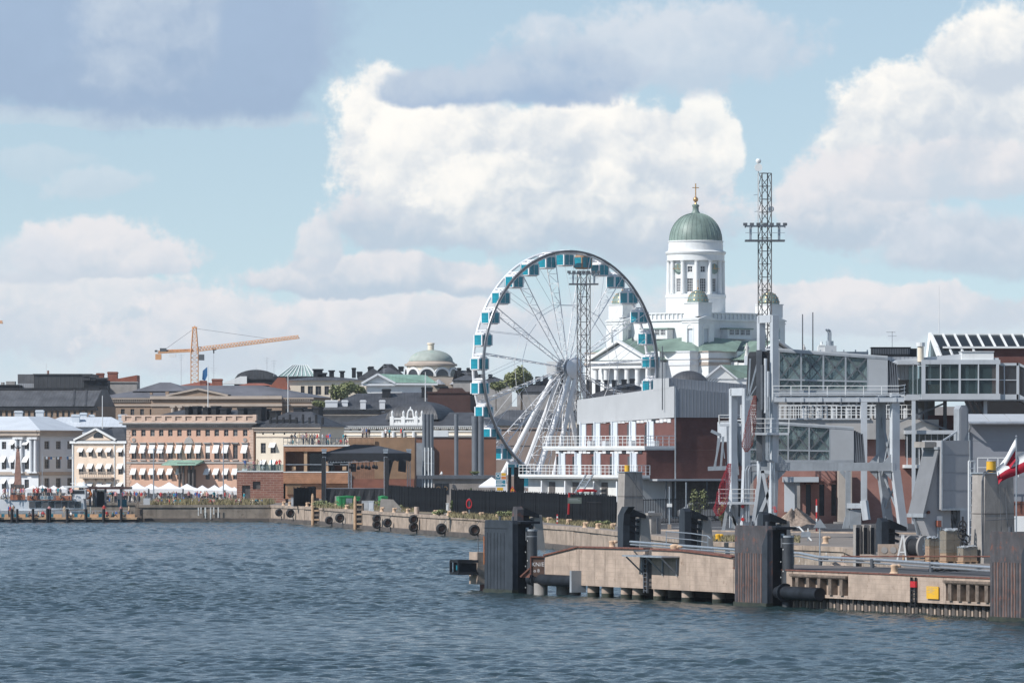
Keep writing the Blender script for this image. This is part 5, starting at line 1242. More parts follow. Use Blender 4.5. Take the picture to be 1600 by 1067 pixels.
pan('print_panel', 775, 789.5, 749.8, 755.5, signteal); pan('print_panel', 775, 789.5, 757, 759.5, signteal); pan('print_panel', 776.5, 786, 761.5, 766, yellow)
m = M(); m.lathe([(.16, 0), (.24, 0), (.24, .01), (.16, .01)], n=16); m.xf(Matrix.Translation((X(778.5), -.014, z(743))) @ Matrix.Rotation(R(90), 4, 'X')); m.build('pictogram', signw, root)
for i, yy in enumerate((751, 752.8, 754.4, 758.2)): pan('print_line', 776, 786-2*(i % 2), yy-.35, yy+.35, signw, .016)
m = M(); m.prism([(X(788), -.012, z(773)), (X(788), -.012, z(770)), (X(790), -.012, z(771.5))], (0, .011, 0)); m.build('arrow', blackm, root)
for px in (775.5, 790): m = M(); m.cyl((X(px), .2, 0), (X(px), .2, z(738)), .06, .06, 6); m.build('post', galv, root)
f = Fr(796, 715, 2.4); X = f.x; z = f.z
root = thing('warning_sign', 'red-edged yellow warning triangle over a small orange plate', 'sign', f.loc)
m = M(); m.prism([(X(796), 0, z(768)), (X(805.5), 0, z(768)), (X(800.7), 0, z(759))], (0, .04, 0)); m.build('border', warnred, root)
m = M(); m.prism([(X(797.9), -.012, z(767)), (X(803.6), -.012, z(767)), (X(800.7), -.012, z(761.6))], (0, .011, 0)); m.build('face', yellow, root)
m = M(); m.box(X(800.3), X(801.1), -.02, -.013, z(765.3), z(763)); m.box(X(800.3), X(801.1), -.02, -.013, z(766.5), z(765.8)); m.build('exclamation_mark', blackm, root)
m = M(); m.box(X(797), X(804.5), 0, .04, z(772), z(768.3)); m.build('plate', orange, root)
m = M(); m.cyl((X(800.7), .08, 0), (X(800.7), .08, z(762)), .04, .04, 6); m.build('post', galv, root)
# white parasol
p = atz(768, 760, 2.4); root = thing('parasol', 'pale square parasol beside the information board', 'parasol', p); kk = 760/F
m = M(); zt, zb = H+(706-745)*kk-2.4, H+(706-759)*kk-2.4; w = 20*kk; m.add([(-w, -w, zb), (w, -w, zb), (w, w, zb), (-w, w, zb), (0, 0, zt), (-w, -w, zb-.2), (w, -w, zb-.2), (w, w, zb-.2), (-w, w, zb-.2)], [(0, 1, 4), (1, 2, 4), (2, 3, 4), (3, 0, 4), (0, 5, 6, 1), (1, 6, 7, 2), (2, 7, 8, 3), (3, 8, 5, 0)]); m.build('canopy', tentw, root)
m = M(); m.cyl((0, 0, 0), (0, 0, zt), .05, .05, 6); m.build('pole', galv, root)
# ------------------------------------------------------------------ brick harbour building (left face sunlit, right face in shade)
Y1 = 25.0                                 # the port buildings all stand at this angle to the view
f = Fr(1010, 690, 2.4, Y1); k = f.k; z = f.z
X = lambda px, y=0.: ((px-1010)*k+y*math.sin(R(Y1)))/math.cos(R(Y1))      # local x of photo column px at local depth y
Yd = lambda px: (1010-px)*k/math.sin(R(Y1))                              # local depth of photo column px on the left face x=0
root = thing('brick_building', 'red brick harbour building with white balconies and ribbed grey metal top storey', 'building', f.loc, Y1)
XU = X(1055); XE = X(1165)
LD = 25.0
B = lambda nm, x0, x1, y0, y1, z0, z1, mt_: M().box(x0, x1, y0, y1, z0, z1).build(nm, mt_, root)
B('lower_wall', 0, XE, 0, LD-1, z(748), z(703), brick)
B('upper_wall', XU, XE, .003, LD, z(702.9), z(650), brick)
B('ground_storey', -.35, XE, .5, LD+6, 0, z(748.1), mat('ground_storey_white', (.70, .69, .66), .85, var=.06, scale=.5, streak=.2))
B('dark_loading_bay', 3.5, XE-.2, .42, .49, .2, z(752), darkstone)
B('upper_slab', -.25, XU-.001, -.1, LD+2, z(703)+.001, z(699), white); B('upper_slab_edge', -.32, XU-.1, -.16, LD+2.1, z(700.4), z(696.6), white)
B('lower_slab', -1.5, -.001, -.9, LD+6, z(748)+.003, z(744.6), white); B('lower_slab_edge', -1.6, -.05, -1., LD+6.1, z(746), z(742.2), white)
B('canopy_slab', 0.3, XE+2, -2.2, -.01, z(751), z(748.2), lightgrey)
for i in range(4): B('canopy_post', 1.5+i*2.6, 1.62+i*2.6, -2., -1.88, 0, z(751.1), steeld)
# upper cladding: pale on the lit side, ribbed on the other
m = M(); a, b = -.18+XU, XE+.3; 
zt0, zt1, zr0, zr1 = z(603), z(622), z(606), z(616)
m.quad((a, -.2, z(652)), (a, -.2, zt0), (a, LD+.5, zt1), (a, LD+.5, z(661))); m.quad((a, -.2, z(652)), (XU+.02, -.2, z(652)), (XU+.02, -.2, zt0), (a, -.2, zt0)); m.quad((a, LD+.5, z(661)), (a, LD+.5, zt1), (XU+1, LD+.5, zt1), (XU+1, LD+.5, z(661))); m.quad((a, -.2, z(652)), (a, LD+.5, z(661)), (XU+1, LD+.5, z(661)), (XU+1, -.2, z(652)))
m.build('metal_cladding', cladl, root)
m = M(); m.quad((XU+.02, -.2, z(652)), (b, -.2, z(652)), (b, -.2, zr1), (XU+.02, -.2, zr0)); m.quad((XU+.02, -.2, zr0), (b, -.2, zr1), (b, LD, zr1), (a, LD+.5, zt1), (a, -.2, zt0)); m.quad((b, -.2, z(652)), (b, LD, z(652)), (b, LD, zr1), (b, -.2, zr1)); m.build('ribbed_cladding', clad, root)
m = M(); yb = 1.2; m.prism([(XU-.15, yb, zr0-.6), (XE+1.6, yb, zr1-.6), (XE+1.6, yb, z(600)), (XU-.15, yb, z(590))], (0, 4.0, 0)); m.build('rooftop_block', clad, root)
m = M(); m.quad((XU-.2, 1.1, zt0-.2), (XU-.2, 1.1, z(590)), (XU-.2, 5.2, z(592)), (XU-.2, 5.2, zt0-.5)); m.build('rooftop_block_side', cladl, root)
# white fins, clerestory and windows of the two storeys
for i, px in enumerate((1018, 991, 963, 936, 914)):
    y = (1055-px)*k/math.sin(R(Y1)); o = M(); o.box(XU-.3, XU-.002, y, y+.25, z(698), z(657.5)); o.box(XU-.12, XU-.002, y-1.1, y-.002, z(698), z(657.5)); o.build('white_fin', bluewhite, root)
    B('window', XU-.06, XU-.003, y+.26, y+1.2, z(693), z(662), paneM)
for i in range(24):
    y = .9+i*1.0; g = (i*7) % 5
    B('clerestory_pane', XU-.1, XU-.004, y, y+.86, z(660)+.1*(g == 2), z(654)-.15*(g == 1), whiteframe if g != 3 else paneM)
for i, px in enumerate((990, 963, 935, 905, 880)):
    y = Yd(px); o = M(); o.box(-.3, -.002, y, y+.25, z(742), z(706)); o.box(-.12, -.002, y-1.1, y-.002, z(742), z(708)); o.build('white_fin', bluewhite, root)
    B('window', -.06, -.003, y+.26, y+1.3, z(741), z(713), paneM)
for i in range(22): y = 1.+i*1.05; B('clerestory_pane', -.1, -.004, y, y+.9, z(708.5), z(704)-.12*(i % 3 == 1), whiteframe if i % 4 else paneM)
for px in (985, 950, 905, 868): y = (1004-px)*k/math.sin(R(Y1)); B('doorway', -.42, -.351, y, y+1.6, .1, z(754), darkstone); B('partition', -1.15, -.353, y+2, y+2.3, 0, z(752), whitewall)
def railing(root, pts, h, n, mt_, name='railing', rails=3, r=.035, per=None):
    m = M()
    for a, b in zip(pts, pts[1:]):
        a, b = Vector(a), Vector(b); q = n if per is None else max(1, round((b-a).length/per))
        for i in range(q+1): p = a.lerp(b, i/q); m.bar(p, p+Vector((0, 0, h)), r*2)
        for j in range(1, rails+1): u = Vector((0, 0, h*j/rails)); m.bar(a+u, b+u, r*2 if j == rails else r*1.4)
    return m.build(name, mt_, root)
railing(root, [(-.3, -.1, z(696.5)), (-.3, LD+2, z(696.5))], 1.15, 24, white); railing(root, [(-.3, -.1, z(696.5)), (XU, -.1, z(696.5))], 1.15, 5, white)
railing(root, [(-1.55, -.9, z(742)), (-1.55, LD+6, z(742))], 1.1, 30, white); railing(root, [(-1.55, -.9, z(742)), (0, -.9, z(742))], 1.1, 3, white)
m = M(); m.cyl((XU-.02, -.16, 0), (XU-.02, -.16, zr0), .09, .09, 8); m.build('drainpipe', galv, root)
m = M(); m.cyl((XU-.5, 2.2, z(640)), (XU-.5, 2.2, z(540)), .07, .06, 6); m.build('rod', steeld, root)
for y in (2, 8, 15, 19): m = M(); m.box(XU-1.6, XU-1.0, y, y+.8, z(696.5), z(688)); m.build('air_unit', lightgrey, root)
# stair to the first slab
m = M()
for s_ in (0, 1.2):
    m.bar((-2.2-3*.0, 9.5+s_*1.5, z(742)), (-4.6, 9.5+s_*1.5, z(790)), .3, .12)
for i in range(12): u = (i+.5)/12; zz = z(742)+(z(790)-z(742))*u; m.box(-2.2-2.4*u-.15, -2.2-2.4*u+.15, 9.5, 11.3, zz-.03, zz+.03)
m.build('outside_stair', galv, root)
p = G(1105, 803); o = thing('van', 'silver van parked behind the dark railings under the brick building canopy', 'van', atz(1065, 672, 2.4), 12)
pf = [(0, .45), (0, 1.1), (.5, 1.3), (1.35, 1.95), (4.6, 2.05), (4.9, 1.6), (4.95, .5)]
m = M(); m.prism([(x, 0, zz) for x, zz in pf], (0, 1.8, 0)); m.build('body', silver, o)
m = M(); m.prism([(x, -.01, zz) for x, zz in [(1.0, 1.25), (1.45, 1.85), (2.3, 1.88), (2.3, 1.25)]], (0, 1.82, 0)); m.prism([(x, -.01, zz) for x, zz in [(2.45, 1.25), (2.45, 1.88), (4.4, 1.9), (4.5, 1.25)]], (0, 1.82, 0)); m.build('window', paneM, o)
for x in (1., 4.1): m = M(); m.cyl((x, -.04, .36), (x, .3, .36), .36, .36, 14); w = m.build('wheel', tyrem, o); m = M(); m.cyl((x, -.06, .36), (x, -.041, .36), .2, .2, 12); m.build('rim', galv, w)
# concrete blocks (ramp towers) with cables
def tower_block(px0, px1, ytop, ybase, lab, lean=3., ycap=None):
    Z = F*7.6/(ybase-YH); fr = Fr(px0, Z, 2.4, Y1); kx = fr.kx; W = (px1-px0)*kx*.82; D = W*.8; h = fr.z(ytop); o = thing('concrete_tower', lab, 'tower', atz(px0+(px1-px0)*.2, Z, 2.4), Y1); g = lean*fr.k
    m = M(); m.add([(-g, -g*.3, 0), (W+g, -g*.3, 0), (W+g, D, 0), (-g, D, 0), (0, 0, h), (W, 0, h), (W, D, h), (0, D, h)], [(0, 1, 5, 4), (1, 2, 6, 5), (2, 3, 7, 6), (3, 0, 4, 7), (4, 5, 6, 7)]); m.build('body', concg, o)
    for u in (.55,): m = M(); e = g*(1-u)+.02; m.box(-e, W+e, -g*.3*(1-u)-.02, D-.1, h*u, h*u+.05); m.build('pour_joint', concd, o)
    m = M(); m.box(-.1, W+.1, -.1, D+.1, h, h+.1); m.build('cap_plate', galv, o)
    return o, W, D, h, fr
o, W, D, h, fr = tower_block(970, 1003, 738, 822, 'grey concrete block tower with a yellow lamp, before the brick building')
m = M(); m.cyl((W*.2, D*.2, h+.1), (W*.2, D*.2, h+.75), .27, .27, 12); m.build('yellow_lamp', yellow, o)
for pts in ([(W*.1, -.1, h), (W*.9, -.32, h*.6), (W*1.1, -.4, h*.5)], [(W*.6, -.05, h), (W*.62, -.35, .3)], [(0, -.3, h*.3), (W*.9, -.35, h*.28)]): m = M(); m.path(pts, .035, 5); m.build('cable', steeld, o)

# ------------------------------------------------------------------ passenger terminal
f = Fr(1200, 640, 2.4, 0); k = f.k; z = f.z; X = f.x
root = thing('terminal_building', 'pale terminal building with railed roof terrace and brick ground floor behind the gantries', 'building', f.loc)
TB = lambda nm, a, b, y0, y1, ya, yb, mt_: M().box(X(a), X(b), ya, yb, z(y1), z(y0)).build(nm, mt_, root)
brickl = brickmat('light_red_brick', (.36, .155, .12), (.31, .13, .10), (.38, .30, .27))
TB('concrete_fascia', 1160, 1470, 655, 686, 3, 24, mat('fascia_concrete', (.40, .385, .37), .9, var=.08, scale=.4, streak=.3))
TB('roof_edge', 1160, 1362, 653, 655.5, 2.8, 3.4, lightgrey)
TB('upper_storey', 1180, 1470, 590, 654.9, 9, 24, mat('dim_terminal_wall', (.23, .22, .21), .9, var=.1))
for i in range(15): TB('window_strip', 1236+i*12.5, 1243+i*12.5, 626, 652, 8.85, 8.99, paneM); TB('mullion', 1244.5+i*12.5, 1247+i*12.5, 622, 655, 8.6, 8.98, stone)
railing(root, [(X(1160), 3.2, z(653)), (X(1370), 3.2, z(653))], (653-634)*k, 28, white, rails=4); railing(root, [(X(1160), 5.5, z(653)), (X(1430), 5.5, z(653))], (653-632)*k, 34, white, rails=3)
for i in range(9): m = M(); x = X(1262)+i*1.55; m.cyl((x, 7, z(653)), (x, 7, z(640)), .28, .28, 10); m.cyl((x, 7, z(640)), (x, 7, z(637)), .36, .2, 10); m.build('roof_vent', lightgrey, root)
# ground floor with arches
hol = [(X(1241), X(1251), z(800), z(760)), (X(1262), X(1270), z(806), z(757)), (X(1283), X(1291), z(806), z(757)), (X(1302), X(1310), z(806), z(757))]
m = M(); m.holed(X(1180), X(1430), -.3, z(686), hol, 4, .6); m.quad((X(1180), 4.7, 0), (X(1430), 4.7, 0), (X(1430), 4.7, z(686)), (X(1180), 4.7, z(686))); m.build('brick_ground_floor', brickl, root)
for (a, b, c_, e) in hol: m = M(); m.box(a+.01, b-.01, 4.4, 4.45, c_, e); m.build('dark_door', paneM, root); m = M(); m.lathe([((b-a)/2+.02, -.06), ((b-a)/2+.2, -.06), ((b-a)/2+.2, .1), ((b-a)/2+.02, .1)], n=10, a0=0, a1=math.pi); m.xf(Matrix.Translation(((a+b)/2, 3.98, e)) @ Matrix.Rotation(R(90), 4, 'X')); m.build('brick_arch', brick, root)
TB('concrete_pier', 1311, 1332, 735, 815, 1, 3.6, mat('buff_concrete', (.42, .37, .32), .9, var=.12, scale=.6, streak=.3)); TB('concrete_pier', 1243, 1251, 745, 800, 1.2, 1.9, concg); TB('lintel', 1225, 1280, 745, 753, 1, 3.9, lightgrey); TB('white_door_panel', 1228, 1244, 748, 800, 3.5, 3.9, bluewhite)
TB('concrete_base', 1303, 1322, 815, 828, -.6, 1, concg)
# upper glass corridor on stilts: hall at right with white frames
TB('hall_roof', 1440, 1563, 562, 569, 0, 9, steelw); TB('hall_sill', 1440, 1563, 615, 624, 0, 9, lightgrey); TB('hall_floor', 1436, 1600, 624, 626, -.1, 9, steeld)
TB('hall_back_wall', 1445, 1560, 570, 614, 8.5, 8.7, mat('interior_grey', (.20, .20, .21), .8)); TB('interior_desk', 1455, 1472, 600, 615, 4, 5, woodv)
for a, b in ((1456, 1460), (1488, 1491), (1515, 1519), (1530, 1536)): TB('interior_column', a, b, 570, 614, 5, 5.4, whiteframe)
TB('hall_glazing', 1443, 1558, 569, 615, .25, .30, glassc)
for px, w in ((1440, 6), (1469, 1.6), (1498, 3.2), (1528, 1.8), (1556.5, 4.5)): TB('hall_mullion', px, px+w, 569.1, 614.9, 0, .24, steelw)
TB('hall_transom', 1446, 1558, 592, 593.6, .02, .2, steelw)
for i in range(3):
    TB('glass_side', 1421+i*6.5, 1427+i*6.5, 572, 616, 1.2-.4*i, 1.26-.4*i, glassc); TB('side_mullion', 1427.2+i*6.5, 1428.4+i*6.5, 568, 617, 1-.4*i, 1.25-.4*i, steelw)
TB('side_roof', 1403, 1440, 563, 569, 1, 9, lightgrey); TB('side_floor', 1415, 1440, 616, 625, .6, 9, lightgrey)
m = M(); m.prism([(X(1392), 0, z(570)), (X(1520), 0, z(566)), (X(1520), 0, z(551)), (X(1404), 0, z(562))], (0, 8, 0)); m.xf(Matrix.Translation((0, 1.5, 0))); m.build('sloping_roof', lightgrey, root)
TB('roof_box', 1503, 1553, 550, 564, .3, 4, white); TB('roof_box_lid', 1502, 1554, 548.5, 550, .2, 4.1, lightgrey); TB('small_roof_unit', 1554, 1561, 559, 564, .4, 2, lightgrey)
m = M(); m.cyl((X(1439.5), 1, z(565)), (X(1439.5), 1, z(541)), .34, .34, 12); m.build('chimney_pipe', cream2, root, True); m = M(); m.cyl((X(1439.5), 1, z(541)), (X(1439.5), 1, z(535)), .47, .47, 12); m.build('chimney_cap', white, root)
# link and sloping glass stair at right
TB('link_roof', 1561, 1592, 567, 571, .4, 6, steelw); TB('link_sill', 1561, 1592, 616, 624, .4, 6, lightgrey); TB('link_glass', 1562, 1590, 571, 616, .6, .65, glassd); TB('link_mullion', 1569, 1570.5, 571, 616, .4, .59, steelw); TB('link_mullion', 1589, 1593, 567, 624, .4, .59, steelw); TB('link_transom', 1562, 1590, 593, 594.2, .42, .58, steelw)
m = M(); m.prism([(X(1593), .45, z(567)), (X(1640), .45, z(590)), (X(1640), .45, z(593)), (X(1593), .45, z(571))], (0, 5, 0)); m.prism([(X(1593), .45, z(616)), (X(1640), .45, z(640)), (X(1640), .45, z(648)), (X(1593), .45, z(624))], (0, 5, 0)); m.build('stair_frame', steelw, root)
m = M(); m.prism([(X(1593), .6, z(571)), (X(1640), .6, z(593)), (X(1640), .6, z(640)), (X(1593), .6, z(616))], (0, .05, 0)); m.build('stair_glass', glassd, root)
TB('under_hall_wall', 1512, 1640, 626, 648, 3, 3.3, glassd); 
for a in (1512, 1522, 1532): m = M(); m.bar((X(a), 2.8, z(626)), (X(a+10), 2.8, z(648)), .3); m.build('brace', steeld, root)
for px, y0, m_ in ((1427.5, -.2, steelw), (1435, 3, steeld), (1452, 5, steeld), (1482, 5, steeld), (1541, 1, lightgrey)): m = M(); m.bar((X(px), y0+.2, 0 if px < 1500 else z(648)), (X(px), y0+.2, z(626)), .38); m.build('stilt', m_, root)
m = M(); m.bar((X(1405), 2.5, z(660)), (X(1478), 2.5, z(630)), .2); m.bar((X(1440), 2.6, z(655)), (X(1500), 2.6, z(678)), .2); m.build('cross_brace', steeld, root)
TB('brick_infill', 1444, 1498, 648, 676, 7, 8.9, brick)
TB('lower_roof', 1415, 1510, 672, 678, .5, 9, lightgrey); TB('lower_glass', 1416, 1510, 678, 715, 1.6, 1.7, glassd); TB('lower_floor', 1414, 1450, 726, 731, .5, 6, white)
for i in range(9): TB('lower_mullion', 1418+i*9.5, 1419.4+i*9.5, 678, 726, 1.4, 1.59, lightgrey)
TB('dim_backdrop_wall', 1414, 1520, 678, 810, 8, 8.2, brick)
# roofline things
TB('rail_beam', 1225, 1362, 548, 552, 6, 6.4, steelg); TB('rail_beam', 1225, 1362, 555, 558, 6, 6.4, steelg)
for i in range(8): TB('rail_post', 1230+i*18.5, 1232+i*18.5, 545, 560, 6.1, 6.3, galv)
TB('parapet_wall', 1200, 1440, 556, 592, 6.6, 9, clad)
u = thing('exhaust_unit', 'white roof ventilation unit with twin bent steel exhaust pipes', 'vent', atz(1278, 655, z(547)+2.4)); kk = 655/F
m = M(); m.box(0, 28*kk, 0, 1.5, -.6, 10*kk); m.box(0.1, 11*kk, -.05, 1, 10*kk, 12*kk); m.build('casing', white, u)
m = M(); m.box(11*kk, 29*kk, -.1, -.002, -.5, 10.5*kk); m.build('front_panel', lightgrey, u)
m = M(); m.cyl((19*kk, .6, 10*kk), (19*kk, .6, 18*kk), 6*kk, 6*kk, 14); m.build('drum', galv, u, True)
for x in (16.5, 20): m = M(); m.path([(x*kk, .6, 18*kk), (x*kk, .6, 32*kk), ((x-1)*kk, .6, 34*kk), ((x-4)*kk, .5, 36*kk)], 1.7*kk, 10); m.build('exhaust_pipe', galv, u, True)
m = M(); m.cyl((6*kk, .4, 12*kk), (6*kk, .4, 17*kk), .12, .12, 8); m.build('small_vent', white, u)
u = thing('louvre_box', 'long black louvred plant box on the terminal roof', 'vent', atz(1363, 650, z(558)+2.4)); kk = 650/F
m = M(); m.box(0, 60*kk, 0, 3, 0, 17*kk); m.box(60*kk, 70*kk, .3, 3, 0, 16*kk); m.build('casing', blackm, u); m = M(); m.box(-.1, 60.5*kk, -.12, 3, 17*kk, 18*kk); m.build('lid', blackm, u)
for i in range(22): m = M(); m.box((1+i*2.65)*kk, (2.6+i*2.65)*kk, -.06, -.002, 7*kk, 15.5*kk); m.build('louvre', steeld, u)
u = thing('skylight_house', 'long greenhouse-like skylight with white sloping bars above a brick wall', 'skylight', atz(1452, 665, 2.4)); kk = 665/F; hz_ = lambda y: H+(YH-y)*kk-2.4; px_ = lambda p, dy=0: (p-1452)*kk
m = M(); m.box(px_(1453), px_(1680), -.2, .4, hz_(523), hz_(521)); m.box(px_(1470), px_(1680), -3.3, -2.9, hz_(545), hz_(542)); m.build('white_beam', white, u)
for i in range(14):
    a = 1455+i*18; m = M(); m.bar((px_(a), 0, hz_(522)), (px_(a+7), -3, hz_(543)), .22, .2); m.build('white_bar', white, u)
    g = M(); g.quad((px_(a+1.2), -.02, hz_(523)), (px_(a+17.2), -.02, hz_(523)), (px_(a+24), -2.95, hz_(543)), (px_(a+8), -2.95, hz_(543))); g.build('pane', glassd, u)
    if i < 4: m = M(); m.bar((px_(a+7), -3, hz_(543)), (px_(a+12), -3.6, hz_(557)), .2); m.build('white_bar', white, u); g = M(); g.quad((px_(a+8), -3, hz_(545)), (px_(a+24), -3, hz_(545)), (px_(a+28), -3.6, hz_(557)), (px_(a+12), -3.6, hz_(557))); g.build('pane', glassd, u)
m = M(); m.bar((px_(1453), 0, hz_(521)), (px_(1446), -2, hz_(560)), .25); m.bar((px_(1453), 0, hz_(521)), (px_(1463), -3.4, hz_(558)), .3); m.build('end_bar', white, u)
m = M(); m.quad((px_(1453), 0, hz_(523)), (px_(1446), -2, hz_(560)), (px_(1463), -3.4, hz_(558))); m.build('end_pane', glassc, u)
m = M(); m.box(px_(1515), px_(1690), -2.8, 4, 0, hz_(545.2)); m.build('brick_wall', brick, u)
m = M(); m.box(px_(1458), px_(1680), .5, 4, hz_(580), hz_(524)); m.build('back_wall', mat('skylight_inside', (.14, .15, .16), .9), u)
for px, Z, y0, y1, r, m_, lab in ((1254, 700, 491, 560, .09, steeld, 'left one of two dark rods rising over the boarding bridge'), (1270, 700, 488, 560, .09, steeld, 'right one of two dark rods rising over the boarding bridge'), (1467, 690, 446, 525, .05, white, 'thin white mast above the greenhouse skylight'), (1029, 1000, 0, 0, 0, None, '')):
    if m_: p = P(px, y1, Z); m = M(); m.cyl((0, 0, -3), (0, 0, (y1-y0)*Z/F), r, r*.7, 6); tag(m.build('roof_mast', m_, None, loc=p), lab, 'mast')
p = P(1394, 545, 690); m = M(); kk = 690/F; m.cyl((0, 0, -2), (0, 0, 27*kk), .04, .03, 5); m.bar((-9*kk, 0, 26*kk), (5*kk, 0, 26*kk), .05); m.bar((-7*kk, 0, 20*kk), (7*kk, 0, 20*kk), .04)
for i in range(5): m.bar(((-7+i*3)*kk, -.4, 26*kk), ((-7+i*3)*kk, .4, 26*kk), .03)
tag(m.build('tv_aerial', steelg, None, loc=p), 'thin rooftop television aerial above the black louvre box', 'aerial')

# ------------------------------------------------------------------ lift gantries with boarding bridges
def gantry(name, lab, Zg, near, ytop, legs_bot, mids, rleg, beam, Ld=19):
    """two portal frames of white box girders, the far one set back along the quay"""
    fr = Fr(near, Zg, 2.4, 0); kk = fr.k; zz = fr.z; X_ = fr.x; root = thing(name, lab, 'gantry', fr.loc)
    back_ = Vector((-Ld*kk, Ld*kk/.42*.907, 0))
    w = 10.5*kk
    def col(nm, a, b, mt_=steelw, ww=None, hh=None): m = M(); m.bar(a, b, ww or w, hh or w*.85, up=(.42, -.907, 0)); return m.build(nm, mt_, root)
    for j, off in enumerate((Vector((0, 0, 0)), back_)):
        q = lambda px, py: Vector((X_(px), 0, zz(py)))+off
        lx = near+6
        col('lift_column', q(lx, mids), q(lx, ytop)); col('lower_leg', q(lx-(3 if j == 0 else -1), legs_bot), q(lx, mids), ww=w*1.05)
        if rleg:
            rx, rt, rb = rleg
            col('right_leg', q(rx, (beam+8)), q(rx, rt), steelw if j == 0 else steelg, w*1.25); col('splayed_leg', q(rx+13, rb), q(rx+1, beam+6), steelw if j == 0 else steelg, w*1.25)
            m = M(); a, b = q(lx, beam), q(rx, beam); m.bar(a, b, w, 13*kk); m.build('cross_beam', steelg, root)  # grey steel on the white gantry: the beam's shade put into its colour
            g = M()
            for (cx, s_) in ((lx+6, 1), (rx-6, -1)):
                for v in (-1, 1): g.prism([(q(cx, beam).x, off.y-.18, zz(beam+v*6)), (q(cx+s_*13, beam).x, off.y-.18, zz(beam+v*6)), (q(cx, beam).x, off.y-.18, zz(beam+v*20))], (0, .36, 0))
            g.build('gusset', steelg, root)
    top0, top1 = Vector((X_(near+6), 0, zz(ytop+5))), Vector((X_(near+6), 0, zz(ytop+5)))+back_
    m = M(); m.bar(top0, top1, w, 12*kk); m.build('top_beam', steelw, root)
    if rleg:
        a = Vector((X_(rleg[0]), 0, zz(rleg[1]+30))); m = M(); m.bar(a, a+back_+Vector((0, 0, -110*kk)), .16); m.bar(a+Vector((0, 0, -110*kk)), a+back_, .16); b = Vector((X_(rleg[0]+5), 0, zz(745))); m.bar(b, b+back_+Vector((0, 0, -55*kk)), .14); m.bar(b+Vector((0, 0, -55*kk)), b+back_, .14); m.build('side_bracing', steelg, root)
    return root, fr, back_
root, fr, bk = gantry('lift_gantry', 'tall white steel gantry carrying the front boarding bridge', 535, 1204, 493, 822, 720, (1398, 614, 826), 729)
kk = fr.k; X_, zz = fr.x, fr.z
# triangulated foot of the lift tower
m = M()
for a, b in (((1189, 735), (1177, 822)), ((1192, 735), (1207, 812)), ((1204, 765), (1180, 822)), ((1190, 736), (1206, 738))):
    m.bar((X_(a[0]), 1.2, zz(a[1])), (X_(b[0]), 1.2, zz(b[1])), .28)
m.build('foot_bracing', steelw, root)
m = M(); m.prism([(X_(1191), 1.5, zz(738)), (X_(1180), 1.5, zz(822)), (X_(1203), 1.5, zz(822)), (X_(1203), 1.5, zz(775))], (0, .2, 0)); m.build('foot_plate', steelg, root)
for i, px in enumerate((1197, 1199.5, 1202)): m = M(); m.path([(X_(px), -.5, zz(620)), (X_(px), -.5, zz(718)), (X_(px+8), -.5, zz(722)), (X_(px+8.5), -.5, zz(815))], .06, 6); m.build('conduit', galv, root)
for (px, y0, y1) in ((1191, 570, 640), (1196, 560, 645), (1200, 580, 640)): m = M(); m.cyl((X_(px), -.2, zz(y1)), (X_(px), -.2, zz(y0)), .14, .14, 8); m.build('hydraulic_ram', steeld if px == 1191 else steelw, root)
for (px, py) in ((1209.5, 793), (1211, 798)): m = M(); m.cyl((X_(px), -.55, zz(py)), (X_(px), -.3, zz(py)), .16, .16, 8); m.build('red_lamp', warnred, root)
# service platforms with railings
def platf(root, a, b, py, ya, yb, rail=20, mt_=steelw):
    m = M(); m.box(X_(a), X_(b), ya, yb, zz(py+3.5), zz(py)); m.build('service_platform', mt_, root)
    railing(root, [(X_(a), ya+.05, zz(py)), (X_(b), ya+.05, zz(py))], rail*kk, 0, white, rails=3, r=.03, per=1.2); railing(root, [(X_(a), ya+.05, zz(py)), (X_(a), yb, zz(py))], rail*kk, 0, white, rails=3, r=.03, per=1.2)
platf(root, 1176, 1232, 676, -.9, 2, 22)
m = M(); m.box(X_(1210), X_(1412), -.7, 2.4, zz(628), zz(620)); m.bar((X_(1210), -.75, zz(617)), (X_(1412), -.75, zz(617)), .12); m.build('bridge_walkway', steelw, root)
railing(root, [(X_(1207), -.7, zz(620)), (X_(1405), -.7, zz(620)), (X_(1416), .8, zz(618)), (X_(1416), 2.5, zz(618))], 17*kk, 0, white, rails=3, r=.032, per=1.7)
for i in range(7): m = M(); m.box(X_(1222+i*29), X_(1226+i*29), -.78, -.701, zz(628), zz(621)); m.build('walkway_bracket', steelw, root)

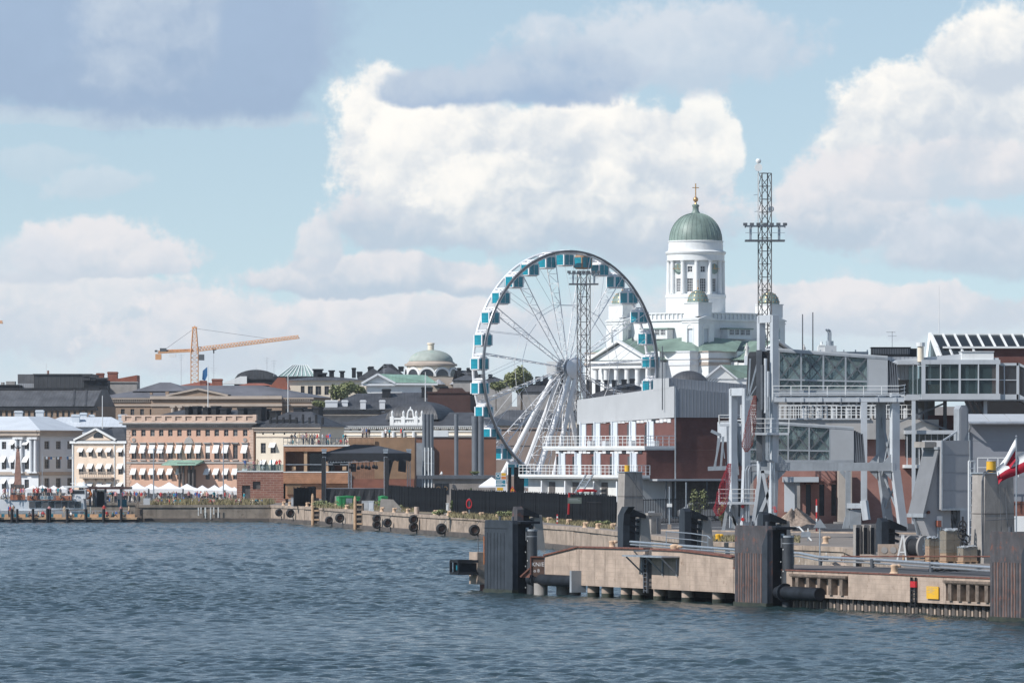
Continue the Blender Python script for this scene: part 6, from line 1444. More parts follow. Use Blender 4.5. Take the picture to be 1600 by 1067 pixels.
def bridge(lab, Z, a, b, b2, yt0, yt1, yb, fr_px, dep=2.6):
    """glazed truss tunnel with a plain grey end section"""
    k_ = Z/F; base = P(a, yb, Z); o = thing('boarding_bridge', lab, 'boarding bridge', base); X2 = lambda p: (p-a)*k_; Z2 = lambda p: (yb-p)*k_
    top = lambda px: Z2(yt0+(yt1-yt0)*(px-a)/(b2-a))
    off = Vector((-dep*.42, dep*.907, 0))
    nb = max(3, round((b-a)*k_/2.15))
    xs = [a+(b-a)*i/nb for i in range(nb+1)]
    for j, of in enumerate((Vector((0, 0, 0)), off)):
        v = lambda px, z_: Vector((X2(px), 0, z_))+of
        m = M(); m.bar(v(a, top(a)), v(b2, top(b2)), .22, .2); m.bar(v(a, .1), v(b2, .1), .24, .24); m.bar(v(a, top(a)*.32), v(b, top(b)*.32), .14)
        for px in xs: m.bar(v(px, .1), v(px, top(px)), .15)
        m.build('truss_frame', steelg, o)
        m = M()
        for p_, q_ in zip(xs, xs[1:]):
            c = top(p_)*.32; m.bar(v(p_, c), v(q_, top(q_)), .12); m.bar(v(p_, top(p_)), v(q_, c), .12); mid = (p_+q_)/2; m.bar(v(p_, .1), v(mid, c), .09); m.bar(v(mid, c), v(q_, .1), .09)
        m.build('diagonals', steeld, o)
        for p_, q_ in zip(xs, xs[1:]): g = M(); g.prism([v(p_, .12)+Vector((0, .12, 0)), v(q_, .12)+Vector((0, .12, 0)), v(q_, top(q_)-.1)+Vector((0, .12, 0)), v(p_, top(p_)-.1)+Vector((0, .12, 0))], (0, .03, 0)); g.build('pane', glassb, o)
    m = M(); m.prism([Vector((X2(a), -.1, top(a)+.1)), Vector((X2(b2), -.1, top(b2)+.1)), Vector((X2(b2), -.1, top(b2)+.22)), Vector((X2(a), -.1, top(a)+.22))], off*1.05); m.build('roof', lightgrey, o)
    m = M(); m.prism([Vector((X2(a), 0, -.15)), Vector((X2(b2), 0, -.15)), Vector((X2(b2), 0, .05)), Vector((X2(a), 0, .05))], off); m.build('floor', steelg, o)
    m = M(); m.prism([Vector((X2(b+1), -.08, .12)), Vector((X2(b2), -.08, .12)), Vector((X2(b2), -.08, top(b2)-.05)), Vector((X2(b+1), -.08, top(b)-.05))], off); m.build('end_section', mat('bridge_end_panel', (.37, .385, .40), .5, var=.05), o)
    m = M()
    for i in range(5):
        x = b2+1+i*3.6; m.prism([Vector((X2(x), 0, .05-.06*i)), Vector((X2(x+3), 0, .05-.06*i)), Vector((X2(x-1), 0, top(b2)*.98-.10*i)), Vector((X2(x-4+2), 0, top(b2)*.98-.1*i))], off*.96)
    m.build('bellows', steeld, o)
    return o, X2, Z2, off, top
o, X2, Z2, off, top = bridge('glazed truss boarding bridge high on the front lift gantry', 537, 1217, 1356, 1387, 548, 560, 614, None)
# docking mouth at the seaward end
m = M(); m.prism([(X2(1202), .2, Z2(549)), (X2(1217), .2, Z2(549)), (X2(1217), .2, Z2(614)), (X2(1206), .2, Z2(640)), (X2(1202), .2, Z2(612))], off*.9); m.build('docking_head', steelg, o)
m = M(); m.prism([(X2(1189), .0, Z2(556)), (X2(1192), 0, Z2(549)), (X2(1202), 0, Z2(549)), (X2(1202), 0, Z2(590)), (X2(1187), 0, Z2(618))], off); m.build('bellows_hood', blackc, o)
m = M(); m.bar((X2(1183), -.15, Z2(568)), (X2(1170), -.15, Z2(618)), .14); m.bar((X2(1172), -.15, Z2(560)), (X2(1169), -.15, Z2(618)), .14); m.bar((X2(1166), -.2, Z2(624)), (X2(1182), -.2, Z2(622)), .3, .2); m.bar((X2(1184), -.15, Z2(600)), (X2(1170), -.15, Z2(622)), .1); m.build('folding_flap', galv, o)
m = M(); m.bar((X2(1186), -.1, Z2(547)), (X2(1186), -.1, Z2(720)), .5, .3); m.bar((X2(1193), .4, Z2(640)), (X2(1193), .4, Z2(680)), .8, .8); m.build('guide_rail', steeld, o)
root, fr, bk = gantry('lift_gantry', 'lower white steel gantry carrying the rear boarding bridge', 575, 1160, 607, 825, 735, None, 729, 19)
kk = fr.k; X_, zz = fr.x, fr.z
m = M(); m.bar((X_(1173), .2, zz(730)), (X_(1215), .2, zz(730)), .5, .7); m.prism([(X_(1173), 0, zz(736)), (X_(1187), 0, zz(736)), (X_(1173), 0, zz(757))], (0, .35, 0)); m.build('cross_beam', steelg, root)
platf(root, 1124, 1180, 784, -.9, 2, 20)
platf(root, 1126, 1160, 662, 2.5, 5, 14)
for px in (1162, 1166): m = M(); m.path([(X_(px+4), -.5, zz(815)), (X_(px+3), -.5, zz(735)), (X_(px+6), -.5, zz(728)), (X_(1187), -.5, zz(727))], .07, 6); m.build('conduit', galv, root)
m = M()
for a, b in (((1138, 790), (1131, 830)), ((1146, 790), (1150, 826)), ((1140, 800), (1155, 826))): m.bar((X_(a[0]), 2, zz(a[1])), (X_(b[0]), 2, zz(b[1])), .3)
m.box(X_(1128), X_(1152), 1.4, 2.6, zz(836), zz(828)); m.build('foot_bracing', steelg, root)
for py in (791, 811): m = M(); m.cyl((X_(1160), -.6, zz(py)), (X_(1160), -.35, zz(py)), .17, .17, 8); m.build('red_lamp', warnred, root)
root2, X2, Z2, off, top = bridge('lower glazed truss boarding bridge behind the front gantry legs', 585, 1166, 1297, 1334, 659, 670, 722, None)
m = M(); m.prism([(X2(1150), .2, Z2(660)), (X2(1166), .2, Z2(662)), (X2(1166), .2, Z2(722)), (X2(1158), .2, Z2(728)), (X2(1152), .2, Z2(668))], off*.9); m.build('docking_head', steelg, root2)
m = M(); m.prism([(X2(1140), -.02, Z2(659)), (X2(1152), -.02, Z2(659)), (X2(1152), -.02, Z2(664)), (X2(1144), -.02, Z2(690)), (X2(1140), -.02, Z2(690))], off); m.build('hood', steelw, root2)
m = M()
for a, b, w_ in (((1111, 673), (1126, 680), .3), ((1126, 680), (1116, 730), .18), ((1122, 684), (1118, 728), .14), ((1130, 682), (1126, 732), .2), ((1128, 684), (1132, 716), .1), ((1106, 732), (1135, 731), .4), ((1138, 662), (1140, 738), .4), ((1146, 680), (1152, 742), .35), ((1142, 690), (1148, 735), .16)):
    m.bar((X2(a[0]), -.2, Z2(a[1])), (X2(b[0]), -.2, Z2(b[1])), w_)
m.build('folding_flap', galv, root2)
m = M(); m.bar((X2(1144), .6, Z2(722)), (X2(1144), .6, Z2(800)), 1.2, 1.); m.build('guide_rail', steeld, root2)
m = M(); 
for i in range(20): x = X2(1268+i*3.4); m.bar((x, .4, 0), (x+.1*(i % 3-1), .4, -(8+6*((i*7) % 5)/4)*585/F), .12)
m.build('hanging_bellows', rust, root2)
# piers of the rear bridge
Zp = 600; kk = Zp/F; o = thing('bridge_support', 'pair of grey and white steel legs under the rear boarding bridge', 'support', atz(1320, Zp, 2.4)); X3 = lambda p: (p-1320)*kk; Z3 = lambda y: H+(YH-y)*kk-2.4
m = M(); m.bar((X3(1350), 0, Z3(783)), (X3(1350), 0, Z3(625)), .6, .5); m.bar((X3(1354), -.1, Z3(812)), (X3(1350), 0, Z3(782)), .75, .6); m.build('white_leg', steelw, o)
m = M(); m.bar((X3(1326), 1, Z3(735)), (X3(1326), 1, Z3(808)), .5, .5); m.bar((X3(1326), 1, Z3(808)), (X3(1321), 1, Z3(828)), .6, .6); m.bar((X3(1315), 1, Z3(735)), (X3(1326), 1, Z3(748)), .4, .4); m.box(X3(1317), X3(1335), .4, 1.8, 0, Z3(826)); m.build('grey_leg', steelg, o)
m = M(); m.bar((X3(1324), .6, Z3(790)), (X3(1352), .3, Z3(790)), .4, .5); m.build('tie_beam', steelw, o)
m = M(); m.box(X3(1328), X3(1346), .5, 2, 0, Z3(796)); m.build('cabinet', steelg, o)

# hanging red nets
def net(px, y0, y1, wpx, Z, m_, lab, lean=0, seed=1):
    kk = Z/F; rnd = random.Random(seed); p = P(px, y1, Z); h = (y1-y0)*kk; w = wpx*kk/2; m = M(); na, nh = 13, 24
    pts = []
    for i in range(nh+1):
        u = i/nh; r = w*(.25+.75*math.sin(min(1, u*1.25)*math.pi*.55))*(1 if u < .88 else max(.25, 1-(u-.88)*6)); cx = lean*kk*(1-u)
        pts.append([Vector((cx+r*math.cos(2*math.pi*j/na+.1*i)*(1+.12*rnd.uniform(-1, 1)), r*.55*math.sin(2*math.pi*j/na+.1*i), h*(1-u))) for j in range(na)])
    for i in range(nh):
        for j in range(na):
            m.bar(pts[i][j], pts[i+1][j], .02); m.bar(pts[i][j], pts[i+1][(j+1) % na], .02)
    o = m.build('safety_net', m_, None, loc=p); return tag(o, lab, 'net')
net(1166, 618, 706, 17, 533, netd, 'faded red safety net hanging under the front bridge mouth', 14, 3)
net(1122, 724, 806, 19, 570, netm, 'bright red safety net hanging under the rear bridge mouth', 18, 5)

# ------------------------------------------------------------------ grey ramp machine, warehouse, ladder, tower, flags
f = Fr(1447, 440, 2.4, Y1); k = f.k; z = f.z
root = thing('ramp_machine', 'big grey steel ramp hoist housing with sloping left arm', 'machine', f.loc, Y1)
X = lambda px, y=0.: ((px-1447)*k+y*math.sin(R(Y1)))/math.cos(R(Y1))
m = M(); m.box(X(1466), X(1511), -.6, 2.4, z(796), z(688)); m.build('housing', mat('machine_grey', (.36, .365, .38), .55, var=.06, scale=.5, streak=.15), root); mg = bpy.data.materials['machine_grey']
for yy in (710, 738, 766): m = M(); m.box(X(1467), X(1510), -.615, -.602, z(yy+.4), z(yy)); m.build('panel_joint', steeld, root)
m = M(); m.box(X(1465.2), X(1466.5), -.7, -.55, z(796.5), z(687.5)); m.box(X(1510), X(1511.5), -.7, -.55, z(796.5), z(687.5)); m.box(X(1465), X(1512), -.72, -.5, z(797), z(794)); m.build('edge_profile', galv, root)
m = M(); m.prism([(X(1466.3), 0, z(699)), (X(1467.5), 0, z(699)), (X(1467.5), 0, z(797)), (X(1487), 0, z(797)), (X(1487), 0, z(850)), (X(1458), 0, z(850)), (X(1443), 0, z(812)), (X(1442), 0, z(803))], (0, 1.7, 0)); m.build('frame_plate', mg, root)
m = M(); m.prism([(X(1464), -.3, z(701)), (X(1464), 2.0, z(701)), (X(1439), 2.0, z(803)), (X(1439), -.3, z(803))], (.12, 0, 0)); m.build('sloping_arm', mat('arm_grey', (.19, .195, .205), .6, var=.08, streak=.2), root)
m = M(); m.box(X(1438), X(1443), -.4, 2.1, z(808), z(802)); m.box(X(1462), X(1467), -.35, 2.1, z(702), z(698)); m.build('arm_bracket', steelg, root)
m = M(); m.box(X(1447), X(1465), .2, 1.8, z(699), z(690)); m.build('top_box', concg, root)
for px in (1430, 1434, 1439): m = M(); m.bar((X(px, 1.2), 1.2, z(806)), (X(px+6, 1.2), 1.2, z(836)), .16); m.build('hydraulic_ram', galv, root)
for a, b in (((1490, 800), (1506, 826)), ((1498, 797), (1498, 850)), ((1505, 797), (1505, 850))): m = M(); m.bar((X(a[0]), .6, z(a[1])), (X(b[0]), .6, z(b[1])), .25); m.build('leg', steeld, root)
m = M(); m.box(X(1462), X(1468), -.35, -.05, z(823), z(813)); m.build('red_control_box', mat('faded_red_box', (.34, .11, .07), .7), root)
m = M(); m.box(X(1464), X(1473), -.06, -.003, z(823), z(806)); m.build('white_plate', white, root)
for px in (1464, 1467.5): m = M(); m.cyl((X(px), -.2, 0), (X(px), -.2, z(823)), .05, .05, 6); m.build('box_post', galv, root)
m = M(); m.cyl((X(1450), -.15, z(800)), (X(1450), -.02, z(800)), .12, .12, 10); m.build('pivot_cap', rust, root)
# octagonal plate tower
p = atz(1506, 470, 2.4); kk = 470/F; o = thing('guide_post', 'grey post with chamfered head above the ramp machine', 'post', p, Y1); hz_ = lambda y: H+(YH-y)*kk-2.4; w = 8*kk
m = M(); m.prism([(-w, 0, 0), (w, 0, 0), (w, 0, hz_(639)), (w*.55, 0, hz_(633)), (-w*.55, 0, hz_(633)), (-w, 0, hz_(639))], (0, .9, 0)); m.build('body', steelg, o); m = M(); m.prism([(-w*.72, -.03, hz_(700)), (w*.72, -.03, hz_(675)), (w*.72, -.03, hz_(640.5)), (w*.45, -.03, hz_(636)), (-w*.45, -.03, hz_(636)), (-w*.72, -.03, hz_(640.5))], (0, .028, 0)); m.build('panel', mg, o)
m = M(); m.bar((-w-1.2, .4, hz_(688)), (-w, .4, hz_(674)), .12); m.build('stay', steelw, o)
# warehouse
f = Fr(1513, 520, 2.4, 0); k = f.k; z = f.z
root = thing('warehouse', 'grey panel-clad warehouse with pale overhanging roof at the right edge', 'warehouse', f.loc); X = f.x
m = M(); m.box(0, X(1680), 0, 14, 0, z(660)); m.build('wall', mat('warehouse_grey', (.25, .26, .29), .6, var=.05, scale=.3), root)
for i in range(4): m = M(); m.box(.02, X(1679), -.02, -.002, z(688+i*28), z(687.3+i*28)); m.build('panel_joint', steelg, root)
for i in range(5): a = X(1510+i*34); m = M(); m.prism([(a+.03, -1.2, z(659)), (a+.03, -1.2, z(658)), (a+.03, 6, z(646)), (a+.03, 6, z(650))], (X(1544+i*34)-a-.06, 0, 0)); m.build('roof_panel', lightgrey, root)
m = M(); m.cyl((X(1512), -1.2, z(661)), (X(1680), -1.2, z(661)), .14, .14, 8); m.path([(X(1515), -1.1, z(661)), (X(1515), -.8, z(668)), (X(1513.5), -.1, z(674)), (X(1513.5), -.1, 0)], .1, 8); m.build('gutter', galv, root)
m = M(); m.box(X(1520), X(1550), -.03, -.004, 0, z(792)); m.box(X(1555), X(1600), -.05, -.004, z(812), z(783)); m.build('dark_doors', rust, root)
m = M(); m.box(X(1579), X(1600), -.5, -.1, z(830), z(806)); m.build('white_cabinet', white, root)
railing(root, [(X(1525), -1.8, z(745)), (X(1620), -1.8, z(745))], 30*k, 6, white, rails=2)
# white ladder
p = atz(1514, 425, 2.4); kk = 425/F; o = thing('ladder', 'white steel ladder standing beside the ramp machine', 'ladder', p, Y1); hz_ = lambda y: H+(YH-y)*kk-2.4
m = M()
for x in (0, 10*kk): m.bar((x, 0, 0), (x, 0, hz_(720)), .11)
m.bar((4*kk, .1, hz_(810)), (4*kk, .1, hz_(720)), .07); m.build('rails', white, o)
for i in range(12): y = 720+i*11.5; m = M(); m.bar((0, -.01, hz_(y)), (10*kk, -.01, hz_(y)), .06 if i % 2 else .1); m.build('rung', white, o)
o, W, D, h, fr = tower_block(1528, 1584, 740, 880, 'tall board-marked concrete tower with a yellow drum and looping cables')
m = M(); m.cyl((W*.35, D*.3, h+.1), (W*.35, D*.3, h+.85), .33, .33, 14); m.build('yellow_drum', yellow, o, True)
m = M(); m.cyl((W*.35, D*.3, h+.85), (W*.35, D*.3, h+.92), .35, .3, 14); m.build('drum_lid', concg, o)
for pts in ([(W*.5, .2, h+.15), (W*.1, .0, h+.25), (-.25, -.2, h-.2), (-.3, -.3, h*.6), (-.35, -.35, .4)], [(W*.4, .2, h+.2), (-.1, .0, h+.12), (-.35, -.2, h-.5), (-.42, -.3, h*.5), (-.4, -.35, .4)], [(W*.5, -.05, h), (W*.5, -.3, h*.3)], [(W*.7, -.04, h*.85), (W*.72, -.3, h*.4)], [(-.1, -.35, h*.48), (W+.1, -.3, h*.5)]): m = M(); m.path(pts, .045 if pts[0][2] > h else .025, 6); m.build('cable', steeld, o)
# flags
flagred = mat('flag_red', (.42, .012, .035), .8, var=.05)
def flag(px, Z, ytop, L, th, seed, lab, sp=1.):
    kk = Z/F; base = atz(px, Z, 2.4); o = thing('flag', lab, 'flag', base); hgt = H+(706-ytop)*kk-2.4
    c_, s_ = math.cos(R(th)), math.sin(R(th))
    def surf(u, v):
        return Vector((-.05-c_*u*L*(1-.12*v)-.1*v*u, .14*math.sin(u*8+v*2.5+seed)*(.3+u)+.07*math.sin(v*7+seed*2), hgt-.1-v*1.35*(1-.28*u)*sp-u*L*s_+.07*math.sin(u*7+seed)*u))
    for nm, v0, v1, mt_ in (('white_stripe', 0, .5, tentw), ('red_stripe', .5, 1, flagred)):
        m = M(); g = [[surf(i/18, v0+(v1-v0)*j/7) for i in range(19)] for j in range(8)]
        m.add([p for r in g for p in r], [(j*19+i, j*19+i+1, (j+1)*19+i+1, (j+1)*19+i) for j in range(7) for i in range(18)]); m.build(nm, mt_, o, True)
    m = M(); m.cyl((0, 0, 0), (0, 0, hgt), .05, .04, 8); m.lathe([(0, 0), (.08, .06), (0, .14)], (0, 0, hgt), 8); m.build('pole', galv, o)
flag(1588, 374, 683, 2.2, 60, 1.3, 'red and white flag drooping from the pole left of the concrete tower top')
flag(1610, 374, 697, 2.4, 30, 3.1, 'red and white flag cut by the right picture edge')
# ------------------------------------------------------------------ ferry pier in front
UX = Vector((.40, -.9165, 0)); NX = Vector((-.9165, -.40, 0))
YW = -66.42                                     # facades along the pier: local x runs seawards, local -y faces the fairway
p0 = Vector((2.6, 423.0, 0))
def along(px):                                  # distance along the pier front of photo column px
    a = (px-800)/F; return (a*p0.y-p0.x)/(UX.x-a*UX.y)
pier = thing('ferry_pier', 'long concrete ferry pier on piles with a raised pale wall at its outer end', 'pier', (p0.x, p0.y, 0), YW)
sA, sB, sC = along(851), along(1146), along(1690)
s905 = along(905)
def wallprof(m, s0, s1, top0, top1, bot, th=.8, y0=0.):
    m.prism([(s0, y0, bot), (s1, y0, bot), (s1, y0, top1), (s0, y0, top0)], (0, th, 0))
tops = [(851, 868), (903, 855), (1002, 857.5), (1065, 860.5), (1131, 868.5), (1146, 871)]
def zat(px, py): s = along(px); Yp = p0.y+UX.y*s; return H+(YH-py)*Yp/F
tz = [(along(px), zat(px, py)) for px, py in tops]
segs = [(851, 905), (905, 1008), (1018, 1146)]
for i, (a, b) in enumerate(segs):
    sa, sb = along(a)+(.03 if i else 0), along(b)-.03
    poly = [(sa, 0, .78), (sb, 0, .78)]+[(s_, 0, float(np.interp(s_, [t[0] for t in tz], [t[1] for t in tz]))) for s_ in (sb, *[t[0] for t in tz if sa < t[0] < sb][::-1], sa)]
    m = M(); m.prism(poly, (0, 1.0, 0)); m.build('wall_panel', concl, pier)
    m = M(); pp = poly[2:][::-1]
    for (u, _, zu), (v, _, zv) in zip(pp, pp[1:]): m.bar((u, .25, zu+.04), (v, .25, zv+.04), .75, .10)
    m.build('rusty_coping', rust, pier)
m = M(); m.box(along(1008)+.02, along(1018)-.02, .25, .9, .8, tz[3][1]); m.build('recess', darkstone, pier)
m = M(); m.box(.1, sB, 1.003, 6.5, 1.2, 1.75); m.build('low_deck', concg, pier)
# second half: slab edge at deck height, sections with joints
edges = [1146, 1238, 1325, 1422, 1478, 1550, 1620, 1690]
for a, b in zip(edges, edges[1:]):
    sa, sb = along(a)+.03, along(b)-.03; rec = a in (1238, 1478, 1550)
    m = M()
    if rec: m.box(sa, sb, .35, 1.4, .75, 2.05); m.box(sa, sb, 0, 1.4, 2.052, 2.38); m.box(sa, sb, 0, .349, .75, .95)
    else: m.box(sa, sb, 0, 1.4, .75, 2.38)
    m.build('slab_section', concl, pier)
    if rec:
        n = 5
        for i in range(n): x = sa+(sb-sa)*(i+.4)/n; t = M(); t.box(x, x+.42, -.12, .34, .955, 2.05); t.build('timber_fender', woodold, pier)
        t = M(); t.box(sa-.05, sb+.05, -.16, .3, 2.0, 2.04); t.box(sa-.1, sb+.05, -.2, .1, 2.055, 2.2); t.build('fender_wale', woodold, pier)
m = M(); m.box(along(1146), along(1690), -.06, .3, 2.383, 2.46); m.build('edge_rail', rust, pier)
m = M(); m.box(along(1200), sC, 1.41, 2.4, .6, 2.37); m.build('deck_beam', concg, pier)
tide = mat('wet_algae', (.035, .038, .024), .4, var=.4, scale=2)
for px in (915, 937, 967, 985, 1018, 1062, 1110): m = M(); s_ = along(px); m.cyl((s_, .6, -4), (s_, .6, .9), .42, .42, 12); m.build('pile', concl, pier, True); m = M(); m.cyl((s_, .6, -1), (s_, .6, .3), .435, .435, 12); m.build('tide_band', tide, pier, True)
for px in (900, 960, 1030, 1090): m = M(); s_ = along(px); m.cyl((s_, 4.5, -4), (s_, 4.5, 1.3), .42, .42, 10); m.build('pile', concg, pier, True)
s_ = along(1226)
while s_ < sC-1: m = M(); m.cyl((s_, .55, -4), (s_, .55, .76), .27, .27, 8); m.build('sheet_pile', concd, pier, True); m = M(); m.box(s_+.3, s_+.5, .42, .6, .05, .45); m.build('pile_plate', concl, pier); s_ += .98
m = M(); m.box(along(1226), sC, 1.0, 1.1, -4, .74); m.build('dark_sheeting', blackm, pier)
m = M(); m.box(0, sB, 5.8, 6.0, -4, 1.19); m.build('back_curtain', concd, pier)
# outer end: steel edge plate with graffiti
gf = thing('edge_plate', 'brown steel plate with white hand-painted letters at the pier end', 'plate', p0+UX*along(851)+Vector((0, 0, .9)), 0)
w_ = 21*425/F; m = M(); m.prism([(-w_-.02, -.02, 1.72), (-w_-.02, -.02, .55), (-.02, -.02, .0), (-.02, -.02, 1.72)], (0, .12, 0)); m.build('plate', mat('brown_steel', (.10, .06, .045), .7, var=.25, scale=1.5), gf)
m = M(); m.bar((-w_-.05, -.05, 1.76), (0, -.05, 1.76), .12, .08); m.bar((-w_-.04, -.06, 1.72), (-w_-.04, -.06, .5), .08, .08); m.build('plate_rim', rust, gf)
for s, x, zz, sz in (('KN/E', -.5*w_, 1.22, .40), ('o 8', -.6*w_, .78, .32)):
    t = text(gf, s, sz, (x, -.024, zz), signw, ext=.003)
tr = M(); tr.prism([(-w_-.1, .3, .9), (-w_-.7, .6, .3), (-w_-.1, .3, .3)], (0, .4, 0)); tr.bar((-w_-.1, .2, .95), (-w_-.75, .5, .35), .1); tr.build('bracket', rust, gf)
# ladders on the wall
def wall_ladder(px, z0, z1, lab, mt_, mt2=None):
    s_ = along(px); o = thing('wall_ladder', lab, 'ladder', p0+UX*s_+NX*.12, YW); m = M()
    for x in (0, .55): m.bar((x, 0, z0), (x, 0, z1), .09, .12)
    m.build('rails', mt_, o)
    for i in range(int((z1-z0)/.3)): zz = z0+.15+i*.3; m = M(); m.bar((0, -.02, zz), (.55, -.02, zz), .055); m.build('rung', mt_, o)
    if mt2: m = M(); m.box(-.06, .61, -.07, .07, z1-.62, z1-.25); m.build('red_mark', mt2, o)
wall_ladder(1009, .5, 3.1, 'black steel ladder down the raised pale pier wall', steeld)
wall_ladder(1427, .45, 2.3, 'ladder with red marks beside the yellow notice on the pier face', blackm, red)
m = M(); s_ = along(1018); sp = thing('service_platform', 'small steel platform on brackets jutting from the raised pier wall', 'platform', p0+UX*along(1000)+NX*.05+Vector((0, 0, 2.95)), YW)
Lp = along(1062)-along(1000)
m.box(0, Lp, -1.3, .1, 0, .1); m.build('deck', galv, sp)
for x in (.5, Lp*.6, Lp-.3): m = M(); m.bar((x, -1.2, -.02), (x, -.02, -1.1), .09); m.bar((x, -.03, 0), (x, -.03, -1.25), .09); m.build('bracket', steelg, sp)
m = M(); m.path([(0, -.1, .05), (0, -.4, .35), (Lp*.4, -.5, .42)], .04, 5); m.build('cable', steeld, sp)
# yellow notice
o = thing('yellow_notice', 'yellow notice board with dark printed lines on the pier face', 'sign', p0+UX*along(1450)+NX*.06, YW); Ln = along(1468.5)-along(1450)
m = M(); m.box(0, Ln, -.05, 0, 1.02, 1.78); m.build('board', yellow, o)
for i, (a, b) in enumerate(((.08, .9), (.12, .55), (.08, .7), (.3, .6), (.1, .5), (.55, .65))): m = M(); m.box(Ln*a, Ln*b, -.056, -.051, 1.69-i*.075, 1.71-i*.075); m.build('print_line', steelg, o)

# big fender panels standing in the water
rubm = mat('worn_rub_strip', (.17, .105, .085), .7, var=.35, scale=1.2, col2=(.20, .10, .07), spots=.55)
def fender(px, Z, top, L, mt_, lab, tube=True, arm=None, ribs=False, far_deck=False, z0=-3.):
    b = atz(px, Z, 0); o = thing('fender_dolphin', lab, 'fender', b, YW)
    m = M(); ch = .5
    m.prism([(0, 0, z0), (L, 0, z0), (L, 0, top-ch*.5), (L-.15, 0, top), (.12, 0, top), (0, 0, top-ch)], (0, .38, 0)); m.build('front_panel', mt_, o)
    if ribs:
        for i in range(11): x = .25+i*(L-1.2)/10; r_ = M(); r_.box(x, x+.12, -.035, -.002, .1, top*.66); r_.build('rub_strip', rubm if i % 3 else mt_, o)
        r_ = M(); r_.prism([(L-.62, -.10, z0), (L+.02, -.02, z0), (L+.02, -.02, top-.3), (L-.62, -.10, top-1.3)], (0, .09, 0)); r_.build('edge_strip', navyl, o)
    else:
        r_ = M(); r_.prism([(L-.85, -.06, z0), (L+.03, -.06, z0), (L+.03, -.06, top-.2), (L-.5, -.06, top-.02), (L-.85, -.06, top-.45)], (0, .058, 0)); r_.build('edge_strip', navyl, o)
        for i in range(6): r_ = M(); x = .5+i*.6; r_.box(x, x+.05, -.012, -.002, .2, top-.9); r_.build('seam', navy, o)
        r_ = M(); r_.box(.02, L-.9, -.02, -.002, top-.62, top-.56); r_.build('seam', navy, o)
    m = M(); m.box(-.012, L+.035, -.105, .39, -1, .28); m.build('tide_band', tide, o)
    m = M(); m.box(.3, L-.25, .381, 1.5, z0, top-.25); m.box(.1, L+.4, .39, 1.9, top-.24, top-.06); m.build('back_frame', navy, o)  # solid black body, its colour standing for the deep shade behind the panel
    if tube:
        t = M(); t.cyl((L+.25, 1.35, z0), (L+.25, 1.35, top-.75), .37, .37, 18); t.build('steel_tube', mat('tube_grey', (.052, .058, .066), .5, var=.2, scale=1), o, True)
        t = M(); t.cyl((L+.25, 1.35, top-.75), (L+.25, 1.35, top-.62), .40, .40, 18); t.cyl((L+.25, 1.35, top-1.15), (L+.25, 1.35, top-1.1), .385, .385, 18); t.build('tube_collar', steelg, o, True)
        for i, zz in enumerate((.4, 1.2, 1.9, 2.3, 2.9, 3.7)): t = M(); t.box(L-.1+.35*(i % 2), L-.02+.35*(i % 2), .97, 1.0, zz, zz+.08); t.build('anode', white, o)
        t = M(); t.box(L-.15, L, 1.0, 1.2, top-1.4, top-.5); t.build('guide', galv, o)
    for x in (L*.45, L*.9): m = M(); m.cyl((x, .2, top-.02), (x, .2, top+.28), .1, .1, 8); m.build('lifting_eye', steeld, o)
    return o
fender(757, 431, 5.17, 5.1, navyl, 'tall dark blue-grey fender panel at the outer pier end', True)
fender(1148, 393, 5.25, 4.85, rustp, 'rust-streaked ribbed fender panel in the middle of the pier', True, ribs=True)
fender(1547, 358, 5.3, 4.7, rustp, 'rust-streaked ribbed fender panel at the right picture edge', False, ribs=True)
# horizontal dark tubes
for (a, b, zc, r, lab) in ((833, 906, 1.05, .40, 'horizontal dark steel tube between outer fender and pier wall'), (1224, 1289, .98, .42, 'horizontal dark rubber tube right of the middle fender')):
    o = thing('buffer_tube', lab, 'fender', p0+UX*along(a)-NX*(-.35 if a > 1000 else -.2)+Vector((0, 0, zc)), YW); L = along(b)-along(a)
    m = M(); m.cyl((0, 0, 0), (L, 0, 0), r, r, 18); m.build('tube', navy, o, True); m = M(); m.cyl((L*.14, 0, 0), (L*.17, 0, 0), r*1.45, r*1.45, 18); m.build('flange', navy, o, True)
    if a < 1000: m = M(); m.box(L-.05, L+.25, -.55, .55, -.75, .75); m.build('end_plate', steelg, o)
for px in (845, 880, 897): p = atz(px, 424, 0); m = M(); m.cyl((0, 0, -4), (0, 0, .8), .5, .5, 12); tag(m.build('concrete_pile', concg, None, True, (p.x, p.y, 0)), 'squat grey pile under the horizontal tube, '+{845: 'nearest the outer fender', 880: 'middle of three', 897: 'nearest the pale wall'}[px], 'pile')
# navigation dolphin left of the outer fender
p = atz(730, 437, 0); kk = 437/F; o = thing('mooring_dolphin', 'concrete block with a black boxed rubber bumper at the very pier end', 'dolphin', p, YW)
zq = lambda y: H+(YH-y)*kk
m = M(); m.box(-.1, 1.4, .2, 1.1, zq(912), zq(862)); m.build('block', concl, o)
m = M(); m.cyl((1.2, .8, -4), (1.2, .8, zq(912)), .3, .3, 10); m.build('pile', rust, o)
z1, z2 = zq(895), zq(876); m = M()
for zz in (z1, z2):
    for (a, b) in (((-.2, -1.2), (1.3, -1.2)), ((1.3, -1.2), (1.7, .15)), ((-.2, -1.2), (-.3, .15)), ((.5, -1.2), (.5, .15))): m.bar((*a, zz), (*b, zz), .16, .2)
for x, y in ((-.2, -1.2), (1.3, -1.2), (.5, -1.2)): m.bar((x, y, z1), (x, y, z2), .16)
m.box(.3, 1.3, -1.1, .19, z1+.1, z2-.12); m.build('bumper_box', navy, o)
m = M(); m.box(.45, .8, -1.13, -1.105, z1+.25, z2-.3); m.build('teal_graffiti', signteal, o)
m = M(); m.cyl((.6, .6, zq(862)), (.6, .6, zq(838)), .04, .03, 6); m.build('rod', steeld, o)
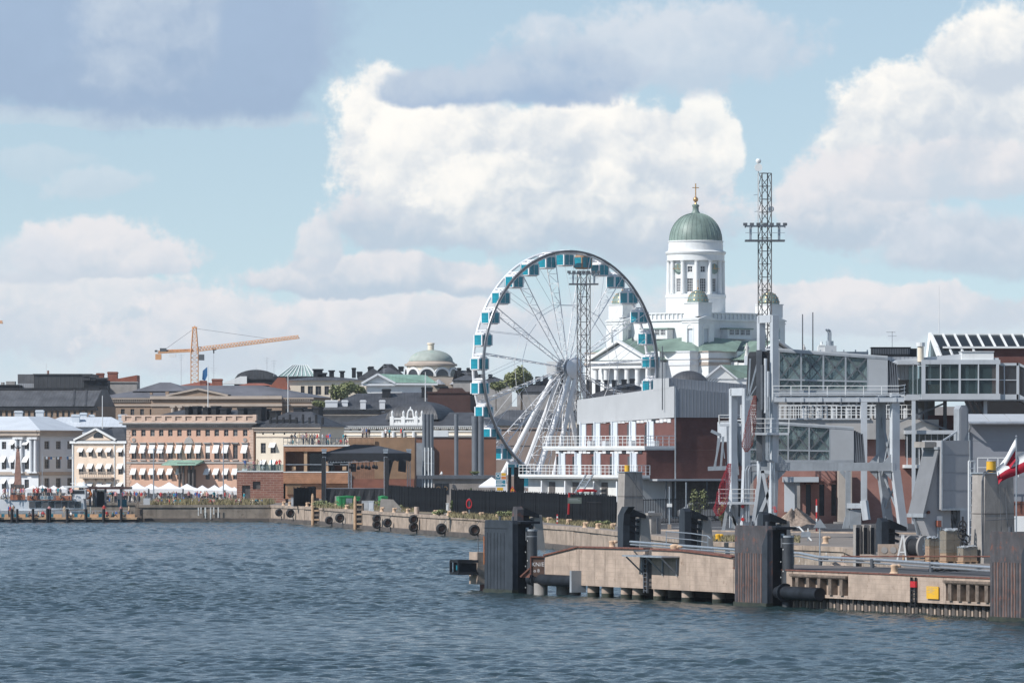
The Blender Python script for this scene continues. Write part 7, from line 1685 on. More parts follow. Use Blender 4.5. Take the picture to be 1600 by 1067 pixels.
# orange ladder cage behind the outer fender
p = atz(836, 432, 1.7); o = thing('orange_railing', 'orange ladder and handrail behind the outer fender', 'railing', p); kk = 432/F
m = M()
for x in (-8, -3, 3): m.bar((x*kk, 0, 0), (x*kk, 0, 36*kk), .06)
for zz in (12, 24, 36): m.bar((-8*kk, 0, zz*kk), (3*kk, 0, zz*kk), .06)
m.bar((-3*kk, .2, -40*kk), (-3*kk, .2, 0), .05); m.bar((5*kk, 0, 0), (5*kk, 0, 10*kk), .05); m.bar((3*kk, 0, 10*kk), (10*kk, 0, 8*kk), .06); m.build('rails', orange, o)
p = atz(756, 431, 2.); o = thing('orange_railing', 'orange ladder rail on the left side of the outer fender', 'railing', p); m = M()
for x in (0, .35): m.bar((x, 0, 0), (x, 0, 2.0), .06)
for i in range(5): m.bar((0, 0, .2+i*.4), (.35, 0, .2+i*.4), .05)
m.build('rails', orange, o)
# pipe guard rail on the pier deck
pts_ = [(985, 846), (1148, 858.5), (1250, 864), (1280, 870), (1365, 874), (1455, 880), (1560, 887)]
rail = [(G(px, py, 2.95)) for px, py in pts_]
o = thing('pipe_guardrail', 'long pale double-pipe guard rail along the pier road', 'guard rail', (rail[0].x, rail[0].y, 2.4)); m = M(o.location)
m.path(rail, .095, 8); m.path([p-Vector((0, 0, .22)) for p in rail], .06, 6); m.build('pipe', galv, o, True)
for px, py in ((1282, 870), (1363, 874), (1455, 880)): q = G(px, py, 2.95); m = M(o.location); m.cyl((q.x, q.y, 2.4), (q.x, q.y, 3.0), .13, .16, 10); m.cyl((q.x+.22, q.y, 2.9), (q.x+.5, q.y-.1, 2.89), .16, .16, 8); m.build('post', steeld, o)
a = G(1041, 829, 3.6); o = thing('handrail', 'thin bent galvanised handrail beside the pipe rail', 'railing', (a.x, a.y, 2.4)); m = M(o.location); q = [G(1041, 830, 3.6), G(1080, 833, 3.6), G(1106, 837, 3.6), G(1110, 841, 3.5)]
m.path(q, .045, 6); m.path([v-Vector((0, 0, .5)) for v in q[:3]], .04, 6)
for v in (q[0], q[2]): m.bar(v, (v.x, v.y, 2.4), .07)
m.build('rails', galv, o)
# concrete hump, rope, hose on the deck
p = G(1310, 883, 2.42); o = thing('deck_hump', 'low concrete pyramid block on the pier road', 'block', p); m = M(); m.add([(-.65, -.5, 0), (.65, -.5, 0), (.7, .6, 0), (-.6, .6, 0), (-.05, -.05, .34), (.12, -.05, .34), (.12, .1, .34), (-.05, .1, .34)], [(0, 1, 5, 4), (1, 2, 6, 5), (2, 3, 7, 6), (3, 0, 4, 7), (4, 5, 6, 7)]); tag(m.build('hump', concl, o))
p = G(1476, 892, 2.42); o = thing('rope_coil', 'dark coil of mooring rope lying on the pier deck', 'rope', p); m = M()
for i in range(4):
    c = Vector((i*.42-.7, (i % 2)*.3, .07)); m.path([c+Vector((.28*math.cos(t), .5*math.sin(t), .05*math.sin(3*t))) for t in np.linspace(0, 6.3, 14)], .06, 5)
m.path([Vector((.7, 0, .06)), Vector((1.6, -.3, .06)), Vector((3.0, .4, .3)), Vector((4.2, 1., .9))], .05, 5); m.build('rope', blackc, o)
# bollards
BM = {}
def bollard(p, lab, grp, big=1., cat='bollard', mt_=None):
    mt_ = mt_ or bollm
    if (mt_.name, big) not in BM:
        m = M(); m.lathe([(.30*big, 0), (.28*big, .06), (.22*big, .12), (.2*big, .34*big), (.24*big, .42*big), (.24*big, .5*big), (.14*big, .56*big), (0, .57*big)], n=10); st = len(m.v); m.lathe([(0, 0), (.16*big, .02), (.18*big, .12), (.1*big, .2), (0, .22)], (.25*big, -.05, .36*big), 8)
        BM[(mt_.name, big)] = m.mesh('bollard', mt_, True)
    o = link('bollard', BM[(mt_.name, big)], None, p, (0, 0, random.uniform(-.6, .6))); return tag(o, lab, cat, grp)
ordn = ['first', 'second', 'third', 'fourth', 'fifth', 'sixth', 'seventh', 'eighth', 'ninth', 'tenth', 'eleventh', 'twelfth', 'thirteenth', 'fourteenth', 'fifteenth', 'sixteenth', 'seventeenth', 'eighteenth', 'nineteenth', 'twentieth']
EDGE = [Vector((x, y, 2.42)) for x, y in SHORE[2:11]]
def on_edge(px, inn=.5):
    a = (px-800)/F
    for p, q in zip(EDGE, EDGE[1:]):
        fa, fb = p.x-a*p.y, q.x-a*q.y
        if fa*fb <= 0 or q is EDGE[-1]:
            t = fa/(fa-fb); r = p.lerp(q, t); d = (q-p).normalized(); return r+Vector((-d.y, d.x, 0))*inn, d
for i, px in enumerate((437, 447, 460, 474, 482, 489, 519, 535, 553, 590, 609, 630, 673, 694, 718, 744, 770)):
    r, d = on_edge(px, .55); bollard(r, f'{ordn[i]} cream bollard on the quay edge counted from the inner quay corner', 'cream bollards along the quay edge', 1.0)
for i, px in enumerate((857, 888, 914, 934, 957)): p = G(px, (816, 819, 824, 826, 826)[i]); bollard(p, f'{ordn[i]} cream bollard beside the black fence gate counted from the left', 'cream bollards by the fence gate', 1.0)
bollard(G(1122, 845), 'yellow-topped bollard beside the middle fender', None, 1.1, 'bollard', yellow); bollard(G(1290, 849, 2.4), 'cream bollard at the basin corner near the gravel heap', None, 1.1)
bollard(p0+UX*along(1375)-NX*1.0+Vector((0, 0, 2.42)), 'squat cream bollard on the pier deck edge', None, 1.05); bollard(p0+UX*along(1046)-NX*.4+Vector((0, 0, 3.05)), 'cream bollard on the small jutting steel platform', None, 1.4); bollard(p0+UX*along(944)-NX*.6+Vector((0, 0, 3.4)), 'rust-stained bollard on the raised pale pier wall', None, .95)
# tyre fenders hung on the quay wall
def torus(R0, r, n=20, k=8):
    m = M(); vs = []; 
    for i in range(n):
        t = 2*math.pi*i/n
        for j in range(k): a = 2*math.pi*j/k; rr = R0+r*math.cos(a)*(1 if math.cos(a) > 0 else .7); vs.append((rr*math.cos(t), r*1.25*math.sin(a), rr*math.sin(t)))
    m.add(vs, [(i*k+j, ((i+1) % n)*k+j, ((i+1) % n)*k+(j+1) % k, i*k+(j+1) % k) for i in range(n) for j in range(k)]); return m
tm = torus(.5, .24).mesh('tyre', tyrem, True)
hb = M(); hb.cyl((0, -.2, 0), (0, .2, 0), .34, .34, 14); hbm = hb.mesh('hub_plate', mat('rusty_hub', (.10, .05, .035), .8, var=.3, scale=3))
def tyre(px, py, lab, sc_=1.0):
    sc_ *= .74
    r, d = on_edge(px, -.95); Zt = r.y; zz = H+(YH-py)*Zt/F; o = thing('tyre_fender', lab, 'tyre', (r.x, r.y, zz), math.degrees(math.atan2(d.y, d.x))+90, 'tyre fenders hung on the quay wall')
    a = link('tyre', tm, o, None, None, (sc_, 1.25, sc_)); link('hub_plate', hbm, o, None, None, (sc_, 1, sc_))
    m = M(); m.path([(.9, .1, 2.42-zz), (.2, .0, .6*sc_)], .03, 5); m.path([(.35*sc_, -.1, -.45*sc_), (.55, .1, -1.3)], .07, 5); m.build('chain', steeld, o)
for px, py, lab, s_ in ((446, 800.5, 'tyre fender nearest the inner quay corner', 1.0), (464, 801.5, 'second tyre fender from the inner quay corner, doubled', 1.15), (525, 812.5, 'tyre fender just right of the first timber pile', 1.0), (542, 809, 'larger tyre fender between the two timber piles', 1.15),
                        (600, 810, 'upper tyre of the left stacked pair', 1.0), (600, 819, 'lower tyre of the left stacked pair', 1.0), (617, 816.5, 'single tyre between the two stacked pairs', 1.05), (658, 811.5, 'upper tyre of the right stacked pair', 1.1), (658, 823, 'lower tyre of the right stacked pair', 1.1), (702, 826, 'large lone tyre on the pale-stained quay wall', 1.25), (754, 828, 'tyre partly hidden behind the outer fender panel', 1.2)):
    tyre(px, py, lab, s_)
# timber fender piles
for px, lab in ((501, 'left timber fender post on the quay wall'), (568, 'right timber fender post on the quay wall')):
    r, d = on_edge(px, -.6); o = thing('timber_post', lab, 'post', (r.x, r.y, 0)); 
    m = M(); m.cyl((-.5, 0, -2), (-.5, 0, 3.9), .2, .2, 10); m.cyl((-.5, 0, 3.9), (-.5, 0, 4.3), .2, .1, 10); m.build('timber', woodp, o)
    m = M(); m.cyl((.5, 0, -2), (.5, 0, 3.4), .16, .16, 10); m.build('timber', woodold, o)
    for i in range(6): m = M(); m.box(-.42, .42, -.1, .25, .0+i*.62, .2+i*.62); m.build('cross_timber', woodp if i % 2 else woodold, o); m = M(); m.box(-.35, .35, .0, .3, .22+i*.62, .6+i*.62); m.build('rubber_block', tyrem, o)
# rear row of ramp fenders with concrete wedges
def ramp_fender(px, ybase, ytop, lab, wedge=True, curved=False, rusty=False):
    Z = F*7.6/(ybase-YH); kk = Z/F; o = thing('ramp_fender', lab, 'fender', atz(px, Z, 0), YW); zt = H+(YH-ytop)*kk
    m = M(); L = 14*kk/.42*.62
    if curved: m.prism([(0, 0, .5), (L, 0, .5), (L, 0, zt-1.6), (L+.2, -.0, zt-.6), (L+1.1, 0, zt), (.9, 0, zt), (0, 0, zt-.8)], (0, .6, 0))
    else: m.prism([(0, 0, .5), (L, 0, .5), (L, 0, zt-.25), (L*.7, 0, zt), (.3, 0, zt), (0, 0, zt-.6)], (0, .6, 0))
    m.build('panel', navyl if not rusty else rustp, o)
    m = M(); m.prism([(L-.4, .61, zt-.1), (L-.4, .61, zt-.8), (L-.4, 2.1, zt-1.0), (L-.4, 2.1, zt-.7)], (.5, 0, 0)); m.box(L-1., L-.3, .62, 1.3, 1, zt-.6)
    for i in range(3): m.bar((L-.3, .7, zt-1.-i*.5), (L-.3, 1.6, zt-1.3-i*.5), .2)
    m.build('arm', navy, o)
    if wedge: m = M(); m.add([(0, 1.55, 1.2), (L, 1.55, 1.2), (L, 2.75, 1.2), (0, 2.75, 1.2), (.1, 1.75, zt-.75), (L-.1, 1.75, zt-.75), (L-.1, 2.45, zt-.75), (.1, 2.45, zt-.75)], [(0, 1, 5, 4), (1, 2, 6, 5), (2, 3, 7, 6), (3, 0, 4, 7), (4, 5, 6, 7)]); m.build('concrete_wedge', concg, o)
ramp_fender(965, 845, 791, 'curved dark ramp fender with concrete wedge left of the handrail', True, True)
ramp_fender(1061, 848, 794, 'dark ramp fender with concrete wedge behind the bent handrail')
ramp_fender(1183, 852, 799, 'dark ramp fender with wedge rising behind the middle rusty fender')
ramp_fender(800, 838, 791, 'flaking rust-brown ramp fender with tapered concrete wedge at the quay corner', True, False, True)
ramp_fender(1368, 862, 809, 'dark ramp fender with concrete posts left of the grey machine', False)
for i, px in enumerate((1338, 1350, 1361)): p = G(px, 866); o = thing('pier_post', f'grown-over concrete post, {ordn[i]} of three left of the dark ramp fender', 'post', p, Y1); m = M(); m.box(0, .42, 0, .5, -2, 2.2); m.build('body', concg, o); m = M(); m.box(-.05, .2, -.12, -.002, -2, 2.0); m.build('rubber_strip', navy, o)

# ------------------------------------------------------------------ fences, machines and goods on the quay
def panel_fence(name, lab, pts, hgt, pw, mt_, group=None):
    o = thing(name, lab, 'fence', (pts[0].x, pts[0].y, 2.4)); k_ = 0
    for a, b in zip(pts, pts[1:]):
        d = b-a; L = d.length; n = max(1, round(L/pw)); ang = math.atan2(d.y, d.x)
        for i in range(n):
            q = a+d*(i/n)-o.location; key = ('fp', round(L/n, 2), hgt, mt_.name)
            if key not in WM:
                m = M(); w = L/n; m.box(.055, w-.055, 0, .03, .05, hgt)
                for j in range(4): x = w*(j+.5)/4; m.box(x-.09*w, x+.09*w, -.13, -.001, .06, hgt-.02)
                WM[key] = m.mesh('fence_panel', mt_)
            link('fence_panel', WM[key], o, q+Vector((0, 0, random.uniform(-.05, .05))), (0, 0, ang+random.uniform(-.05, .05)))
            if ('fpost', hgt) not in WM: WM[('fpost', hgt)] = M().box(-.06, .06, -.06, .06, 0, hgt+.12).mesh('fence_post', blackm)
            link('fence_post', WM[('fpost', hgt)], o, q)
    return o
def gz(px, yb): return G(px, yb)
panel_fence('panel_fence', 'black panel fence running along the quay under the ferris wheel', [gz(608, 794.5), gz(640, 798), gz(698, 801)], 3.1, 1.9, fencem)
panel_fence('panel_fence', 'black panel fence between the grey shed and the red tractor', [gz(706, 803), gz(760, 806), gz(850, 812), gz(925, 817), gz(962, 821)], 3.0, 1.6, fencem)
panel_fence('panel_fence', 'short black panel screen standing left of the stage', [gz(459, 791), gz(481, 790.5), gz(492, 789)], 2.6, 1.2, fencem)
def bar_fence(lab, pts, h, sp=.55, mt_=None):
    o = thing('bar_fence', lab, 'fence', (pts[0].x, pts[0].y, 2.4)); mt_ = mt_ or blackm
    if ('bf', h) not in WM: WM[('bf', h)] = M().box(-.035, .035, -.035, .035, .1, h).mesh('fence_bar', mt_)
    for a, b in zip(pts, pts[1:]):
        d = b-a; n = int(d.length/sp)
        for i in range(n): link('fence_bar', WM[('bf', h)], o, a+d*(i/n)-o.location)
        for zz in (.2, h-.1): m = M(o.location); m.bar(a+Vector((0, 0, zz)), b+Vector((0, 0, zz)), .07, .07); m.build('fence_rail', mt_, o)
bar_fence('black bar gate right of the red tractor', [gz(918, 818), gz(968, 820)], 2.4, .45)
bar_fence('black bar fence in front of the brick building loading bay', [gz(1003, 820), gz(1130, 815)], 2.7, .6)
bar_fence('tall dark bar fence behind the gravel heap', [gz(1228, 806), gz(1300, 811)], 3.6, .9)
# tractor
p = G(905, 817); o = thing('tractor', 'red tractor with glazed cab parked behind the black fence', 'tractor', (p.x+.4, p.y+14, 2.4), 20); kk = p.y/F
m = M(); m.box(-1.3, 1.3, -.6, .6, .9, 1.7); m.box(-1.0, -.4, -.5, .5, 1.7, 2.0); m.build('body', red, o)
m = M(); m.box(-.2, 1.5, -.85, .85, 3.25, 3.45); m.box(.0, 1.3, -.7, .7, 3.45, 3.55); m.build('cab_roof', red, o)
for x, y in ((-.1, -.75), (1.3, -.75), (1.3, .75), (-.1, .75)): m = M(); m.bar((x, y, 1.6), (x, y, 3.25), .12); m.build('cab_post', blackm, o)
m = M(); m.box(0, 1.2, -.7, .7, 1.7, 3.2); m.build('cab_glass', glassc, o)
m = M(); m.bar((-1.7, -.5, .8), (-1.6, -.5, 3.1), .16); m.bar((-1.1, -.5, 1.6), (-1.1, -.5, 3.1), .14); m.bar((-1.7, -.5, 3.1), (-.9, -.5, 3.05), .14); m.build('loader_arm', red, o)
for x, r_ in ((1., .75), (-1., .5)):
    for y in (-.85, .65): m = M(); m.cyl((x, y, r_), (x, y+.25, r_), r_, r_, 16); w = m.build('wheel', tyrem, o); m = M(); m.cyl((x, y-.02, r_), (x, y+.27, r_), r_*.5, r_*.5, 12); m.build('rim', red, w)
p = G(897, 817); f_ = thing('fence_sign', 'green-grey sign plate on the black fence before the tractor', 'sign', (p.x-.7, p.y-.3, 2.4)); m = M(); m.box(0, 1.5, 0, .05, 2.1, 2.75); m.build('plate', mat('greenish_grey', (.11, .14, .12), .6), f_); m = M(); m.box(.15, 1.35, -.01, -.001, 2.4, 2.43); m.box(.15, 1.1, -.01, -.001, 2.55, 2.58); m.build('print_line', lightgrey, f_)
# white cabinet and grey ones
for a, b, y0, y1, yb, lab, mt_ in ((941, 956, 773, 806, 806, 'tall white cabinet with blue mark behind the bar gate', white), (564, 577, 783, 797, 797, 'grey utility cabinet behind the second timber post', lightgrey), (834, 846, 766, 778, 790, 'small grey box on the white ground storey', lightgrey), (417, 425, 762, 774, 780, 'grey equipment box at the left end of the stage area', steelg), (455, 459, 778, 790, 791, 'narrow grey post box left of the black screen', lightgrey), (1014, 1022, 800, 826, 826, 'grey control box beside the concrete tower', lightgrey), (697, 701, 787, 803, 803, 'small white pillar at the end of the black fence', white), (576, 584, 783, 797, 798, 'second pale cabinet next to the grey utility cabinet', bluewhite)):
    Z = F*7.6/(yb-YH); kk = Z/F; o = thing('cabinet', lab, 'cabinet', atz(a, Z, 2.4)); w, h = (b-a)*kk, (yb-y0)*kk
    m = M(); m.box(0, w, 0, .8, 0, h); m.build('body', mt_, o); m = M(); m.box(-.05, w+.05, -.05, .85, h, h+.08); m.build('lid', mt_, o); m = M(); m.box(w*.12, w*.88, -.03, -.002, .2, h-.2); m.build('door', mt_, o)
m = M(); m.cyl((0, 0, 0), (0, .04, 0), .25, .25, 12); 
# t-shaped concrete post
p = G(1025, 834); o = thing('concrete_stand', 'T-shaped grey concrete stand in front of the dark railings', 'stand', p, Y1); kk = p.y/F
m = M(); m.box(-.5, .5, 0, .5, 0, 1.7); m.box(-.85, .65, -.05, .55, 1.7, 1.95); m.build('body', concg, o); m = M(); m.bar((.1, -.1, 0), (.1, -.1, 1.5), .15); m.build('pipe', steeld, o)
# green containers
for a, b, yb, y0, lab, w2 in ((530, 563, 794, 777, 'long green site container with grey door behind the quay edge', 1), (596, 606, 794, 777, 'green container end beside the black fence', 0)):
    Z = F*7.6/(yb-YH); kk = Z/F; o = thing('container', lab, 'container', atz(a, Z, 2.4), 12); w, h = (b-a)*kk, (yb-y0)*kk
    m = M(); m.box(0, w, 0, 2.2, .15, h); m.build('body', green, o); m = M(); m.prism([(-.05, -.05, h), (w+.05, -.05, h), (w+.05, -.05, h+.12), (w*.5, -.05, h+.25), (-.05, -.05, h+.12)], (0, 2.3, 0)); m.build('lid', green, o)
    for i in range(6): x = w*(i+.5)/6; m = M(); m.box(x-.04, x+.04, -.05, -.002, .2, h-.05); m.build('rib', green, o)
    if w2: m = M(); m.box(w*.32, w*.62, -.09, -.052, .15, h*.92); m.build('door', galv, o); m = M(); m.prism([(w*.68, -.03, .3), (w*.95, -.03, .35), (w*.9, -.03, h*.55), (w*.72, -.03, h*.45)], (0, .025, 0)); m.build('graffiti', blue, o)
    else: m = M(); m.box(.15, .5, -.03, -.002, h*.4, h*.8); m.build('notice', white, o)
# concrete wedge at stage, barrel, lifebuoys, small posts
p = on_edge(583, 1.6)[0]; o = thing('concrete_ramp_block', 'dark concrete wedge right of the second timber post', 'block', (p.x, p.y, 2.4)); m = M(); m.prism([(-.8, 0, 0), (2.4, 0, 0), (1.0, 0, 1.5), (-.6, 0, 1.6)], (0, 2, 0)); m.build('body', concg, o)
p = on_edge(514, 1.6)[0]; o = thing('concrete_ramp_block', 'concrete block right of the first timber post', 'block', (p.x, p.y, 2.4)); m = M(); m.prism([(-.8, 0, 0), (1.5, 0, 0), (1.2, 0, 1.6), (-.8, 0, 1.6)], (0, 2, 0)); m.build('body', concg, o)
p = G(651, 803); m = M(); m.lathe([(.3, 0), (.32, .45), (.3, .9), (0, .9)], n=14); tag(m.build('barrel', mat('pale_drum', (.55, .42, .33), .7), None, True, p), 'pale upright drum on the grassy quay edge', 'barrel')
for px, py, lab in ((733, 787, 'red and white lifebuoy on a post by the black fence'), (643, 789, 'red lifebuoy post between two fence runs')):
    p = G(px, 806 if px > 700 else 797); kk = p.y/F; o = thing('lifebuoy', lab, 'lifebuoy', (p.x, p.y-.4, 2.4)); m = M(); zz = H+(YH-py)*kk-2.4
    m = torus(.42, .12, 16, 6); m.xf(Matrix.Translation((0, -.1, zz)) @ Matrix.Diagonal((.7, 1, 1.15, 1))); m.build('ring', red, o, True); m = M(); m.bar((0, 0, 0), (0, 0, zz+.7), .09); m.build('post', galv if px > 700 else red, o)
for px, yb, h, mt_, lab in ((871, 818, 1.0, red, 'short red hydrant post in the grass'), (1247, 812, 2.2, warnred, 'red and white marker post by the gravel heap'), (1229, 826, 1.3, warnred, 'short red post left of the white crossbar'), (1276, 830, 3.1, warnred, 'red and white marker post before the road sign')):
    p = G(px, yb); o = thing('marker_post', lab, 'post', p); m = M(); n = 5
    for i in range(n): (M().cyl((0, 0, h*i/n), (0, 0, h*(i+1)/n-.003), .08, .08, 8)).build('band', mt_ if i % 2 == 0 else white, o)
# street lamp post, road sign
p = G(1046, 826); o = thing('camera_post', 'thin galvanised pole with a small camera before the van', 'pole', p); h = (826-760)*p.y/F; m = M(); m.cyl((0, 0, 0), (0, 0, h), .07, .06, 8); m.build('pole', galv, o); m = M(); m.box(-.25, .25, -.35, .1, h*.52, h*.6); m.build('camera', white, o); m = M(); m.box(-.18, .18, -.18, .18, 0, .45); m.build('foot', concl, o)
p = G(1072, 818); o = thing('camera_post', 'thin galvanised pole standing before the dark shrub', 'pole', p); m = M(); m.cyl((0, 0, 0), (0, 0, 4.4), .07, .06, 8); m.build('pole', galv, o)
p = G(1281, 872); o = thing('road_sign', 'grey back of a triangular road sign on the pier road', 'sign', p); h = (872-811)*p.y/F; m = M(); m.cyl((0, 0, 0), (0, 0, h), .05, .05, 8); m.build('post', galv, o); m = M(); m.prism([(-.48, -.06, h-.62), (.48, -.06, h-.62), (0, -.06, h+.05)], (0, .03, 0)); m.build('plate', steelg, o)
p = G(1238, 800); o = thing('road_sign', 'grey triangular sign back beneath the boarding bridge', 'sign', (p.x-.6, p.y, 2.4)); m = M(); m.cyl((0, 0, 0), (0, 0, 5.3), .06, .06, 8); m.build('post', steeld, o); m = M(); m.prism([(-.75, -.06, 3.6), (.15, -.06, 3.6), (.1, -.06, 4.5)], (0, .03, 0)); m.build('plate', steelg, o)
p = G(1246, 845); o = thing('barrier', 'white and grey folding barrier trestle at the basin edge', 'barrier', p); m = M(); m.bar((-.9, 0, 0), (-.9, 0, 1.2), .09); m.bar((.9, 0, 0), (.9, 0, 1.1), .09); m.bar((-.9, 0, 1.2), (.2, 0, 1.2), .09); m.bar((.1, 0, 1.25), (1.2, -.3, .05), .12); m.build('frame', white, o); m = M(); m.box(.3, 1.1, -.3, -.2, .35, .8); m.build('panel', galv, o)
# gravel heap
rnd = random.Random(4); p = G(1240, 829); o = M(); n, r_ = 26, 9
vs = [(0, 0, 0)]
for j in range(1, r_+1):
    for i in range(n):
        t = 2*math.pi*i/n; rr = j/r_; hgt = 1.9*max(0, 1-rr)**.85*(1+.25*math.sin(t*2+.6)+.1*math.sin(t*5))+rnd.uniform(-.05, .05)*(j < r_); vs.append((2.7*rr*math.cos(t)*(1.2 if math.cos(t) > 0 else 1), 2.2*rr*math.sin(t), max(0, hgt)))
vs[0] = (0, 0, 1.95); o.add(vs, [(0, 1+i, 1+(i+1) % n) for i in range(n)]+[(1+j*n+i, 1+(j+1)*n+i, 1+(j+1)*n+(i+1) % n, 1+j*n+(i+1) % n) for j in range(r_-1) for i in range(n)])
h_ = o.build('gravel_heap', sandm, None, False, p); tag(h_, 'heap of pinkish gravel beside the tall dark fence', 'gravel heap')
# cable drum and wrapped pallets
p = G(1434, 874); kk = p.y/F; o = thing('cable_drum', 'big grey cable drum lying on its side rim by the pallets', 'cable drum', (p.x, p.y+.5, 2.4+.85), 50)
for y0, y1, r_ in ((-.65, -.5, .85), (.5, .65, .85)): m = M(); m.cyl((0, y0, 0), (0, y1, 0), r_, r_, 28); m.build('flange', mat('drum_board', (.30, .285, .27), .7, var=.1), o, True)
m = M(); m.cyl((0, -.5, 0), (0, .5, 0), .62, .62, 22); m.build('core', blackm, o, True); m = M(); m.cyl((0, -.67, 0), (0, -.651, 0), .34, .34, 16); m.build('hub_plate', galv, o)
for i in range(6): m = M(); t = i*math.pi/3; m.cyl((.24*math.cos(t), -.70, .24*math.sin(t)), (.24*math.cos(t), -.671, .24*math.sin(t)), .045, .045, 8); m.build('bolt', steeld, o)
def pallet(px, yb, wpx, hpx, lab, wrap, split=1):
    p = G(px, yb); kk = p.y/F; o = thing('wrapped_pallet', lab, 'pallet', p, 18); w, h = wpx*kk*.85, hpx*kk
    m = M(); m.box(-w/2-.06, w/2+.06, -.06, w+.06, .11, .15)
    for x in (-w/2, -.06, w/2-.12): m.box(x, x+.12, -.05, w+.05, 0, .105)
    m.build('pallet_base', woodp, o)
    for i in range(split):
        z0, z1 = .155+(h-.2)*i/split, .155+(h-.2)*(i+1)/split-.02; m = M()
        for a in range(2):
            for b in range(2): m.box(-w/2+a*w/2+.015, -w/2+(a+1)*w/2-.015, b*w/2+.01, (b+1)*w/2-.01, z0, z1)
        m.build('cartons', carton, o)
    m = M(); m.box(-w/2-.03, w/2+.03, -.03, w+.03, h*(1-wrap), h-.06); m.build('plastic_wrap', wrapm, o)
    m = M(); rr = random.Random(px); pts = []
    n = 7
    for j in range(n+1):
        for i in range(n+1): pts.append((-w/2-.04+(w+.08)*i/n, -.04+(w+.08)*j/n, h-.05+rr.uniform(0, .16)-(.1 if i in (0, n) or j in (0, n) else 0)))
    m.add(pts, [(j*(n+1)+i, j*(n+1)+i+1, (j+1)*(n+1)+i+1, (j+1)*(n+1)+i) for j in range(n) for i in range(n)]); m.build('top_sheet', clearplastic, o)
wrapm = glassmat('stretch_wrap', (.42, .44, .46), .16, .18)
pallet(1460, 877, 21, 38, 'brown carton pallet under clear wrap right of the cable drum', .35, 2)
pallet(1491, 879, 32, 52, 'tall two-tier wrapped pallet in the middle of the goods', .7, 3)
pallet(1516, 880, 28, 27, 'low shrink-wrapped pallet at the right of the goods', .6, 1)
p = G(1446, 878); o = thing('pallet_stack', 'loose pale pallets under the cable drum', 'pallet', (p.x-1.5, p.y+.3, 2.4)); m = M()
for i in range(3): m.box(0, 1.6, 0, 1., i*.16, i*.16+.05); m.box(0, .1, 0, 1, i*.16+.05, i*.16+.155); m.box(1.5, 1.6, 0, 1, i*.16+.05, i*.16+.155)
m.build('planks', woodp, o)
p = G(1385, 868); o = thing('concrete_ring_box', 'pale concrete block with two round holes by the ramp fender', 'block', p); m = M(); m.box(-.6, .9, 0, .6, 0, .85); m.build('body', concl, o)
for x in (-.15, .5): m = M(); m.cyl((x, -.03, .42), (x, -.002, .42), .24, .24, 14); m.build('round_hole', stone, o)
p = G(1408, 878); o = thing('trestle', 'white trestle frame between concrete block and cable drum', 'trestle', p); m = M(); m.bar((-.3, 0, 0), (.1, 0, 1.9), .1); m.bar((.35, 0, 0), (.15, 0, 1.9), .1); m.bar((-.15, 0, .7), (.28, 0, .7), .08); m.build('frame', white, o)
a, b = G(1315, 869, 2.9), G(1548, 869, 2.95); o = thing('red_chain', 'thin rusty red cable stretched along the goods at knee height', 'cable', (a.x, a.y, 2.4)); m = M(o.location); m.cyl(a, b, .05, .05, 6); m.build('cable', rust, o)
for v in (a, b): m = M(o.location); m.cyl((v.x, v.y, 2.4), v, .05, .05, 6); m.build('stake', rust, o)
p = G(1535, 885); o = thing('hose_reel', 'tangle of black hoses hanging beside the white ladder', 'hose', (p.x-.4, p.y+12, 2.4)); m = M(); rr = random.Random(9)
for i in range(7): c = Vector((rr.uniform(-.3, .3), 0, 2.6-i*.32)); m.path([c+Vector((.22*math.cos(t)*(1+.4*rr.random()), .1*math.sin(t), .3*math.sin(t))) for t in np.linspace(0, 6.28, 10)], .06, 5)
m.bar((0, .1, 0), (0, .1, 3.2), .12); m.build('hoses', blackc, o)
# ------------------------------------------------------------------ market waterfront at the left
# ferry boat with roof terrace
f = Fr(0, 880, 0); k = f.k; z = f.z; X = f.x
root = thing('ferry_boat', 'white passenger ferry with crowded orange-railed top deck, moored at the left', 'boat', f.loc)
def hull(m, xs, prof):
    """prof: (z, half width) rows, xs: stations (x, width factor)"""
    rows = [[(x, -w*fw, zz) for zz, w in prof]+[(x, w*fw, zz) for zz, w in prof[::-1]] for x, fw in xs]; n = len(rows[0])
    for a, b in zip(rows, rows[1:]): m.add(a+b, [(i, (i+1) % n, n+(i+1) % n, n+i) for i in range(n)])
    m.add(rows[0], [tuple(range(n))]); m.add(rows[-1], [tuple(range(n))[::-1]])
m = M(); hull(m, [(X(-30), .95), (X(20), 1), (X(110), 1), (X(128), .75), (X(137), .2)], [(-.4, 2.4), (1.2, 3.0), (z(797), 3.1)]); m.build('hull', boatw, root)
m = M(); m.box(X(-30), X(18), -3.0, 2.5, z(797), z(780)); m.build('aft_cabin', boatw, root)
m = M(); m.box(X(18)+.01, X(46), -2.9, 2.5, z(797), z(781)); m.build('mid_cabin', bluewhite, root)
m = M(); m.prism([(X(46), -2.9, z(797)), (X(134), -2.4, z(795)), (X(132), -2.4, z(778)), (X(46), -2.9, z(781))], (0, 5, 0)); m.build('saloon', boatw, root)
for i in range(8): a = 48+i*10.2; m = M(); m.prism([(X(a), -2.97+i*.05, z(793)), (X(a+9), -2.97+i*.05, z(792.5)), (X(a+9), -2.97+i*.05, z(782.3)), (X(a), -2.97+i*.05, z(783.3))], (0, .05, 0)); m.build('window', glassd if i % 2 else paneM, root)
for a, b, y0, y1 in ((18.5, 42, 772.5, 779), (45, 114, 774, 779.5)):
    m = M(); m.box(X(a), X(b), -3.06, -2.98, z(y1+1.5), z(y0)); m.build('orange_dodger', boato, root)
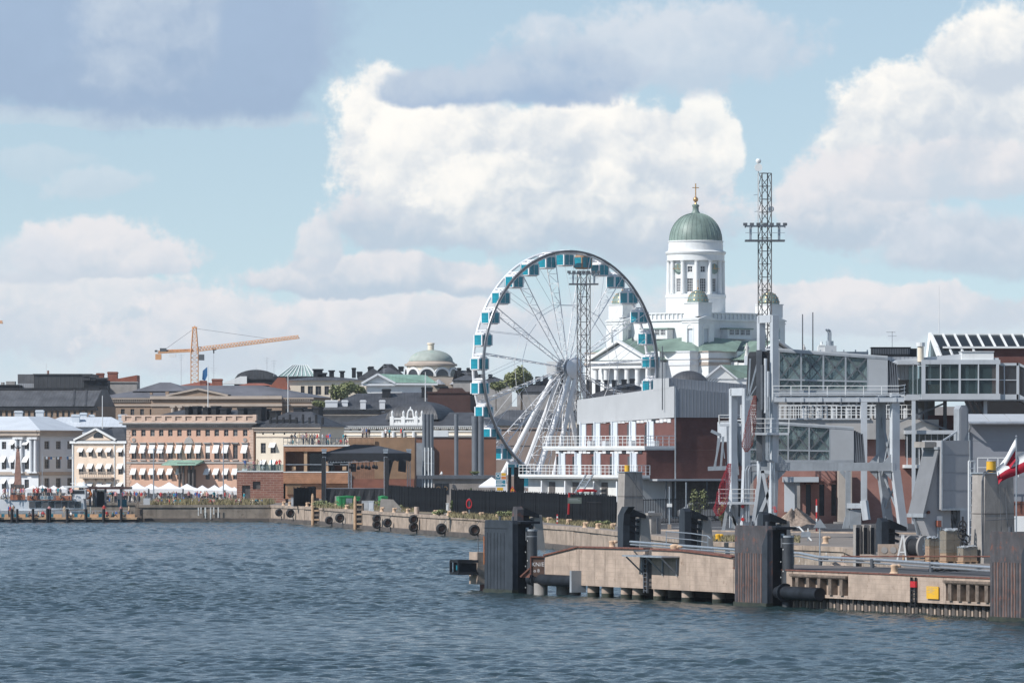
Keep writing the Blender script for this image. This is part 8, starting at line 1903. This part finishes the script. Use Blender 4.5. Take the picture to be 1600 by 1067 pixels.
text(root, 'SUNLINES', .62, (X(75), -3.09, z(777.2)), signteal); m = M(); m.box(X(65), X(86), -3.075, -3.062, z(780), z(774.2)); m.build('name_board', lightgrey, root)
m = M(); m.box(X(-30), X(120), -2.9, 2.5, z(781)+.02, z(780)+.02); m.build('top_deck', lightgrey, root)
m = M(); m.box(X(104), X(135), -1.8, 1.8, z(779), z(765)); m.build('wheelhouse', boatw, root)
m = M(); m.box(X(107), X(133), -1.85, -1.802, z(771), z(766)); m.build('bridge_windows', paneM, root)
m = M(); m.box(X(101), X(138), -2.0, 2.0, z(761.5), z(759)); m.build('bridge_roof', white, root)
m = M(); m.bar((X(118), 0, z(760)), (X(118), 0, z(745)), .12); m.bar((X(110), 0, z(755)), (X(126), 0, z(755)), .08); m.cyl((X(130), 0, z(760)), (X(130), 0, z(755)), .7, .5, 10); m.bar((X(124), 0, z(757)), (X(132), 0, z(753)), .5, .2); m.build('mast', white, root)
for i in range(10):
    p = (X(-10+i*13.0), -2.6, z(780)); m = M(); m.bar((0, 0, 0), (0, 0, 1.0), .05); m.build('rail_post', white, root, loc=p)
# flag line over the ferry
o = thing('bunting', 'string of small pale flags hung between two poles above the ferry', 'bunting', atz(66, 900, 2.4)); kk = 900/F
m = M(); pts = [Vector(((px-66)*kk, 0, (779-py)*kk)) for px, py in ((66, 704), (78, 707), (92, 706.5), (104, 705), (115, 704))]; m.path(pts, .03, 4); m.bar((0, 0, 0), (0, 0, 77*kk), .09); m.bar((49*kk, 0, 0), (49*kk, 0, 78*kk), .09); m.build('line', galv, o)
for i, px in enumerate((73, 77, 80, 84, 91, 95, 106, 109, 112)): m = M(); x = (px-66)*kk; zz = (779-706.5)*kk; m.add([(x-.15, 0, zz), (x+.17, .03, zz), (x+.1, .08, zz-.42), (x-.17, 0, zz-.36)], [(0, 1, 2, 3)]); m.build('pennant', (tentw, boato, blue, cream)[i % 4], o)
# ferry landing shelter
f = Fr(135, 885, 2.0); k = f.k; X = f.x; z = f.z
root = thing('landing_shelter', 'dark flat-roofed open ferry shelter right of the ferry wheelhouse', 'shelter', f.loc)
m = M(); m.box(X(135), X(204), -2, 4, z(764), z(760.5)); m.build('roof', mat('maroon_roof', (.07, .035, .03), .6), root)
for px in (142, 151, 166, 190): m = M(); m.bar((X(px), -1.6, 0), (X(px), -1.6, z(764)), .3); m.build('post', steeld, root)
m = M(); m.box(X(144), X(166), 1, 1.1, 0, z(765)); m.build('glass_wall', glassd, root)
m = M(); m.box(X(152), X(164), -1, .5, 0, z(768)); m.build('dark_booth', blackm, root)
m = M(); m.box(X(183), X(197), 1.5, 1.7, 0, z(780)); m.build('teal_screen', signteal, root)
m = torus(.55, .17, 16, 6); m.xf(Matrix.Translation((X(138), -2.1, z(772)))); m.build('lifebuoy', orange, root, True)
# floating pontoon with posts
f = Fr(-60, 860, 0); k = f.k; X = f.x; z = f.z
root = thing('pontoon', 'low timber pontoon pier with black mooring posts in front of the ferry', 'pontoon', f.loc)
m = M(); m.box(0, X(214), -2, 2, -.4, z(811)); m.build('float', blackm, root); m = M(); m.box(-.1, X(214)+.1, -2.1, 2.1, z(811)+.002, z(808)); m.build('deck', woodp, root)
m = M(); m.box(0, X(80), 4, 4.4, -.4, z(803)); m.box(X(100), X(160), 4, 4.4, -.4, z(803)); m.build('teal_edge', signteal, root)
for px, w in ((-40, 1), (-20, 1), (0, 1), (20.5, 1), (29, .9), (53.5, 1), (76, 1), (80, .9), (107, 1), (136, 1.1), (163.5, 1), (191, 1)): m = M(); m.cyl((X(px), -2.3, -3), (X(px), -2.3, z(794.5 if px != 76 else 794)), .2*w, .2*w, 10); m.build('mooring_post', blackm, root, True)
for i in range(14): m = M(); x = X(-50+i*19); m.box(x, x+1.2, .5, 1.2, z(808), z(803)); m.build('bench', woodp, root)
m = M(); m.bar((X(-60), 1.8, z(798)), (X(200), 1.8, z(798)), .1); [m.bar((X(-60+i*13), 1.8, z(808)), (X(-60+i*13), 1.8, z(798)), .07) for i in range(20)]; m.build('handrail', galv, root)
root2 = thing('quay_stair', 'weathered timber landing stage at the left end of the concrete quay', 'landing', atz(213, 863, 0)); kk = 863/F
m = M(); m.box(0, 9*kk, -1, 2, -2, .9); m.box(2*kk, 9*kk, -.6, 2, .9, 1.9); m.bar((0, -1, .9), (0, -1, 2.3), .12); m.bar((4*kk, -1, 1.9), (4*kk, -1, 3.), .12); m.bar((0, -1, 2.3), (4*kk, -1, 3.), .1); m.build('timber', woodold, root2)
p = atz(224, 872, 2.4); m = M(); kk = 872/F; m.box(0, 11*kk, 0, 1, 0, 10*kk); tag(m.build('cabinet', lightgrey, None, loc=p), 'light grey cabinet at the left end of the concrete quay', 'cabinet')
# white market tents
def tent(px, wpx, ytop, yeave, Z, lab):
    kk = Z/F; o = thing('market_tent', lab, 'tent', atz(px, Z, 2.5), 0, 'white market tents'); w = wpx*kk/2; ze = H+(706-yeave)*kk-2.5; zt = H+(706-ytop)*kk-2.5
    m = M(); m.add([(-w, -2, ze), (w, -2, ze), (w, 2.5, ze), (-w, 2.5, ze), (0, .2, zt), (-w*.45, -.9, ze+(zt-ze)*.42), (w*.45, -.9, ze+(zt-ze)*.42), (w*.45, 1.3, ze+(zt-ze)*.42), (-w*.45, 1.3, ze+(zt-ze)*.42)], [(0, 1, 6, 5), (1, 2, 7, 6), (2, 3, 8, 7), (3, 0, 5, 8), (5, 6, 4), (6, 7, 4), (7, 8, 4), (8, 5, 4)])
    m.build('canopy', tentw, o)
    m = M(); n = 8
    for i in range(n): a, b = -w+2*w*i/n, -w+2*w*(i+1)/n; m.add([(a, -2.01, ze), (b, -2.01, ze), (b, -2.01, ze-.55), ((a+b)/2, -2.01, ze-.65), (a, -2.01, ze-.55)], [(4, 3, 2, 1, 0)])
    m.quad((-w, -2, ze), (-w, 2.5, ze), (-w, 2.5, ze-.55), (-w, -2, ze-.55)); m.build('valance', tentw, o)
    for x in (-w+.1, w-.1):
        for y in (-1.9, 2.4): m = M(); m.bar((x, y, 0), (x, y, ze), .09); m.build('leg', galv, o)
    if px % 2 == 0: m = M(); m.quad((-w, 2.45, 0), (w, 2.45, 0), (w, 2.45, ze), (-w, 2.45, ze)); m.build('back_sheet', tentw, o)
for i, (px, w, yt, ye, Z) in enumerate(((52, 20, 759, 764, 915), (66, 20, 758.5, 764, 920), (84, 16, 759.5, 764, 930), (98, 14, 760, 764, 928), (162, 46, 758, 764.5, 925), (214, 30, 755.5, 764, 930), (236, 34, 757, 765, 936), (264, 36, 754.5, 764, 930), (292, 34, 757, 765, 935), (316, 24, 759.5, 766, 930), (335, 26, 759, 766, 928), (352, 26, 757, 765, 932), (366, 20, 762, 767, 925))):
    near = {0: 'behind the obelisk foot', 1: 'right of the obelisk foot', 2: 'above the ferry top deck, left', 3: 'above the ferry top deck, right', 4: 'broad one behind the ferry shelter', 5: 'right of the ferry shelter', 6: 'small one before the apricot palace left end', 7: 'tallest one before the apricot palace', 8: 'left of the palace portico', 9: 'under the palace portico', 10: 'low one right of the portico', 11: 'near the timber building', 12: 'last one against the brick low wing'}[i]
    tent(px, w*1.22, yt-1.5, ye-.5, Z, f'white peaked market tent, {near}')
# street lamps on the square
for i, (px, Z, yt, lab) in enumerate(((240, 880, 700, 'tall slim lamp mast in front of the apricot palace left half'), (349, 890, 690, 'tall slim lamp mast in front of the palace portico'))):
    p = atz(px, Z, 2.4); kk = Z/F; h = (H+(706-(yt))*kk-2.4) if i else (H+(706-747)*kk-2.4); o = thing('street_lamp', lab, 'lamp', p); h = H+(706-yt)*kk-2.4
    m = M(); m.cyl((0, 0, 0), (0, 0, h), .1, .06, 8); m.bar((-1.1, 0, h-.2), (1.1, 0, h-.2), .08); m.build('pole', galv, o)
    for x in (-1.1, 1.1): m = M(); m.box(x-.35, x+.35, -.15, .15, h-.28, h-.16); m.build('lamp_head', steeld, o)
for px, Z, y0, y1, lab in ((160, 1015, 665, 618, 'white flagpole above the palace wing roof'), (450, 1018, 660, 584, 'white flagpole on the black roof right of the apricot palace'), (325, 1030, 645, 571, 'white flagpole with limp blue flag behind the palace balustrade')):
    p = P(px, y0, Z); m = M(); h = (y0-y1)*Z/F; m.cyl((0, 0, -1), (0, 0, h), .09, .06, 6); o = tag(m.build('flagpole', white, None, loc=p), lab, 'flagpole')
    if px == 325: m = M(); m.add([(-.1, 0, h-.2), (-.9, .1, h-.9), (-1.0, 0, h-2.4), (-.5, .15, h-2.6), (-.1, 0, h-1.7)], [(0, 1, 2, 3, 4)]); m.build('flag', blue, o)
for i, (px, Z, y0, y1) in enumerate(((283, 1300, 600, 553), (428, 1300, 590, 562), (334, 1300, 596, 573), (417, 1320, 590, 558), (600, 1250, 590, 570), (752, 1200, 600, 560), (756, 1230, 600, 563), (400, 1350, 590, 574))):
    p = P(px, y0, Z); m = M(); h = (y0-y1)*Z/F; m.cyl((0, 0, -3), (0, 0, h), .06, .04, 5)
    for j in range(3): m.bar((-.7+.2*j, 0, h-.3-.5*j), (.7-.2*j, 0, h-.3-.5*j), .05)
    tag(m.build('roof_aerial', lightgrey, None, loc=p), f'thin rooftop aerial, {ordn[i]} in order of depth from the crane', 'aerial', 'rooftop aerials on the skyline')

# ------------------------------------------------------------------ people
skin = mat('skin', (.42, .24, .165), .7, var=.05); hairm = mat('brown_hair', (.06, .04, .03), .8)
TOPS = [('white', (.7, .7, .7)), ('black', (.025, .025, .03)), ('red', (.5, .04, .04)), ('blue', (.04, .12, .35)), ('grey', (.25, .25, .26)), ('teal', (.03, .25, .3)), ('pink', (.55, .25, .25)), ('beige', (.45, .36, .25))]
topm = {n: mat(n+'_cloth', c, .85, var=.1, scale=3) for n, c in TOPS}
trous = [mat('dark_trousers', (.03, .035, .05), .85), mat('light_trousers', (.38, .34, .28), .85)]
def body_mesh(sit, top, ti):
    """one continuous skinned figure; clothing is by height"""
    key = ('body', sit, top, ti)
    if key in WM: return WM[key]
    if ('skel', sit) not in WM:
        if not sit:
            vs = [(0, 0, .95), (0, .0, 1.2), (0, .01, 1.42), (0, 0, 1.52), (0, -.02, 1.66), (.1, 0, .9), (.11, -.03, .5), (.12, .02, .06), (.13, -.12, .03), (-.1, 0, .9), (-.12, .03, .5), (-.12, .08, .06), (-.13, -.06, .03), (.2, .01, 1.4), (.27, .03, 1.13), (.25, -.12, .9), (-.2, .01, 1.4), (-.27, .02, 1.13), (-.24, -.14, .92)]
        else:
            vs = [(0, 0, .12), (0, .04, .38), (0, .04, .62), (0, .02, .72), (0, -.02, .86), (.1, 0, .1), (.13, -.35, .42), (.14, -.55, .06), (.14, -.66, .04), (-.1, 0, .1), (-.16, -.38, .36), (-.15, -.6, .06), (-.15, -.7, .04), (.19, .04, .6), (.26, -.02, .36), (.18, -.28, .38), (-.19, .04, .6), (-.27, .1, .36), (-.26, .16, .08)]
        rad = [.13, .13, .14, .06, .105, .095, .06, .045, .04, .095, .06, .045, .04, .06, .045, .035, .06, .045, .035]
        es = [(0, 1), (1, 2), (2, 3), (3, 4), (0, 5), (5, 6), (6, 7), (7, 8), (0, 9), (9, 10), (10, 11), (11, 12), (2, 13), (13, 14), (14, 15), (2, 16), (16, 17), (17, 18)]
        me = bpy.data.meshes.new('skeleton'); me.from_pydata(vs, es, []); o = bpy.data.objects.new('skeleton', me); C.objects.link(o)
        md = o.modifiers.new('skin', 'SKIN'); 
        for v, r_ in zip(me.skin_vertices[0].data, rad): v.radius = (r_, r_*.85)
        me.skin_vertices[0].data[0].use_root = True
        s_ = o.modifiers.new('sub', 'SUBSURF'); s_.levels = 1; s_.render_levels = 1
        dg = bpy.context.evaluated_depsgraph_get(); ev = bpy.data.meshes.new_from_object(o.evaluated_get(dg)); bpy.data.objects.remove(o); WM[('skel', sit)] = ev
    me = WM[('skel', sit)].copy(); me.name = 'person'; me.materials.clear()
    for m_ in (topm[top], trous[ti], skin, hairm): me.materials.append(m_)
    for p in me.polygons:
        c = p.center; zz = c.z
        if not sit: i = 1 if zz < .97 and abs(c.x) < .2 else 0; i = 2 if zz > 1.5 or (abs(c.x) > .2 and zz < 1.15) else i; i = 3 if zz > 1.7 or (zz > 1.62 and c.y > .0) else i
        else: i = 1 if zz < .2 or c.y < -.2 else 0; i = 2 if zz > .72 else i; i = 3 if zz > .9 or (zz > .84 and c.y > .0) else i
        p.material_index = i; p.use_smooth = True
    WM[key] = me; return me
PN = {}
def person(p, sit, where, rng):
    top = rng.choice(TOPS)[0]; ti = rng.randrange(2); sc_ = rng.uniform(.95, 1.08); k_ = (top, sit, where); PN[k_] = PN.get(k_, 0)+1; n = PN[k_]
    o = link('person', body_mesh(sit, top, ti), None, p, (0, 0, rng.uniform(-1.6, 1.6)), (sc_, sc_, sc_))
    wordn = ordn[n-1] if n <= 20 else 'another'
    tag(o, f'{wordn} person from left in {top} top {"sitting" if sit else "standing"} {where}', 'person', 'people '+where)
rng = random.Random(11)
def crowd(n, px0, px1, Z0, Z1, zb, sit_p, where):
    for px in sorted(rng.uniform(px0, px1) for _ in range(n)): person(atz(px, rng.uniform(Z0, Z1), zb), rng.random() < sit_p, where, rng)
crowd(42, 2, 112, 876.5, 881, H+(706-780)*880/F+.03, .2, 'on the ferry top deck')
crowd(22, -5, 205, 859, 861.6, H+(706-808)*860/F+.02, .6, 'on the timber pontoon')
crowd(50, 142, 232, 908, 918, 2.4, .05, 'by the ferry shelter')
crowd(44, 238, 415, 869, 880, 2.42, .75, 'on the grassy quay')
crowd(30, 240, 365, 905, 920, 2.4, .1, 'between the market tents')
kk = 905/F; zr = H+(706-697)*kk+.02
crowd(32, 452, 544, 907, 911, H+(706-695)*kk+.03, .35, 'on the timber building roof terrace')
crowd(10, 548, 646, 907, 912, H+(706-683)*kk-.35, 0, 'behind the parapet of the tall timber wing')
crowd(10, 376, 440, 906, 911, H+(706-735.5)*kk+.02, .4, 'on the low brick terrace')
for px, yb, w in ((1092, 805, 'under the brick building canopy'),): pass

# ------------------------------------------------------------------ trees, shrubs and grass
def leaf_cloud(blobs, n, size, rng_, mat_, name, parent, loc=None):
    m = M()
    for _ in range(n):
        c, r = rng_.choice(blobs); u = Vector((rng_.gauss(0, 1), rng_.gauss(0, 1), rng_.gauss(0, 1))).normalized()*(rng_.random()**.45); p = Vector(c)+Vector((u.x*r[0], u.y*r[1], u.z*r[2]))
        a = Vector((rng_.gauss(0, 1), rng_.gauss(0, 1), rng_.gauss(0, 1))).normalized(); b = a.orthogonal().normalized()
        s_ = size*rng_.uniform(.6, 1.4); m.add([p-a*s_, p+b*s_*.6, p+a*s_, p-b*s_*.6], [(0, 1, 2, 3)])
    return m.build(name, mat_, parent, loc=loc)
def tree(px, ybase, Z, wpx, hpx, lab, seed, n=2600, mt_=None, size=.28):
    kk = Z/F; rg = random.Random(seed); o = thing('tree', lab, 'tree', P(px, ybase, Z)); w, h = wpx*kk/2, hpx*kk
    m = M(); m.cyl((0, 0, -3), (0, 0, h*.5), h*.035, h*.022, 8)
    blobs = []
    for i in range(9):
        t = rg.uniform(0, 6.28); r = rg.uniform(.2, .75)*w; c = (r*math.cos(t), r*math.sin(t)*.8, h*rg.uniform(.42, .86)); m.cyl((0, 0, h*.4), c, h*.018, h*.006, 6); q = rg.uniform(.25, .42); blobs.append((c, (w*q, w*q, h*q*.55)))
    m.build('trunk', trunkm, o); leaf_cloud(blobs, n, size, rg, mt_ or leafd, 'crown', o)
tree(535, 642, 1160, 52, 46, 'round green tree rising between black roofs below the office block', 1)
tree(478+20, 645, 1165, 24, 22, 'small bush-like tree at the end of the university wall', 12, 900)
tree(562, 628, 1170, 22, 28, 'smaller tree right of the round green tree', 2, 1200)
tree(815, 625, 1180, 64, 52, 'tree seen through the wheel left of the hub', 3)
tree(775, 618, 1190, 34, 22, 'dull green tree seen between the wheel rim and a spoke', 4, 1200)
def shrub(p, w, h, lab, seed, n=500, mt_=None, size=.12, name='shrub'):
    rg = random.Random(seed); o = thing(name, lab, 'shrub', p); m = M()
    for i in range(5): t = rg.uniform(0, 6.28); m.cyl((0, 0, 0), (w*.3*math.cos(t), w*.3*math.sin(t), h*.75), .03, .015, 5)
    m.build('stem', trunkm, o); leaf_cloud([((rg.uniform(-.5, .5)*w, rg.uniform(-.3, .3)*w, h*rg.uniform(.35, .8)), (w*.28, w*.28, h*.25)) for _ in range(6)], n, size, rg, mt_ or leafd, 'foliage', o)
shrub(G(1091, 815), 1.6, 3.6, 'pale green shrub before the loading bay of the brick building', 5, 700)
shrub(G(1128, 823), 1., 3.0, 'weedy bush behind the bright red net', 6, 500)
m_ = G(733, 803); shrub((m_.x-1.5, m_.y-1.2, 2.4), 1.2, 1.9, 'tall weed in front of the black fence by the lifebuoy', 7, 260, leafm)
p = atz(736, 792, 2.4); o = thing('cypress', 'small dark cone-shaped conifer by the grey shed wall', 'tree', p); rg = random.Random(8); leaf_cloud([((0, 0, .5+i*.35), (.55-.07*i, .55-.07*i, .35)) for i in range(7)], 700, .1, rg, leafm, 'foliage', o); m = M(); m.cyl((0, 0, 0), (0, 0, 2), .06, .03, 6); m.build('trunk', trunkm, o)
for i, (px, yb, w, h, lab) in enumerate(((500, 793, 3.2, 1.6, 'bushy weeds below the stage left tower'), (548, 794, 4, 1.9, 'bushy weeds in front of the stage skirt'), (585, 794, 3, 1.7, 'bushy weeds at the stage right corner'), (620, 797, 2, 1.2, 'weeds beside the grey utility cabinet'), (790, 812, 2.6, 1.7, 'clump of weeds before the rust-brown ramp fender'), (686, 806, 2.2, 1.2, 'weeds at the foot of the black fence'), (942, 822, 1.6, .9, 'low weeds left of the bar gate'), (700, 742, 1.6, .8, 'plants on the grey shed roof'))):
    if i == 7: q = atz(738, 801, H+(706-742.5)*800/F)
    else: q = G(px, yb)
    shrub(q, w*.8, h*.65, lab, 20+i, 420, leafd, .11, 'weed_clump')
def grass(name, pts, n, hmin, hmax, seed, z0=2.41):
    rg = random.Random(seed); m = M(); P_ = [Vector((p[0], p[1], 0)) for p in pts]
    for _ in range(n):
        u, v = rg.random(), rg.random(); a = P_[0].lerp(P_[1], u); b = P_[3].lerp(P_[2], u); p = a.lerp(b, v); h = rg.uniform(hmin, hmax); t = rg.uniform(0, 6.28); w = .04+.05*rg.random(); d = Vector((math.cos(t), math.sin(t), 0)); l = Vector((rg.uniform(-.3, .3), rg.uniform(-.3, .3), 0))*h
        p.z = z0; m.add([p-d*w, p+d*w, p+l+Vector((0, 0, h))], [(0, 1, 2)])
    o = m.build(name, grassm, None); o['kind'] = 'stuff'; return o
v2 = lambda px, py: (G(px, py).x, G(px, py).y)
grass('grass', [(-52, 867.5), (-35, 867.5), (-35, 893), (-52, 893)], 6000, .25, 1.0, 1)
grass('grass', [v2(700, 808), v2(840, 817), v2(850, 812), v2(705, 803)], 4500, .1, .5, 2)
grass('grass', [v2(850, 816), v2(960, 827), v2(962, 820), v2(850, 811)], 3000, .1, .4, 3)
grass('grass', [v2(490, 793), v2(650, 800), v2(655, 796), v2(490, 789)], 3500, .15, .65, 4)
grass('grass', [v2(1110, 846), v2(1250, 848), v2(1250, 838), v2(1100, 838)], 2500, .08, .3, 5)

# ------------------------------------------------------------------ air
hz = bpy.data.materials.new('haze_air'); hz.use_nodes = True; nt = hz.node_tree; nt.nodes.clear()
pv = nt.nodes.new('ShaderNodeVolumePrincipled'); pv.inputs['Color'].default_value = (.82, .90, 1, 1); pv.inputs['Density'].default_value = HAZE; pv.inputs['Anisotropy'].default_value = .2
ou = nt.nodes.new('ShaderNodeOutputMaterial'); nt.links.new(pv.outputs[0], ou.inputs['Volume'])
hb_ = M().box(-1510, 1510, -1210, 1810, -7, 95).build('haze', hz); hb_['kind'] = 'stuff'
